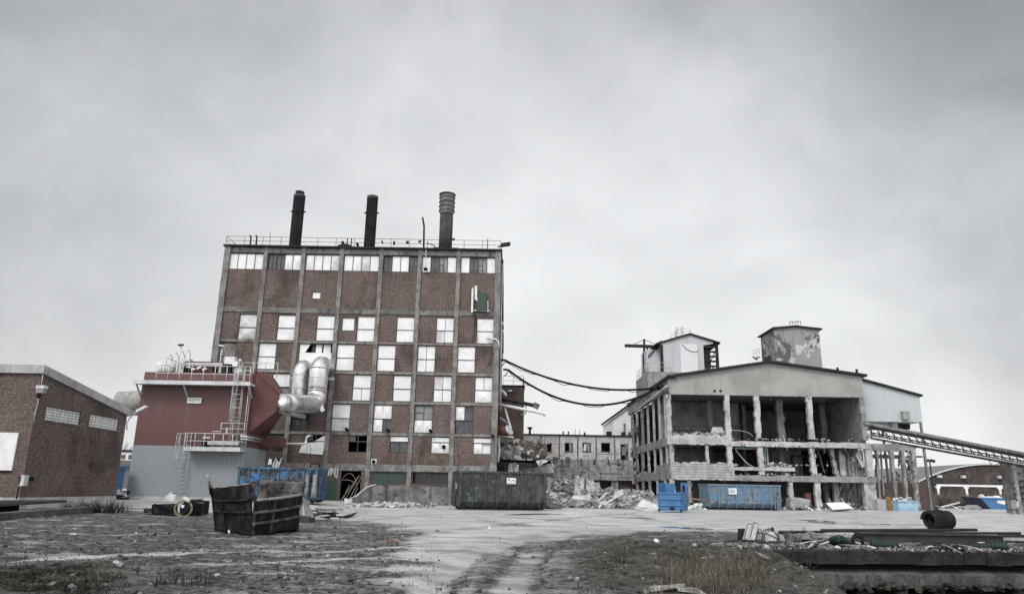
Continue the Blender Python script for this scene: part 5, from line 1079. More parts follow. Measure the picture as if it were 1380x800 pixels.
# cables from factory to hall
for pts, d, lab in (((W(685,488,62), W(886,522,66)), 1.0, 'upper black cable bundle sagging from the factory to the hall'), ((W(686,499,62), W(884,523.5,66)), 2.15, 'lower black cable bundle sagging deepest between factory and hall')):
    s_ = sag(pts[0], pts[1], d, 28)
    if 'upper' in lab: s_ = [W(682,486,61.5)] + s_[2:]
    
    th = thing('cable_bundle', lab, 'cable', s_[14]); e_ = W(897,518,66.4); MB().tube(s_+[e_], .095, 8).build('main_cable', BLACK, th)
    MB().tube([p+Vector((0,.05,-.10-.10*math.sin(i*.9)-.06*math.sin(i*2.3))) for i, p in enumerate(s_)]+[e_], .028, 5).build('thin_wire', BLACK, th)
    mb = MB(); mb.bar(s_[0]+Vector((-.5,0,.1)), s_[0]+Vector((.05,0,.02)), .16, .16); mb.bar(s_[0]+Vector((-.4,0,-.5)), s_[0]+Vector((0,0,-.02)), .07, .07); mb.build('bracket', DARKM, th); MB().obox(s_[-1]+Vector((.1,0,0)), (.5,.35,.3), (0,-.1,0)).build('clamp', DARKM, th)

# ------------------------------------------------------------------ right of the hall
th = thing('metal_shed', 'pale metal clad lean-to raised on slender posts at the hall right side', 'shed', (34.8, 66, 0)); Y = 66.0
A_ = [W(1166,568,Y), W(1242,568.5,Y), W(1240,534,Y), W(1166,512.5,Y)]; x0, x1 = A_[0].x, (A_[1].x+A_[2].x)/2; zb_ = A_[1].z; z0r, z1r = A_[3].z, A_[2].z
MB().prism([(x0,Y,zb_),(x1,Y,zb_),(x1,Y,z1r),(x0,Y,z0r)], (0,14,0)).build('wall', BLUEC, th); MB().prism([(x0,Y-.25,z0r),(x1+.2,Y-.25,z1r-.02),(x1+.2,Y-.25,z1r+.16),(x0,Y-.25,z0r+.2)], (0,14.5,0)).build('roof', DARKM, th)
a, c = W(1214,554,Y-.1), W(1224.5,565,Y-.1); MB().box(a.x, c.x, Y-.4, Y-.003, c.z, a.z).build('hatch', plain('hatch_grey', (.28,.28,.28)), th)
x = x1-.12
for y in (Y+.1, Y+7): MB().bar((x,y,0), (x,y,zb_), .18, .18).build('post', grunge('post_grey', (.20,.21,.22), (.14,.145,.15), 2, rough=.7), th)
MB().bar(W(1229,615,Y+.1), W(1243,615,Y+.1), .14, .14).build('cross_beam', DARKM, th); MB().bar(W(1230,606,Y+.1), W(1243,598,Y+.1), .05, .05).build('brace', DARKM, th)
mb = MB(); [mb.tube([W(px,566,Y+2), W(px,578,Y+2)], r_, 10) for px, r_ in ((1208,.5),(1219,.28),(1223,.22))]; mb.build('chute', DARKM, th); MB().tube([W(1203,566,Y+1), W(1205,577,Y+1)], .35, 10).build('chute', GALV, th)
RU = thing('skeleton_bay', 'ruined concrete bay of thin leaning posts with a low brick wall at the hall end', 'ruin', (33.5, 65, 0)); Y = 65.0
x0, x1 = W(1172,600,Y).x, W(1230,600,Y).x; zt = W(1200,600,Y).z; rg = random.Random(9)
mb = MB(); [mb.box(x0+(x1-x0)*k/8, x0+(x1-x0)*(k+1)/8, Y+rg.uniform(-.03,.03), Y+.5, zt-.45+rg.uniform(-.06,.06), zt+.15+rg.uniform(-.05,.05)) for k in range(8)]; mb.build('top_beam', CONC, RU)
for (a_, b_, w_) in (((1184,674),(1181,606),.2),((1206.5,674),(1200.5,606),.28),((1221,670),(1215,606),.24),((1236,680),(1229,600),.34)):
    n = 8; P_, Q_ = W(*a_,Y+.05), W(*b_,Y+.05); P_.z = 0; mb = MB()
    for k in range(n): mb.bar(P_.lerp(Q_,k/n)+Vector((rg.uniform(-.04,.04),0,0)), P_.lerp(Q_,(k+1)/n), w_+rg.uniform(-.05,.05), .4)
    mb.build('post', CONC_B if a_[0] > 1230 else CONC, RU)
MB().box(x0, W(1216,614,Y+.6).x, Y+.5, Y+.8, W(1200,617,Y).z, W(1200,612,Y).z).build('cross_beam', CONC_D, RU)
MB().bar(W(1191,668,Y+1.5), W(1186.5,606,Y+1.5), .14, .14).build('steel_post', plain('paint_mint3', (.30,.37,.36)), RU)
MB().box(hx1+.01, x1+.3, Y+2.2, Y+2.5, 0, W(1200,651,Y+2.2).z).build('brick_wall', BRICK2, RU)
xq = W(1258,660,67).x; MB().prism([(x1+.3,67.3,0),(xq+.2,67.3,0),(xq+.1,67.3,W(1256,654,67).z-.2),(xq-.6,67.3,W(1250,651,67).z),(x1+.3,67.3,W(1236,648,67).z)], (0,.4,0)).build('brick_wall', BRICK2, RU)
mb = MB()
for k in range(9): p = W(rg.uniform(1184,1233), rg.uniform(608,650), Y+3+rg.random()*4); mb.bar(p, p+Vector((rg.uniform(-.8,.8), rg.uniform(-.5,.5), rg.uniform(-2.4,2.4))), rg.uniform(.05,.2), .1, rg.randrange(3))
mb.box(hx1+.2, hx1+1.0, Y+5, Y+5.2, 0, 4.4, 1); mb.box(hx1+2.4, hx1+3.4, Y+6, Y+6.2, 0, 3.9, 0)
mb.build('wreckage', [DARKM, CONC_D, CONC_L], RU); mb = MB()
for k in range(60): p = W(rg.uniform(1217,1233), rg.uniform(606,652), Y+.2+rg.random()*.8); mb.tube([p, p+Vector((rg.uniform(-.5,.5), rg.uniform(-.3,.3), rg.uniform(-.5,.5)))], .03, 4); mb.chunk(p, (.15,.15,.2), rg)
mb.build('rebar', CONC_B, RU)
th = thing('conveyor_bridge', 'long pipe and truss conveyor sloping down from the hall to the right edge', 'conveyor', (35, 60.5, 5)); Y = 60.5
a, b_ = W(1171,572,Y), W(1400,616,Y); MB().tube([a-(b_-a)*.03, a, b_], .19, 14).build('tube_cover', grunge('tube_zinc', (.20,.21,.22), (.11,.115,.12), 1.5, streak=(.07,.07,.07), rough=.4, metal=.4), th)
mb = MB(); mb.bar(a+Vector((0,-.1,-.27)), b_+Vector((0,-.1,-.27)), .4, .07)
lo = []
for dz, dy in ((-.62,0),(-.92,.5),(-1.12,0)): p, q = a+Vector((0,dy,dz)), b_+Vector((0,dy,dz*.85)); mb.bar(p, q, .09, .09)
mb.build('truss_chord', DARKM, th); mb = MB(); n = 22
for k in range(n):
    p, q = a.lerp(b_,k/n)+Vector((0,0,-.35)), a.lerp(b_,(k+1)/n)+Vector((0,0,-1.1+.15*k/n)); mb.bar(p, q, .06, .06); mb.bar(a.lerp(b_,(k+.5)/n)+Vector((0,.3,-.35)), a.lerp(b_,(k+.5)/n)+Vector((0,.4,-.95)), .06, .06)
mb.build('truss_brace', DARKM, th); MB().tube([a+Vector((0,.5,-.72)), b_+Vector((0,.5,-.66))], .09, 8).build('service_pipe', GALV, th); MB().tube([a+Vector((0,-.3,-1.0)), b_+Vector((0,-.3,-.85))], .06, 8).build('service_pipe', SILVER, th)
MB().tube(sag(W(1333,620,Y), W(1340,629,Y), .1, 6)+[W(1349,621,Y)], .03, 4).build('loose_wire', BLACK, th)
th = thing('conveyor_pylon', 'grey concrete pylon carrying the lower end of the conveyor at the right edge', 'pylon', W(1373, 686, 61)); x0, x1 = W(1366,650,61).x, W(1386,650,61).x
MB().box(x0, x1, 61, 62.4, 0, W(1370,622,61).z).build('pier', CONC_D, th); MB().box(x0-.03, x0+.25, 60.8, 60.997, 0, W(1368,624,61).z).build('steel_post', CONC, th); mb = MB(); [mb.bar(W(1366,650+8*k,60.9), W(1384,646+8*k,60.9), .1, .1) for k in range(4)]; mb.build('brace', DARKM, th)
th = thing('arched_hall', 'distant dark brick hall with a shallow arched roof and a white band', 'hall', (72, 110, 0)); Y = 110.0
xl, xr, za, zs = W(1236,650,Y).x, W(1440,650,Y).x, W(1335,626,Y).z, W(1240,650,Y).z; n = 24; xm = (xl+xr)/2
ar = [(xl+(xr-xl)*i/n, Y, zs+(za-zs)*(1-((i/n-.5)*2)**2)) for i in range(n+1)]
MB().prism([(xl,Y,0),(xr,Y,0)]+ar[::-1], (0,45,0)).build('wall', brick('brick_far', (.056,.043,.040), (.046,.036,.033), (.062,.054,.05)), th)
mb = MB(); [mb.prism([ar[i], ar[i+1], (ar[i+1][0],Y,ar[i+1][2]+.22), (ar[i][0],Y,ar[i][2]+.22)], (0,45.4,0)) for i in range(n)]
mb2 = MB(); [mb2.prism([(p[0],Y-.25,p[2]) for p in (ar[i],ar[i+1])]+[(ar[i+1][0],Y-.25,ar[i+1][2]+.2),(ar[i][0],Y-.25,ar[i][2]+.2)], (0,.24,0)) for i in range(n)]
mb.build('roof', plain('roof_grey', (.16,.16,.165)), th); mb2.build('roof_edge', plain('roof_pale', (.5,.5,.51)), th)
z0, z1 = W(1300,655.3,Y).z, W(1300,652.6,Y).z; MB().box(W(1262,654,Y).x, xr, Y-.15, Y-.003, z0, z1).build('white_band', WALLW, th)
for px in (1263,1301,1346,1390,1430): p, q = W(px-2.2,655,Y), W(px+3,655,Y); MB().prism([(p.x-.2,Y-.14,z0),(q.x+.2,Y-.14,z0),((p.x+q.x)/2+.16,Y-.14,z0-.4),((p.x+q.x)/2+.15,Y-.14,0),((p.x+q.x)/2-.15,Y-.14,0),((p.x+q.x)/2-.16,Y-.14,z0-.4)], (0,.13,0)).build('pillar', WALLW, th)
for px, py in ((1266,641.5),(1298,642),(1347,642.5)): p = W(px,py,Y-.3); MB().obox(p, (.55,.5,.4)).build('wall_lamp', GALV, th)
th = thing('lamp_mast', 'distant double headed lamp mast before the arched hall', 'lamp', W(1252.5,640,100)); p = W(1253,622,100); MB().tube([(p.x,100,0),(p.x,100,p.z+.2)], .1, 6).build('pole', DARKM, th)
for s_ in (-1,1): MB().obox((p.x+s_*.38,100,p.z+.15), (.5,.5,.3), (0,s_*.35,0)).build('lamp_head', DARKM, th)
rg = random.Random(77); mb = MB()
for k in range(430):
    x = rg.uniform(W(1258,670,86).x, W(1400,670,86).x); y = rg.uniform(84, 97); hgt = rg.uniform(.9, 2.3)*(.7+.6*mnoise.noise((x*.3,y*.3,0)))+.3
    for j in range(14):
        a_ = rg.uniform(0,6.28); d = Vector((math.cos(a_)*.6, math.sin(a_)*.6, hgt*rg.uniform(.5,1))); c = Vector((x,y,0)); mb.tube([c, c+d*.6+Vector((0,0,.1)), c+d], [.025,.018,.006], 3, rg.randrange(3))
        q = c+d*rg.uniform(.4,1); s_ = rg.uniform(.06,.16); mb.add([q+Vector((rg.uniform(-s_,s_),rg.uniform(-s_,s_),rg.uniform(-s_,s_))) for _ in range(3)], [(0,1,2)], rg.randrange(3))
mb.build('scrub', [plain('scrub_tan',(.15,.125,.10),.9), plain('scrub_brown',(.10,.085,.07),.9), plain('scrub_dark',(.06,.055,.045),.9)], None, 'leafless brown scrub in front of the arched hall', 'scrub', None, 'stuff')
# ------------------------------------------------------------------ containers
def rolloff(loc, rz, L, Wd, Hh, mats, label, nrib, group=None, signs=(), frame_end=0, door=False):
    th = thing('waste_container', label, 'container', loc, rz, group); M = WM[th]
    def bd(mb, name, mat, lab=None, par=None): mb.v = [tuple(M @ Vector(v)) for v in mb.v]; return mb.build(name, mat, par or th, lab)
    mb = MB(); nseg = 16
    prof = [(0,.5),(0,Hh),(.06,Hh),(.06,.55),(.3,.3),(Wd-.3,.3),(Wd-.06,.55),(Wd-.06,Hh),(Wd,Hh),(Wd,.5),(Wd-.26,.2),(.26,.2)]
    mb.prism([(.03,y,z) for y, z in prof], (L-.06,0,0)); mb.box(.0,.06,.02,Wd-.02,.22,Hh-.01); mb.box(L-.06,L,.02,Wd-.02,.22,Hh-.01)
    bd(mb, 'body', mats[0])
    mb = MB(); mb.box(-.04,L+.04,-.07,.09,Hh-.1,Hh+.02); mb.box(-.04,L+.04,Wd-.09,Wd+.07,Hh-.1,Hh+.02); mb.box(-.04,.1,.09,Wd-.09,Hh-.1,Hh+.02); mb.box(L-.1,L+.04,.09,Wd-.09,Hh-.1,Hh+.02); bd(mb, 'top_rail', mats[1])
    for k in range(nrib):
        x = .12+(L-.24)*k/(nrib-1)
        for y, s in ((0,-1),(Wd,1)): mb = MB(); mb.box(x-.055,x+.055,min(y,y+s*.075),max(y,y+s*.075),.42,Hh-.1); mb.bar((x,y+s*.035,.44),(x,y-s*.16,.16),.11,.08); bd(mb, 'side_rib', mats[1])
    mb = MB()
    for y in (.5,Wd-.5): mb.box(.15,L-.1,y-.09,y+.09,.05,.2)
    for x in (.35,L-.4):
        for y in (.42,Wd-.42): mb.tube([(x,y-.14,.1),(x,y+.14,.1)], .1, 10)
    bd(mb, 'skid', DARKM)
    mb = MB()
    mb.bar((L+.08,Wd/2-.35,.2),(L+.08,Wd/2-.1,1.4),.1); mb.bar((L+.08,Wd/2+.35,.2),(L+.08,Wd/2+.1,1.4),.1); mb.tube([(L+.1,Wd/2-.12,1.4),(L+.14,Wd/2,1.5),(L+.1,Wd/2+.12,1.4)],.035,6)
    bd(mb, 'hook_bar', mats[1])
    if frame_end:
        x = L-.62; mb = MB(); mb.box(x,x+.09,-.13,-.076,.1,Hh-.15); mb.box(x+.36,x+.45,-.13,-.076,.1,Hh-.15); mb.bar((x+.05,-.16,1.3),(x+.24,-.2,.95),.07); mb.bar((x+.4,-.16,1.3),(x+.24,-.2,.95),.07); mb.bar((x+.24,-.18,.95),(x+.2,-.18,.1),.09); mb.bar((x+.3,-.12,1.25),(x+.62,-.12,.75),.07)
        mb.tube([(x+.09,-.12,Hh*.55),(x+.36,-.12,Hh*.55)],.06,8); bd(mb, 'lifting_frame', mats[1])
    if door:
        mb = MB(); mb.box(-.07,-.003,.05,Wd/2-.02,.25,Hh-.12); mb.box(-.07,-.003,Wd/2+.02,Wd-.05,.25,Hh-.12); d = bd(mb, 'door', mats[0])
        mb = MB(); mb.tube([(-.1,.4,.3),(-.1,.4,Hh-.1)],.03,6); mb.tube([(-.1,Wd-.4,.3),(-.1,Wd-.4,Hh-.1)],.03,6); mb.tube([(-.09,.05,Hh),(-.09,.02,Hh+.28),(-.05,.9,Hh+.38),(0,Wd-.9,Hh+.38)],.035,6); bd(mb, 'handle', mats[1], None, d)
        MB_ = MB(); MB_.box(-.095,-.072,.32,.72,1.25,1.62); bd(MB_, 'notice', WHITE_D, None, d)
    for (x0,z0,x1,z1,kind) in signs:
        mb = MB(); mb.box(x0,x1,-.10,-.077,z0,z1,0); w_, h_ = x1-x0, z1-z0
        if kind == 'pict': # black pictogram and scribble on white
            mb.box(x0+w_*.18,x0+w_*.26,-.105,-.101,z0+h_*.55,z1-h_*.05,1); mb.box(x0+w_*.20,x0+w_*.30,-.1055,-.1015,z0+h_*.5,z0+h_*.72,1)
            pts = [(.45,.35),(.52,.5),(.6,.62),(.68,.66),(.74,.55),(.82,.6),(.84,.42),(.92,.4)]
            mb.tube([(x0+w_*a,-.104,z0+h_*b) for a, b in pts], .016, 4, 1); mb.box(x0+w_*.1,x0+w_*.9,-.105,-.101,z0+h_*.1,z0+h_*.14,1)
        else:
            for k in range(3): mb.box(x0+w_*.15,x0+w_*(.85-.1*(k%2)),-.105,-.101,z0+h_*(.3+.2*k),z0+h_*(.36+.2*k),1)
        bd(mb, 'notice', [PLASTW, MARK])
    return th
p = G(617, 686.5); rz = R(13)
rolloff((p.x, p.y, 0), rz, 5.75, 2.35, 2.36, (BLACKC, grunge('rail_blackened', (.035,.036,.037), (.06,.065,.07), 2, c3=(.07,.14,.22), lo3=.6, hi3=.7, rough=.7)), 'blackened steel waste container with a white notice in front of the brick factory', 8, 'roll-off waste containers', ((3.08,1.62,3.68,2.0,'pict'),), 0, True)
p = G(956, 686.2); q = G(1051, 687.4); L = (q-p).length
rolloff((p.x, p.y, 0), math.atan2(q.y-p.y, q.x-p.x)*.4, L*.97, 2.3, W(1000,652,61).z-.05, (BLUE_W, grunge('rail_blue', (.10,.17,.24), (.16,.18,.2), 2, rough=.6)), 'scuffed blue waste container with a white notice before the concrete hall', 9, 'roll-off waste containers', ((1.62,1.2,2.28,1.68,'text'),), 1)
a, c = W(321,629,47.6), W(431,629,47.6); zb = .24
t_ = rolloff((a.x, 47.6, zb), R(.5), c.x-a.x, 2.3, a.z-zb, (BLUE_O, grunge('rail_blue_old', (.05,.08,.11), (.06,.15,.28), 2, c3=(.03,.03,.03), lo3=.5, hi3=.6, rough=.7)), 'old rust streaked blue waste container behind the wrecked skip', 9, 'roll-off waste containers', (), 1)
mb = MB(); 
for px in (413, 423.5):
    p = W(px, 660, 47.3); mb.tube([(p.x,47.25,zb+.3),(p.x,47.25,zb+.95)], .17, 10); mb.tube([(p.x,47.25,zb+.95),(p.x,47.25,zb+1.0),(p.x,47.25,zb+1.75)], [.17,.14,.13], 10)
mb.build('hydraulic_ram', grunge('ram_grey', (.16,.18,.2), (.10,.11,.12), 2, rough=.5), t_)
th = thing('scrap_metal', 'torn pale scrap sticking out of the old rust streaked blue container', 'scrap', W(370,628,48.5)); mb = MB(); rg = random.Random(2)
for k in range(12): p = W(rg.uniform(362,376), rg.uniform(619,627), 48.6); mb.bar(p-Vector((0,0,.3)), p+Vector((rg.uniform(-.15,.3),0,rg.uniform(.0,.25))), .09, .03)
mb.build('strips', WHITE_D, th); mb = MB(); mb.tube([W(418,629,48.5), W(419,625,48.5), W(427,624,48.5), W(431,626,48.5), W(430,629,48.5)], .05, 5); mb.tube([W(419,600,59), W(418.5,620,50)], .02, 4); mb.build('cable', BLACK, th)

# blue open skip
p = G(919.5, 690.6); rz = R(180-27)
th = thing('blue_skip', 'bright blue open skip with a notched rim beside the rubble heap', 'skip', (p.x, p.y, 0), rz, None); M = WM[th]
def bd(mb, name, mat, lab=None, par=None, th_=None): mb.v = [tuple(M @ Vector(v)) for v in mb.v]; return mb.build(name, mat, par or th_, lab)
LX, LY, hm, hh = 1.62, -1.75, 1.28, 1.9
def sk(x, y, z): k = .06*(z/hm); cx, cy = LX/2, LY/2; return (cx+(x-cx)*(.94+k), cy+(y-cy)*(.94+k), z)
mb = MB()
def wall4(a, b, z0, z1, m=0):
    c = Vector((LX/2, LY/2, 0)); A, B = Vector((*a,0)), Vector((*b,0)); mid = (A+B)/2; n_ = (c-mid); n_.z = 0; n_ = n_.normalized()*.05
    mb.prism([sk(*a,z0), sk(*b,z0), sk(*b,z1), sk(*a,z1)], n_, m)
for a, b in (((0,0),(LX,0)),((LX,0),(LX,LY)),((LX,LY),(0,LY)),((0,LY),(0,0))): wall4(a, b, .12, hm)
mb.prism([sk(0,0,.1),sk(LX,0,.1),sk(LX,LY,.1),sk(0,LY,.1)], (0,0,.06)); bd(mb, 'body', BLUE, th_=th)
mb = MB()
for z in (hm-.06, .86, .46):
    for a, b in (((0,0),(LX,0)),((LX,0),(LX,LY)),((LX,LY),(0,LY)),((0,LY),(0,0))): mb.bar(sk(*a,z), sk(*b,z), .13, .07)
bd(mb, 'rib', plain('skip_rib', (.06,.20,.42), .45), th_=th)
mb = MB(); wall4((LX,LY*.15),(LX,LY), hm, hh); wall4((LX,LY),(LX*.55,LY), hm, hh-.03); bd(mb, 'raised_side', BLUE, th_=th)
mb = MB(); wall4((0,-.12),(0,-.78), hm, hh+.04); wall4((0,-.78),(0,LY), hm, hm+.38); wall4((0,LY),(.45,LY), hm, hh); bd(mb, 'raised_side', BLUE, th_=th)
mb = MB(); mb.box(-.1,-.04,-.5,-.3,hm+.05,hm+.45); mb.box(.5,.8,.0,.06,.2,.34); [mb.box(x,x+.1,-.02,.08,.05,.2) for x in (.02,LX-.15)]; bd(mb, 'bracket', BLACK, th_=th)
th = thing('red_beam', 'thin reddish pole propped between the blue skip and the scuffed blue container', 'pole', W(944, 674, 58)); MB().tube([W(932,671.5,57), W(955,674.5,59)], .07, 6).build('pole', plain('pole_red', (.25,.12,.10)), th)

# boat shaped skip far right
p = G(1345, 687.5); Y = p.y; a, b, c, d = W(1336,687,Y), W(1368,687.5,Y), W(1369,671,Y), W(1322,672.5,Y)
th = thing('boat_skip', 'boat shaped blue skip heaped with white sacks near the conveyor pylon', 'skip', (p.x, Y, 0)); zb = c.z
mb = MB(); mb.prism([(a.x,Y,.08),(b.x,Y,.08),(c.x,Y,zb),(d.x,Y,zb)], (0,1.9,0)); mb.build('body', BLUE, th)
mb = MB(); mb.prism([(d.x-.05,Y-.05,zb-.12),(c.x+.05,Y-.05,zb-.12),(c.x+.05,Y-.05,zb+.03),(d.x-.05,Y-.05,zb+.03)], (0,.12,0)); mb.build('rim', BLUE, th)
mb = MB(); e = W(1316,672,Y+1.9); mb.prism([(d.x,Y+.1,zb-.02),(a.x,Y+.1,.08),(a.x-.9,Y+1.9,.08),(d.x-.9,Y+1.9,zb+.1)], (-.06,0,0)); mb.build('sloping_end', grunge('skip_dark', (.03,.04,.055), (.05,.06,.075), 2, rough=.7), th)
q0, q1 = W(1343.5,674,Y), W(1356.5,678.5,Y); MB().prism([(q0.x,Y-.03,q0.z),(q1.x,Y-.03,q0.z),(q1.x,Y-.03,q1.z+.08),((q0.x+q1.x)/2+.2,Y-.03,q1.z-.08),(q0.x,Y-.03,q1.z+.08)], (0,.025,0)).build('notice', PLASTW, th)
for k, (x0, x1, yt, lab) in enumerate(((1322.5,1328,667,'crumpled white sack at the sloping end of the boat shaped skip'),(1329,1341,669.5,'flat white sack in the middle of the boat shaped skip'),(1338,1352,668.5,'puffed white sack at the pylon end of the boat shaped skip'))):
    A_, B_ = W(x0,672,Y+.5), W(x1,672,Y+.5); zt = W(x0,yt,Y+.5).z; mb = MB(); cx = (A_.x+B_.x)/2; rx = (B_.x-A_.x)/2; vs = []; fs = []; nu, nv = 12, 6
    for j in range(nv+1):
        for i in range(nu): th_ = 2*math.pi*i/nu; f = math.cos(j/nv*math.pi/2); w_ = 1+.3*mnoise.noise((i*.9,j*.7,k*3)); vs.append((cx+rx*f*math.cos(th_)*w_, Y+.75+.55*f*math.sin(th_)*w_, zb-.05+(zt-zb+.15)*math.sin(j/nv*math.pi/2)*w_))
    fs = [(j*nu+i, j*nu+(i+1)%nu, (j+1)*nu+(i+1)%nu, (j+1)*nu+i) for j in range(nv) for i in range(nu)]; mb.add(vs, fs, 0, True); mb.build('white_sack', PLASTW, None, lab, 'sack', 'sacks in the boat shaped skip')
Y = 60.0; p = W(1364,691,Y); p.z = 0; th = thing('valve_post', 'grey green hydrant like valve block standing before the boat shaped skip', 'valve', p); a, c = W(1360,673,Y), W(1368.5,685,Y); gm = grunge('valve_grey', (.20,.25,.26), (.14,.17,.18), 3, rough=.6)
MB().box(a.x, c.x, Y-.2, Y+.3, c.z, a.z).build('housing', gm, th); q = W(1364,691,Y); mb = MB(); mb.prism([(a.x+.15,Y-.1,c.z-.003),(c.x-.15,Y-.1,c.z-.003),(c.x,Y-.1,0),(a.x+.05,Y-.1,0)], (0,.3,0)); mb.build('foot', gm, th); MB().obox(W(1369.8,679,Y), (.18,.3,.45)).build('flange', GALV, th)

# small containers by the hall pier
Y = 62.2; p = W(1189, 686.5, Y); a, c = W(1182.5,672,Y), W(1195.5,686.5,Y); th = thing('caged_tank', 'white plastic cube tank in a wire cage at the hall pier', 'tank', (p.x,Y,0))
mb = MB(); mb.box(a.x+.05, c.x-.05, Y+.05, Y+.95, .14, a.z-.06); mb.lathe(((a.x+c.x)/2,Y+.5,a.z-.06), [(.14,0),(.14,.07)], 12); mb.build('bottle', plain('tank_white', (.6,.6,.58), .5), th)
mb = MB()
for k in range(6): x = a.x+(c.x-a.x)*k/5; mb.bar((x,Y,.13),(x,Y,a.z),.03); mb.bar((x,Y+1,.13),(x,Y+1,a.z),.03); z = .15+(a.z-.17)*k/5; mb.bar((a.x,Y,z),(c.x,Y,z),.03); mb.bar((a.x,Y,z),(a.x,Y+1,z),.03); mb.bar((c.x,Y,z),(c.x,Y+1,z),.03)
mb.build('cage', GALV, th); mb = MB(); [mb.box(a.x, c.x, y, y+.14, 0, .13) for y in (Y,Y+.43,Y+.86)]; mb.build('pallet', WOOD, th)
Y = 62.6; a, c = W(1195.5,672,Y), W(1209,686,Y); th = thing('ochre_tank', 'ochre brown ribbed tank between the white cube tank and the pale blue bin', 'tank', ((a.x+c.x)/2,Y,0))
mb = MB(); mb.box(a.x, c.x, Y, Y+1, .05, a.z-.05); mb.lathe((a.x+.28,Y+.4,a.z-.05), [(.2,0),(.2,.16),(.12,.2)], 12); mb.build('body', OCHRE, th); mb = MB(); [mb.box(a.x+.02, c.x-.02, Y-.03, Y-.002, .2+.22*k, .28+.22*k) for k in range(4)]; mb.build('rib', OCHRE, th)
Y = 61.6; a, c = W(1209.5,672.5,Y), W(1238,687.5,Y); th = thing('pale_bin', 'pale scuffed blue bin filled with white scraps below the skeleton bay', 'bin', ((a.x+c.x)/2,Y,0))
mb = MB(); z1 = a.z-.08; mb.box(a.x, c.x, Y, Y+.06, .1, z1); mb.box(a.x, c.x, Y+1.2, Y+1.26, .1, z1); mb.box(a.x, a.x+.06, Y+.06, Y+1.2, .1, z1); mb.box(c.x-.06, c.x, Y+.06, Y+1.2, .1, z1); mb.box(a.x+.06, c.x-.06, Y+.06, Y+1.2, .1, .16); mb.build('body', BLUE_L, th)
mb = MB(); [mb.box(x, x+.2, Y+.05, Y+1.2, 0, .095) for x in (a.x+.1, (a.x+c.x)/2-.1, c.x-.3)]; mb.build('runner', BLUE_L, th); mb = MB(); mb.box(a.x-.03, c.x+.03, Y-.04, Y-.003, z1-.1, z1); mb.build('rim', BLUE_L, th)
rg = random.Random(6); mb = MB()
for k in range(26): mb.chunk((rg.uniform(a.x+.25,c.x-.25), Y+rg.uniform(.2,1.0), z1+rg.uniform(-.1,.2)-abs(k%5)*.02), (rg.uniform(.3,.7),.25,.07), rg, rg.randrange(2))
mb.box(a.x+.1, c.x-.1, Y+.1, Y+1.15, z1-.3, z1-.06, 1); mb.build('white_scrap', [WHITE, WHITE_D], None, 'white scraps heaped in the pale blue bin', 'scrap', None, 'stuff')
th = thing('metal_tub', 'grey metal tub with a sloping end right of the scuffed blue container', 'tub', G(1079,684)); Y = 62.6; P4 = [W(1065,683,Y), W(1091,684,Y), W(1092,673,Y), W(1077,670,Y), W(1065,670.5,Y)]; MB().prism(P4, (0,1.0,0)).build('body', grunge('tub_grey', (.30,.33,.35), (.2,.21,.22), 2, rough=.6), th)
th = thing('red_box', 'small dull red box standing behind the grey metal tub', 'box', G(1089,680)); a, c = W(1085,664.5,64.3), W(1093.5,675,64.3); MB().box(a.x, c.x, 64.3, 65, 0, a.z).build('box_body', REDP, th); MB().box(a.x-.03, c.x+.03, 64.27, 65.03, a.z, a.z+.05).build('lid', REDP, th)
th = thing('roof_sheet', 'white sheet metal lid lying propped on the ground before the round core', 'sheet', G(1130,685)); mb = MB(); mb.prism([W(1113,677,61), W(1137,676,61.8), W(1149,683.5,60.5), W(1122,685.5,59.5)], (0,0,-.07)); mb.build('sheet_top', WHITE, th); MB().prism([W(1122,686.2,59.6), W(1148,684.4,60.6), W(1143,687,60.6), W(1127,687.5,59.8)], (0,.6,0)).build('under_frame', DARKM, th)
rg = random.Random(10); mb = MB()
for k in range(240):
    q = rg.random()
    if q < .5: p = G(rg.uniform(1052,1180), rg.uniform(684,688))
    elif q < .8: p = G(rg.uniform(1238,1330), rg.uniform(684,688))
    else: p = G(rg.uniform(935,958), rg.uniform(684,687))
    s = rg.uniform(.1,.4); mb.chunk((p.x,p.y+rg.uniform(0,3),rg.uniform(0,.3)), (s*1.8,s,s*.5), rg, rg.choice((0,1,2,2)))
for k in range(20): p = G(rg.uniform(1238,1320), rg.uniform(683,687)); d = Vector((rg.uniform(-1.6,1.6),rg.uniform(-.4,.4),rg.uniform(-.1,.3))); p.z = .25; mb.bar(p-d, p+d, .12, .08, rg.choice((0,1,2)))
mb.build('debris', [CONC_B, DARKM, WHITE_D], None, 'loose debris strewn along the foot of the concrete hall', 'debris', None, 'stuff')
th = thing('tarpaulin_roll', 'pale grey green rolled sheet lying left of the boat shaped skip', 'roll', G(1310,686)); MB().tube([W(1297,685,74), W(1305,684,74), W(1316,684,74), W(1322,685.5,74)], [.18,.3,.3,.15], 10).build('sheet_roll', grunge('sheet_green', (.34,.37,.34), (.18,.19,.18), 1.5, rough=.7), th)
MB().bar(W(1268,683,75), W(1293,676.5,75), .25, .12).build('long_board', WHITE_D, None, 'long pale board slanting up in the debris before the scrub', 'board')
rg = random.Random(14); mb = MB()
for k in range(170): p = G(rg.gauss(528,24), 681.5+rg.random()*2); s = rg.uniform(.06,.26); mb.chunk((p.x, min(p.y,57.4), rg.random()*.2), (s*1.6,s,s*.6), rg, rg.choice((0,0,1,2)))
mb.build('rubble', [CONC_L, CONC_B, WHITE_D], None, 'low line of broken masonry at the foot of the loading dock', 'rubble', None, 'stuff')
p = G(469.5,681); mb = MB(); mb.chunk((p.x,p.y,.25), (.45,.4,.4), rg); mb.build('white_lump', PLASTW, None, 'single round white lump at the low end of the loading dock', 'lump')

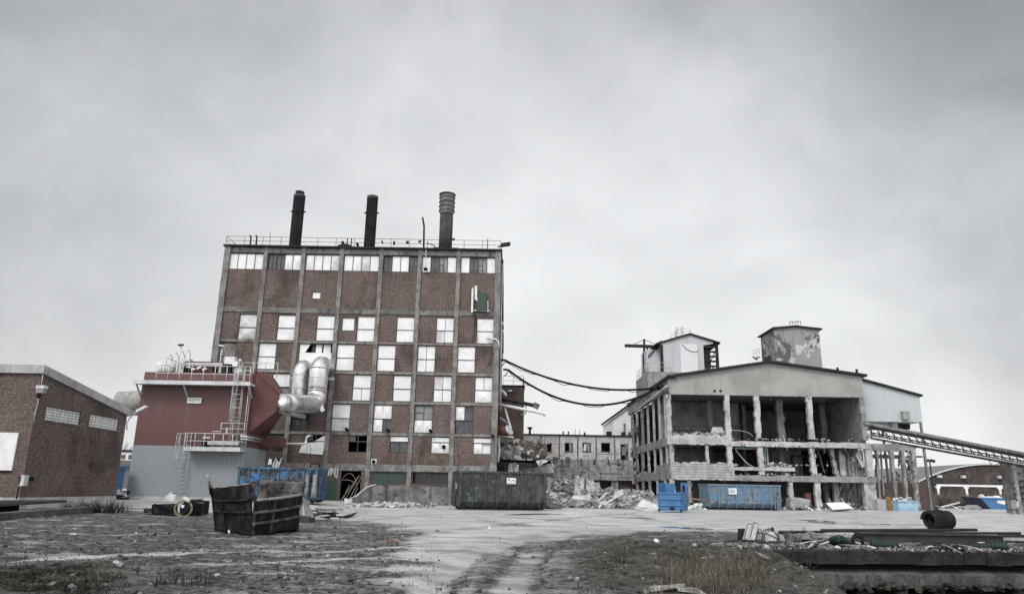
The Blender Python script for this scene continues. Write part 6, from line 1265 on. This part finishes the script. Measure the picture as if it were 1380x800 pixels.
# ------------------------------------------------------------------ junk by the filter house
a, c = W(224,664.5,45), W(234,674.5,45); th = thing('jerrycan', 'white plastic jerrycan standing before the grey cladding', 'jerrycan', ((a.x+c.x)/2, 45, c.z))
mb = MB(); mb.prism([(a.x,45,c.z),(c.x,45,c.z),(c.x,45,a.z-.12),(c.x-.12,45,a.z-.02),(a.x+.2,45,a.z-.02),(a.x,45,a.z-.1)], (0,.3,0)); mb.build('body', PLASTW, th); mb = MB(); mb.tube(arc(((a.x+c.x)/2,45.15,a.z-.04), (.15,0,0), (0,0,.1), 0, math.pi, 6), .025, 5); mb.build('handle', PLASTW, th); MB().lathe((c.x-.12,45.15,a.z-.03), [(.05,0),(.05,.08)], 8).build('cap', BLACK, th)
Y = G(222,694).y
th = thing('rusty_trough', 'dark rusty steel trough lying in the mud before the filter house', 'trough', G(222,693)); mb = MB()
P_ = [W(206,692,Y), W(238,691,Y), W(239,679,Y), W(213,681,Y-.1), W(206,681,Y)]; mb.prism(P_, (0,.06,0)); mb.prism([W(208,679,Y+.9), W(238,678,Y+.9), W(238,690,Y+.9), W(208,691,Y+.9)], (0,.06,0)); mb.prism([W(206,692,Y), W(206,680,Y), W(210,678,Y+.9), W(210,690,Y+.9)], (-.05,0,0)); mb.build('side_plate', RUST, th); MB().prism([W(206,691.5,Y), W(238,690.5,Y), W(238,689,Y+.9), W(208,690,Y+.9)], (0,0,-.05)).build('bottom_plate', RUST, th); MB().bar(W(195,688,Y), W(207,687,Y), .2, .16).build('stub', RUST, th)
c = W(247,685,Y-.3); th = thing('hose_reel', 'black hose reel with a straw coloured hoop beside the rusty trough', 'reel', (c.x, c.y, 0)); mb = MB(); mb.tube(arc(c, (.33,.05,0), (0,0,.32), 0, 2*math.pi, 28), .045, 7); mb.build('hoop', plain('hoop_straw', (.19,.17,.11)), th); mb = MB(); [mb.tube(arc(c+Vector((.12+.06*k,.12*k,.0)), (.3,.05,0), (0,0,.30), 0, 2*math.pi, 24), .04, 6) for k in range(1,5)]; mb.tube([c, c+Vector((.35,.55,0))], .24, 14); mb.build('hose', BLACK, th); mb = MB(); mb.obox(c+Vector((.1,-.05,.38)), (.3,.1,.1), (.2,.5,.1)); mb.obox(c+Vector((.0,-.07,.1)), (.12,.05,.12)); mb.build('torn_rag', PLASTW, th)
a, b = W(255,672.5,Y), W(273,692.5,Y); th = thing('black_crate', 'two black plastic crates joined by a strap right of the hose reel', 'crate', ((a.x+b.x)/2,Y,0)); xm = W(264,680,Y).x; mb = MB()
mb.box(a.x, xm-.02, Y, Y+.55, b.z-.02, a.z); mb.box(xm+.02, b.x, Y+.05, Y+.6, b.z-.02, a.z-.05); mb.build('crate_box', BLACK, th); mb = MB(); mb.box(xm-.02, xm+.02, Y-.03, Y+.62, b.z, a.z+.02); mb.box(b.x-.3, b.x-.02, Y, Y+.04, a.z-.16, a.z-.1); mb.build('strap', plain('strap_teal', (.05,.08,.09)), th)
# wrecked skip in the foreground
S0 = G(341,721.5); th = thing('wrecked_skip', 'wrecked rusty black skip with torn curled sides standing in the mud', 'skip', S0)
yA, yB, yK = S0.y+1.5, S0.y+1.75, S0.y+3.1
def lean(px, py, Y, dz=-.03): v = W(px, py, Y); return v
Ab, At = W(291,714,yA), W(287,657,yA-.1); Cb, Ct = S0+Vector((0,0,-.04)), W(337,651.5,S0.y-.05); Ct2 = W(345.5,674,S0.y-.06); Bb, Bt = W(397.5,713,yB), W(408,665.5,yB+.1)
mb = MB(); mb.sheet(Ab, Cb, Ct, At, 18, 14, .03, .06, 1, 0, .16, .05); 
# curled lip at the far left edge
for k in range(6):
    f0, f1 = k/6, (k+1)/6
    q = [At + Vector((-.13*f-.02*f*f, -.14*f, .34*f*f+.04*f)) for f in (f0, f1)]; r0 = [Ab.lerp(At, .75) + Vector((-.10*f, -.1*f, .12*f)) for f in (f0, f1)]
    mb.prism([r0[0], r0[1], q[1], q[0]], (.0,.03,0))
mb.build('side_plate', RUST, th); mb = MB(); mb.sheet(Cb, Bb, Bt, Ct2, 18, 12, .03, .05, 3, 0, .14, .04); mb.build('side_plate', RUST, th)
Kb0, Kb1, Kt1, Kt0 = W(342,690,yK), W(402,692,yK+.1), W(412,649,yK+.15), W(352.5,645.5,yK); mb = MB(); mb.sheet(Kb0, Kb1, Kt1, Kt0, 18, 10, .03, .2, 5, 0, .1, .07); mb.build('back_plate', grunge('rusty_inside', (.055,.048,.045), (.13,.115,.105), 2.4, c3=(.02,.018,.017), lo3=.48, hi3=.6, s3=3, streak=(.17,.15,.14), stk=(.58,.72), sscale=2.5, rough=.8, bump=.6), th)
mb = MB(); lb = W(294,690,yK-.3); mb.sheet(Ab, lb+Vector((0,0,-.5)), lb+Vector((0,0,.4)), At+Vector((0,0,-.2)), 6, 6, .03, .1, 8); mb.build('end_plate', RUST, th); mb = MB(); mb.sheet(Bb, Kb1+Vector((0,0,-.8)), Kb1, Bt+Vector((0,0,-.1)), 6, 6, .03, .1, 9); mb.build('end_plate', RUST, th)
MB().prism([Ab+Vector((.05,.05,.03)), Cb+Vector((0,.1,.06)), Bb+Vector((-.05,.05,.03)), Kb1+Vector((0,0,-.95)), Kb0+Vector((-.6,0,-1.0))], (0,0,.04)).build('floor_plate', RUST, th)
mb = MB(); u = Vector((0,-.05,0))
NA = (Cb-Ab).cross(At-Ab).normalized(); NB = (Bb-Cb).cross(Ct2-Cb).normalized()
def onA(f, g): return (Ab.lerp(Cb,f)).lerp(At.lerp(Ct,f), g) + NA*.16*math.sin(math.pi*f)*(.4+.6*g)
def onB(f, g): return (Cb.lerp(Bb,f)).lerp(Ct2.lerp(Bt,f), g) + NB*.14*math.sin(math.pi*f)*(.4+.6*g)
for g in (.46, .70): mb.tube([onA(f,g)+u for f in (0,.12,.25,.37,.5,.62,.75,.87,1)], .035, 6)
for f in (.33,): mb.bar(onA(f,.28)+u, onA(f,.97)+u, .12, .06)
mb.build('rib', RUST, th); mb = MB()
for g, r_ in ((.36,.045),(.66,.045)): mb.tube([onB(f,g)+u*1.3 for f in (0,.12,.25,.37,.5,.62,.75,.87,1)], r_, 7)
mb.build('rib', grunge('rusty_rib', (.11,.095,.085), (.04,.033,.03), 3, rough=.7, bump=.5), th)
mb = MB(); mb.tube([onB(f,1.0)+u*.3 for f in (0,.15,.3,.45,.6,.75,.88,1)], .04, 7); mb.build('rim', RUSTEDGE, th); mb = MB(); mb.tube([onA(f,1.0)+u*.2 for f in (0,.1,.2,.3,.4,.5,.6,.7,.8,.9,1)], .022, 6); mb.tube([At]+[At+Vector((-.13*f-.02*f*f,-.14*f,.34*f*f+.04*f)) for f in (.2,.4,.6,.8,1)], .045, 6); mb.build('rim', RUSTEDGE, th); mb = MB(); mb.bar(Ct, Ct2, .06, .05); mb.bar(Cb+Vector((0,-.02,0)), Ct2+Vector((0,-.02,0)), .09, .07); mb.bar(Kt0, Kt1, .03, .03); mb.bar(Kt1, Kb1.lerp(Kt1,.5), .03, .03); mb.build('torn_edge', RUST, th)
for (px, py, s_, lab) in ((312,716,.07,'small white scrap at the left foot of the wrecked skip'),(333,717.5,.05,'tiny white scrap under the near corner of the wrecked skip')):
    p = G(px,py+2); mb = MB(); mb.chunk((p.x,p.y-.1,.05), (s_*2,s_,s_*1.6), rg); mb.build('white_scrap', PLASTW, None, lab, 'scrap')
# bent plate and pallets behind it
Y = 27.5
th = thing('bent_plate', 'bent grey steel plate leaning like a tent right of the wrecked skip', 'plate', G(415,699)); MB().prism([W(408,668,Y), W(411,670,Y), W(424,697,Y-.4), W(411,697,Y-.4)], (0,.05,0)).build('front_plate', grunge('plate_dull', (.14,.125,.115), (.08,.07,.065), 2, rough=.6), th); MB().prism([W(408,667.5,Y), W(410,667,Y), W(418,677,Y+.3), W(416,679,Y+.2)], (0,.05,0)).build('bright_edge', RUSTEDGE, th); MB().prism([W(407,669,Y+.1), W(409,669,Y+.1), W(406,695,Y+.1), W(402,695,Y+.1)], (0,.06,0)).build('stay', grunge('stay_blue', (.16,.20,.23), (.1,.12,.14), 2, rough=.6), th); a, c = W(401,694.5,Y-.2), W(418,699.5,Y-.4); MB().box(a.x, c.x, Y-.5, Y+.3, 0, a.z).build('base', grunge('base_teal', (.045,.06,.065), (.03,.035,.038), 2, rough=.7), th)
th = thing('pallet_pile', 'flattened pile of grey broken pallet boards right of the bent plate', 'boards', G(438,697)); Y = 29.5; rg = random.Random(3); mb = MB()
for k in range(20): p = W(rg.uniform(424,448), rg.uniform(686,697), Y+rg.uniform(-.8,.8)); p.z = max(p.z,.05); d = Vector((rg.uniform(.25,.6), rg.uniform(-.15,.15), rg.uniform(-.06,.06))); mb.bar(p-d, p+d, .12, .04, rg.randrange(3))
mb.bar(W(425,684.5,Y), W(452,686.5,Y), .2, .06, 0); mb.bar(W(428,688.5,Y-.3), W(451,690.5,Y-.3), .16, .12, 2); mb.build('board', [WOOD, CONC_L, DARKM], th)
th = thing('torn_branch', 'dark twisted strip lying flat right of the pallet pile', 'strip', G(472,697.5)); MB().tube([G(457,697.5)+Vector((0,0,.03)), G(466,698)+Vector((0,0,.05)), G(474,697)+Vector((0,0,.1)), G(481,693.5)+Vector((0,0,.12))], [.05,.08,.06,.02], 6).build('strip', DARKM, th)
th = thing('crumpled_rag', 'small crumpled tan rag alone on the gravel track', 'rag', G(530,731)); p = G(530,732); rg = random.Random(8); mb = MB(); [mb.chunk((p.x+rg.uniform(-.14,.14),p.y+rg.uniform(-.05,.05),.03+.03*rg.random()), (.16,.08,.06), rg, rg.randrange(2), .6) for k in range(7)]; mb.build('cloth', [plain('rag_tan',(.40,.33,.28)), plain('rag_brown',(.14,.11,.09))], th)
for (px, py, s_, lab) in ((152,763,.06,'white scrap on the mud above the black stalks'),(153,768,.05,'second white scrap just below the first on the mud'),(98,719,.05,'white scrap on mud right of the concrete beam'),(660,712,.04,'small white chip on the wheel tracks'),(885,733,.05,'white chip at the left edge of the dark bank')):
    p = G(px,py); mb = MB(); mb.chunk((p.x,p.y,GZ(p.x,p.y)+.03), (s_*2.4,s_*1.5,s_), rg); mb.build('litter_scrap', PLASTW, None, lab, 'scrap')
for (px, py, w_, h_, lab) in ((905,796,.55,.3,'flat pale pinkish stone slab at the lower edge of the dry grass'),(927,799,.35,.2,'second pinkish slab right of the larger one by the dry grass'),(936,741,.16,.22,'white scrap standing on the dark bank left of centre'),(967,738,.28,.16,'pale crumpled paper on the dark bank crest'),(948,757,.14,.1,'grey white scrap half way down the dark bank'),(998,744,.12,.1,'pale lump at the right end of the dark bank')):
    p = G(px, py); z = GZ(p.x,p.y); mb = MB(); mb.chunk((p.x,p.y,z+.04+h_*.03), (w_, h_*.7 if w_ > .2 else .08, .05 if w_ > .2 else h_*.4), rg, 0, .45, .12 if w_ > .2 else .4); mb.build('pale_scrap', grunge('stone_pink', (.34,.31,.295), (.2,.18,.17), 4, rough=.9), None, lab, 'scrap')
MB().tube([tuple(G(px,py,z)+Vector((0,0,.08))) for px, py, z in ((1018,749,-.0),(1032,757,-.05),(1048,764,-.2),(1066,775,-.45),(1085,784,-.7))], [.03,.05,.055,.055,.04], 7).build('bleached_log', grunge('log_pale', (.33,.30,.27), (.18,.16,.14), 4, rough=.9), None, 'bleached log lying down the bank along the pit', 'log')

MB().tube([G(1050,789,-.35)+Vector((0,0,.06)), G(1062,799,-.4)+Vector((0,0,.06))], [.025,.03], 6).build('pale_stick', WHITE_D, None, 'pale stick lying on the slope beside the pit', 'stick')
# ------------------------------------------------------------------ pit edge and its junk, right foreground
def Q(s, t_, z): p = PA + PE*s + PN*t_; return Vector((p.x, p.y, z))
def wbox(mb, s0, s1, t0, t1, z0, z1, m=0, zt=None):
    zt = z1 if zt is None else zt
    v = [Q(s0,t0,z0),Q(s1,t0,z0),Q(s1,t1,z0),Q(s0,t1,z0),Q(s0,t0,z1),Q(s1,t0,z1),Q(s1,t1,zt),Q(s0,t1,zt)]
    mb.add(v, [(0,1,2,3),(7,6,5,4),(0,4,5,1),(1,5,6,2),(2,6,7,3),(3,7,4,0)], m)
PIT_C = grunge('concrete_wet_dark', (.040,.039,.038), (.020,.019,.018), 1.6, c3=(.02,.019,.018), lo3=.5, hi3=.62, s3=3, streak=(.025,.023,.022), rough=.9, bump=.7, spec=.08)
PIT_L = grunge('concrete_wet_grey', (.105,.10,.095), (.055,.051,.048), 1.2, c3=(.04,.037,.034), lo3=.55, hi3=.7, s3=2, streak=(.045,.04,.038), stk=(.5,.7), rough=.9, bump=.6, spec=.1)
th = thing('quay_wall', 'dark concrete edge beam on posts along the open pit', 'wall', PA); rg = random.Random(17)
mb = MB()
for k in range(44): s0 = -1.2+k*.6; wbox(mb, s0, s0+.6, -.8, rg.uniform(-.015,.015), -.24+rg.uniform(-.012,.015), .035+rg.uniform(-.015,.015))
mb.build('edge_beam', PIT_C, th); mb = MB(); wbox(mb, -1.2, 25, -.5, -.3, -2.2, -.26); mb.build('back_wall', BLACK, th)  # back wall coloured black to put in the shade under the beam
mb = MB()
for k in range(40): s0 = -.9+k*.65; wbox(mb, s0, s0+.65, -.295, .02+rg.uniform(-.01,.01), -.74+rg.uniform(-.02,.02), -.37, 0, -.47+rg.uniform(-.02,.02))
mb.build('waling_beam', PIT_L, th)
for px in (1149,1197,1240,1332,1375,1420): d = ray(px,795); s = None
for s in (2.1,3.05,3.95,5.9,6.9,8.2,10,12): mb = MB(); wbox(mb, s, s+.26, -.28, .05, -2.2, -.77); mb.build('post', PIT_C if int(s*10)%2 else PIT_L, th)
mb = MB(); wbox(mb, 3.9, 5.3, -.1, .35, -1.75, -.95); mb.build('fallen_block', PIT_L, th)
mb = MB()
for k in range(60): s = rg.uniform(1.5,6.5); mb.chunk(Q(s, rg.uniform(.0,.15), -.73+rg.uniform(-.04,.04)), (.25,.1,.06), rg, rg.randrange(2))
mb.build('debris', [PIT_C, WEED[1]], th, None, None, None, 'stuff')
# gravel and scrap on the strip behind the beam
mb = MB()
for k in range(950):
    s = rg.uniform(-.8, 9.5); t_ = -rg.uniform(.05, 1.9); p = Q(s,t_,0); sz = rg.choice((.012,.015,.02,.025,.03,.05))*(1+rg.random()*.5); mb.chunk((p.x,p.y,.05+sz*.3), (sz*1.7,sz,sz*.7), rg, rg.choice((0,0,1,1,1,1,1,1,1,2,1,1,0)))
mb.build('rubble', [CONC_B, CONC_D, CONC_L], None, 'gravel and small scraps on the strip along the pit edge', 'rubble', None, 'stuff')
def at(px, py, z): return G(px, py, z)
mb = MB()
for k in range(46):
    c = Q(rg.uniform(-.5,9.5), -rg.uniform(.25,2.6), .06+rg.random()*.08); a_ = rg.gauss(0,.35)+(rg.random()<.25)*rg.uniform(-1.2,1.2); l = rg.uniform(.1,.55); d = (PE*math.cos(a_)+PN*math.sin(a_))*l+Vector((0,0,rg.uniform(-.05,.08)))
    if rg.random() < .5: mb.tube([c-d, c+d*.2+Vector((0,0,.02)), c+d], rg.uniform(.008,.022), 5, rg.choice((0,0,0,2)))
    else: mb.bar(c-d, c+d, rg.uniform(.03,.09), .025, rg.choice((0,0,1,3)))
mb.build('debris', [DARKM, WOOD, WHITE_D, CONC_D], None, 'tangle of thin rods and splintered boards among the pipes by the pit', 'debris', None, 'stuff')
# pale light fittings
LFM = grunge('fitting_pale', (.40,.42,.43), (.25,.26,.27), 2.5, rough=.5, grain=.15)
def fitting(pts, Y, dep, mat, label, seams=()):
    v = [W(px, py, Y) for px, py in pts]; lo = min(p.z for p in v)
    for p in v: p.z += .02-lo
    c = sum(v, Vector())/len(v); th = thing('light_fitting', label, 'light fitting', (c.x, Y, 0), 0, 'discarded light fittings'); n = len(v)
    mb = MB(); f = [p.lerp(c, .22)+Vector((0,-.05,0)) for p in v]; bk = [p+Vector((.02,dep,0)) for p in v]
    mb.add(v+f+bk, [tuple(range(n,2*n))]+[(i,(i+1)%n,n+(i+1)%n,n+i) for i in range(n)]+[(2*n+i,2*n+(i+1)%n,(i+1)%n,i) for i in range(n)]+[tuple(range(3*n-1,2*n-1,-1))]); mb.build('housing', mat, th)
    mb = MB(); [mb.bar(v[i]+Vector((0,-.012,0)), v[(i+1)%n]+Vector((0,-.012,0)), .014, .014) for i in range(n)]; mb.build('rim', DARKM, th)
    if seams: mb = MB(); [mb.bar(v[i]+Vector((0,-.06,0)), v[j]+Vector((0,-.06,0)), .022, .02) for i, j in seams]; mb.build('seam', DARKM, th)
LFL = grunge('fitting_white', (.52,.54,.55), (.38,.39,.40), 2.5, rough=.5, grain=.15)
fitting([(996.5,730),(997,715),(1003.5,714.5),(1002,730)], 21.5, .25, DARKM, 'dark end bracket furthest left among the discarded light fittings')
fitting([(1002,730),(1008.5,707.5),(1013,708.5),(1008,731)], 21.2, .18, LFL, 'slim pale light fitting leaning second from the left')
fitting([(1010,731),(1016,705.5),(1021.5,708),(1017,731.5)], 21.0, .2, LFL, 'tallest and brightest slim light fitting standing on edge')
fitting([(1016.5,730.5),(1019,719),(1024,713.5),(1028,719),(1026,730)], 21.3, .2, LFM, 'short grey light fitting between the tallest one and the wide hood', ((1,3),))
fitting([(1031,730.5),(1030,718.5),(1043,717),(1048.5,727),(1047,731)], 21.1, .28, LFL, 'wide hood shaped light fitting with a diagonal crease', ((1,3),))
fitting([(1050,730.5),(1049,718.5),(1055.5,721.5),(1058.5,730)], 21.1, .22, LFM, 'small hood shaped light fitting furthest right in the group')
th = thing('cable_tray', 'dark bent bracket standing behind the wide trapezoid light fitting', 'bracket', G(1034,724)); MB().bar(W(1029,716,21.5), W(1043,713,21.5), .05, .12).build('arm', CONC_D, th); MB().bar(W(1041,709.5,21.5), W(1040,719,21.5), .05, .05).build('post', LFM, th)
for (px, w_, h_, lab) in ((1069,.34,.17,'squat weathered concrete block behind the tall dead weed'),(1083,.42,.16,'long low concrete block right of the dead weed'),(1097,.34,.2,'concrete block at the near end of the steel pipes')):
    p = G(px,730); mb = MB(); mb.chunk((p.x,p.y,.03+h_/2), (w_,.3,h_), rg, 0, .12); mb.build('concrete_block', CONC_D, None, lab, 'block', 'blocks by the pit edge')
# long steel pipes and beams
def Lp(px, py, z): return G(px, py, z)
th = thing('steel_beam', 'long dark steel I beam lying along the pit edge', 'beam', G(1250,730)); z = .16; a, b = Lp(1153,723.5,z), Lp(1352,727.5,z)
mb = MB(); mb.bar(a+Vector((0,0,.12)), b+Vector((0,0,.12)), .2, .03); mb.bar(a+Vector((0,0,-.12)), b+Vector((0,0,-.12)), .2, .03); mb.bar(a, b, .03, .22); mb.build('beam_body', grunge('beam_wet', (.032,.034,.036), (.018,.018,.018), 2, rough=.5, spec=.4), th)
for (p0, p1, r_, z, lab, m_) in (((1050,716.5),(1110,716),.045,.06,'thin dark pipe running left from the pipe stack to the weed',DARKM),((1107,714.5),(1316,713.5),.06,.08,'upper dark steel pipe lying behind the I beam',DARKM),((1157,717.5),(1375,718),.045,.08,'long thin pipe reaching almost to the right picture edge',DARKM),((1345,721.5),(1400,722),.05,.07,'short steel pipe poking past the far end of the I beam',DARKM),((1205,728.5),(1290,731.5),.05,.05,'lowest dark pipe just before the I beam',DARKM),((1356,729.5),(1400,730),.03,.05,'slim pipe low at the right picture edge',DARKM)):
    a, b = G(*p0, z), G(*p1, z); MB().tube([a,b], r_, 10).build('steel_pipe', m_, None, lab, 'pipe', 'steel pipes by the pit')
def ribbed(pts, r_, label, px, py):
    th = thing('ribbed_hose', label, 'hose', G(px,py), 0, 'green ribbed hoses'); P_ = [Vector(p) for p in pts]; path = []; rr = []; L_ = 0; n = 60
    segs = [(P_[i+1]-P_[i]).length for i in range(len(P_)-1)]; T_ = sum(segs)
    for k in range(n+1):
        d = T_*k/n; i = 0
        while i < len(segs)-1 and d > segs[i]: d -= segs[i]; i += 1
        path.append(P_[i].lerp(P_[i+1], min(1,d/segs[i]))); rr.append(r_*(1 if k%8 < 5 else .70))
    MB().tube(path, rr, 12).build('hose_body', GREENP, th)
ribbed([G(1174,733.5,.12), G(1210,734.5,.12)], .115, 'green ribbed hose lying straight before the I beam', 1190, 734)
ribbed([G(1118,732,.06), G(1124,727,.2), G(1132,726,.24), G(1141,730,.14), G(1147,733,.06)], .11, 'humped green ribbed hose left of the straight one', 1132, 732); ribbed([G(1123,733.5,.06), G(1143,734.5,.06)], .06, 'small flat green ribbed hose below the humped one', 1133, 734)
ribbed([G(1322,737,.1), G(1340,735.5,.14), G(1357,737,.12)], .10, 'green ribbed hose at the far right end of the I beam', 1340, 737)
c = G(1156,728,.28); th = thing('hose_coil', 'small black hose coil hung over the upper steel pipe', 'hose', (c.x,c.y,.2)); mb = MB(); [mb.tube(arc(c+Vector((.03*k,.05*k,.02*k)), (.13,.02,0), (.03,.05,.1), -.6, 3.9, 14), .035, 7) for k in range(3)]; mb.build('hose_loop', BLACK, th)
MB().tube([G(1147,728,.15), G(1163,734,.1), G(1181,739,.05)], [.02,.03,.035], 6).build('pale_pole', WHITE_D, None, 'pale pole slanting down before the humped green hose', 'pole'); MB().tube([G(1103,735,.08), G(1117,729,.2)], .025, 6).build('pale_pole', WHITE_D, None, 'short pale pole left of the humped green hose', 'pole')
c = G(1324,742,.0); th = thing('bucket', 'small white bucket standing on the pit edge beam', 'bucket', c); MB().lathe((c.x,c.y,.03), [(.055,0),(.075,.17),(.08,.17),(.08,.18),(.07,.18),(.068,.15)], 14).build('pail', PLASTW, th)
c = G(1282,741,.05); th = thing('brush_clump', 'dark clump of twigs hanging over the pit edge near the bucket', 'brush', c); mb = MB()
for k in range(70): p = c+Vector((rg.gauss(0,.14), rg.gauss(0,.1), 0)); mb.tube([p, p+Vector((rg.uniform(-.12,.12), rg.uniform(-.15,.05), rg.uniform(-.12,.2)))], [.012,.003], 3, rg.randrange(2))
mb.build('twigs', WEED[:2], th, None, None, None, 'stuff'); MB().tube([G(1270,733,.2), G(1284,739,.1), G(1296,745,.03)], .02, 5).build('root', WOOD, th)
# big coil of black hose on the yard
c = G(1266, 712.5); th = thing('hose_roll', 'big roll of black ribbed hose standing on the yard beyond the pipes', 'hose roll', c); ax = Vector((.93,.36,0)); up = Vector((0,0,1)); sd_ = Vector((-.36,.93,0))
mb = MB(); rg = random.Random(5)
for k in range(8):
    o = c + ax*(-.55+.145*k) + Vector((0,0,.37)); R_ = .30+rg.uniform(-.015,.015); pts = [o + (sd_*math.cos(t_)+up*math.sin(t_))*R_ + ax*(.145*t_/6.283) for t_ in np.linspace(0, 6.283, 49)]
    mb.tube(pts, [.085 if i%2 else .068 for i in range(49)], 8, 0, False)
for k in range(5):
    o = c + ax*(-.3+.16*k) + Vector((0,0,.36)); pts = [o + (sd_*math.cos(t_)+up*math.sin(t_))*.17 for t_ in np.linspace(0, 6.283, 33)]; mb.tube(pts, [.075 if i%2 else .06 for i in range(33)], 7, 0, False)
mb.build('hose_body', grunge('hose_black', (.008,.008,.0085), (.016,.016,.0165), 3, rough=.6, spec=.15, bump=.3), th); o = c+Vector((0,0,.37)); mb = MB(); mb.tube([o+ax*.05+(sd_*math.cos(t_)+up*math.sin(t_))*.40 for t_ in np.linspace(-1.2,4.2,24)], .018, 5); mb.tube([o+up*.38, o+up*.5+ax*-.1, o+up*.44+ax*.1], .03, 5); mb.build('tie_strap', DARKM, th)
for (px0, px1, py, lab) in ((1093,1122,703,'thin dark plank lying flat on the wet yard above the pipes'),):
    a, b = G(px0,py-1,.04), G(px1,py+1.5,.04); MB().bar(a, b, .35, .05).build('dark_plank', WOOD, None, lab, 'plank')
# ------------------------------------------------------------------ light
w = bpy.data.worlds.new('World'); scene.world = w; w.use_nodes = True; nt = w.node_tree; nt.nodes.clear()
def wn(ty, **kw):
    x = nt.nodes.new(ty)
    for k_, v_ in kw.items(): setattr(x, k_, v_)
    return x
def wm(op, a, b=0.0, c=None, clamp=False):
    x = wn('ShaderNodeMath', operation=op, use_clamp=clamp)
    for i, q in enumerate((a, b) if c is None else (a, b, c)):
        if hasattr(q, 'is_linked'): nt.links.new(q, x.inputs[i])
        else: x.inputs[i].default_value = q
    return x.outputs[0]
def wr(v_, lo, hi, a=0.0, b=1.0):
    x = wn('ShaderNodeMapRange', interpolation_type='SMOOTHSTEP'); nt.links.new(v_, x.inputs[0])
    for i, q in zip((1,2,3,4), (lo,hi,a,b)): x.inputs[i].default_value = q
    return x.outputs[0]
SUN_EL, SUN_AZ = R(46), R(205)
sky = wn('ShaderNodeTexSky', sky_type='NISHITA'); sky.sun_disc = False; sky.sun_elevation = SUN_EL; sky.sun_rotation = SUN_AZ; sky.dust_density = 5; sky.air_density = 1.5
tc = wn('ShaderNodeTexCoord'); sp_ = wn('ShaderNodeSeparateXYZ'); nt.links.new(tc.outputs['Generated'], sp_.inputs[0])
X_, Y_, Z_ = sp_.outputs
# flat cloud layer: project the view direction on a plane overhead
zc = wm('ADD', wm('MAXIMUM', Z_, 0.0), .75); cv = wn('ShaderNodeCombineXYZ')
nt.links.new(X_, cv.inputs[0]); nt.links.new(Y_, cv.inputs[1]); nt.links.new(wm('MULTIPLY', Z_, 1.35), cv.inputs[2])
def cn(scale, detail, dist, off):
    mp = wn('ShaderNodeMapping'); nt.links.new(cv.outputs[0], mp.inputs[0]); mp.inputs['Location'].default_value = off; mp.inputs['Rotation'].default_value = (0,0,.6)
    n_ = wn('ShaderNodeTexNoise'); nt.links.new(mp.outputs[0], n_.inputs['Vector']); n_.inputs['Scale'].default_value = scale; n_.inputs['Detail'].default_value = detail; n_.inputs['Roughness'].default_value = .52; n_.inputs['Distortion'].default_value = dist
    return n_.outputs['Fac']
c1 = cn(1.9, 4, .4, (3.1,1.7,0)); c2 = cn(4.6, 7, .6, (7.3,2.2,1))
x2 = wm('MULTIPLY', X_, X_)
val = wm('SUBTRACT', .70, wr(Z_, .27, .80, 0, .39))
val = wm('SUBTRACT', val, wm('MULTIPLY', x2, wr(Z_, -.05, .6, .36, .92)))
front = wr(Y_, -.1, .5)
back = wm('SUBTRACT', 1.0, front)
val = wm('ADD', wm('MULTIPLY', val, front), wm('MULTIPLY', back, 1.12))  # unseen sky behind the camera made brighter, added to light surfaces facing the view
val = wm('ADD', val, wm('MULTIPLY', wm('SUBTRACT', c1, .5), .54)); val = wm('ADD', val, wm('MULTIPLY', wm('SUBTRACT', c2, .5), .24))
val = wm('MAXIMUM', val, .17)
tint = wn('ShaderNodeMix', data_type='RGBA'); nt.links.new(wr(val, .25, .65), tint.inputs[0]); tint.inputs[6].default_value = (.955,.98,1.025,1); tint.inputs[7].default_value = (.985,1.0,1.015,1)
cl = wn('ShaderNodeVectorMath', operation='SCALE'); nt.links.new(tint.outputs[2], cl.inputs[0]); nt.links.new(val, cl.inputs['Scale'])
bg1 = wn('ShaderNodeBackground'); nt.links.new(sky.outputs[0], bg1.inputs[0]); bg1.inputs[1].default_value = .08
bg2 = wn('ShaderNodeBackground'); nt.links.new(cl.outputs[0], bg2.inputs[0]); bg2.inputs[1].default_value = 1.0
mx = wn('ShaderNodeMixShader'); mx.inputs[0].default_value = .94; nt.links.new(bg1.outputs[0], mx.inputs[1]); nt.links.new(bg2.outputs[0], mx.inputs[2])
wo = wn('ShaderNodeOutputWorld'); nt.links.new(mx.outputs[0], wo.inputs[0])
sl = bpy.data.lights.new('sun', 'SUN'); sl.energy = 1.5; sl.angle = R(22); sl.color = (1, .992, .98)
so = bpy.data.objects.new('sun', sl); COL.objects.link(so)
sd = Vector((math.sin(SUN_AZ)*math.cos(SUN_EL), math.cos(SUN_AZ)*math.cos(SUN_EL), math.sin(SUN_EL)))
so.rotation_euler = sd.to_track_quat('Z', 'Y').to_euler(); so.location = sd*50
vs = scene.view_settings; vs.view_transform = 'Standard'; vs.look = 'None'; vs.exposure = .40; vs.gamma = 1; vs.use_curve_mapping = False
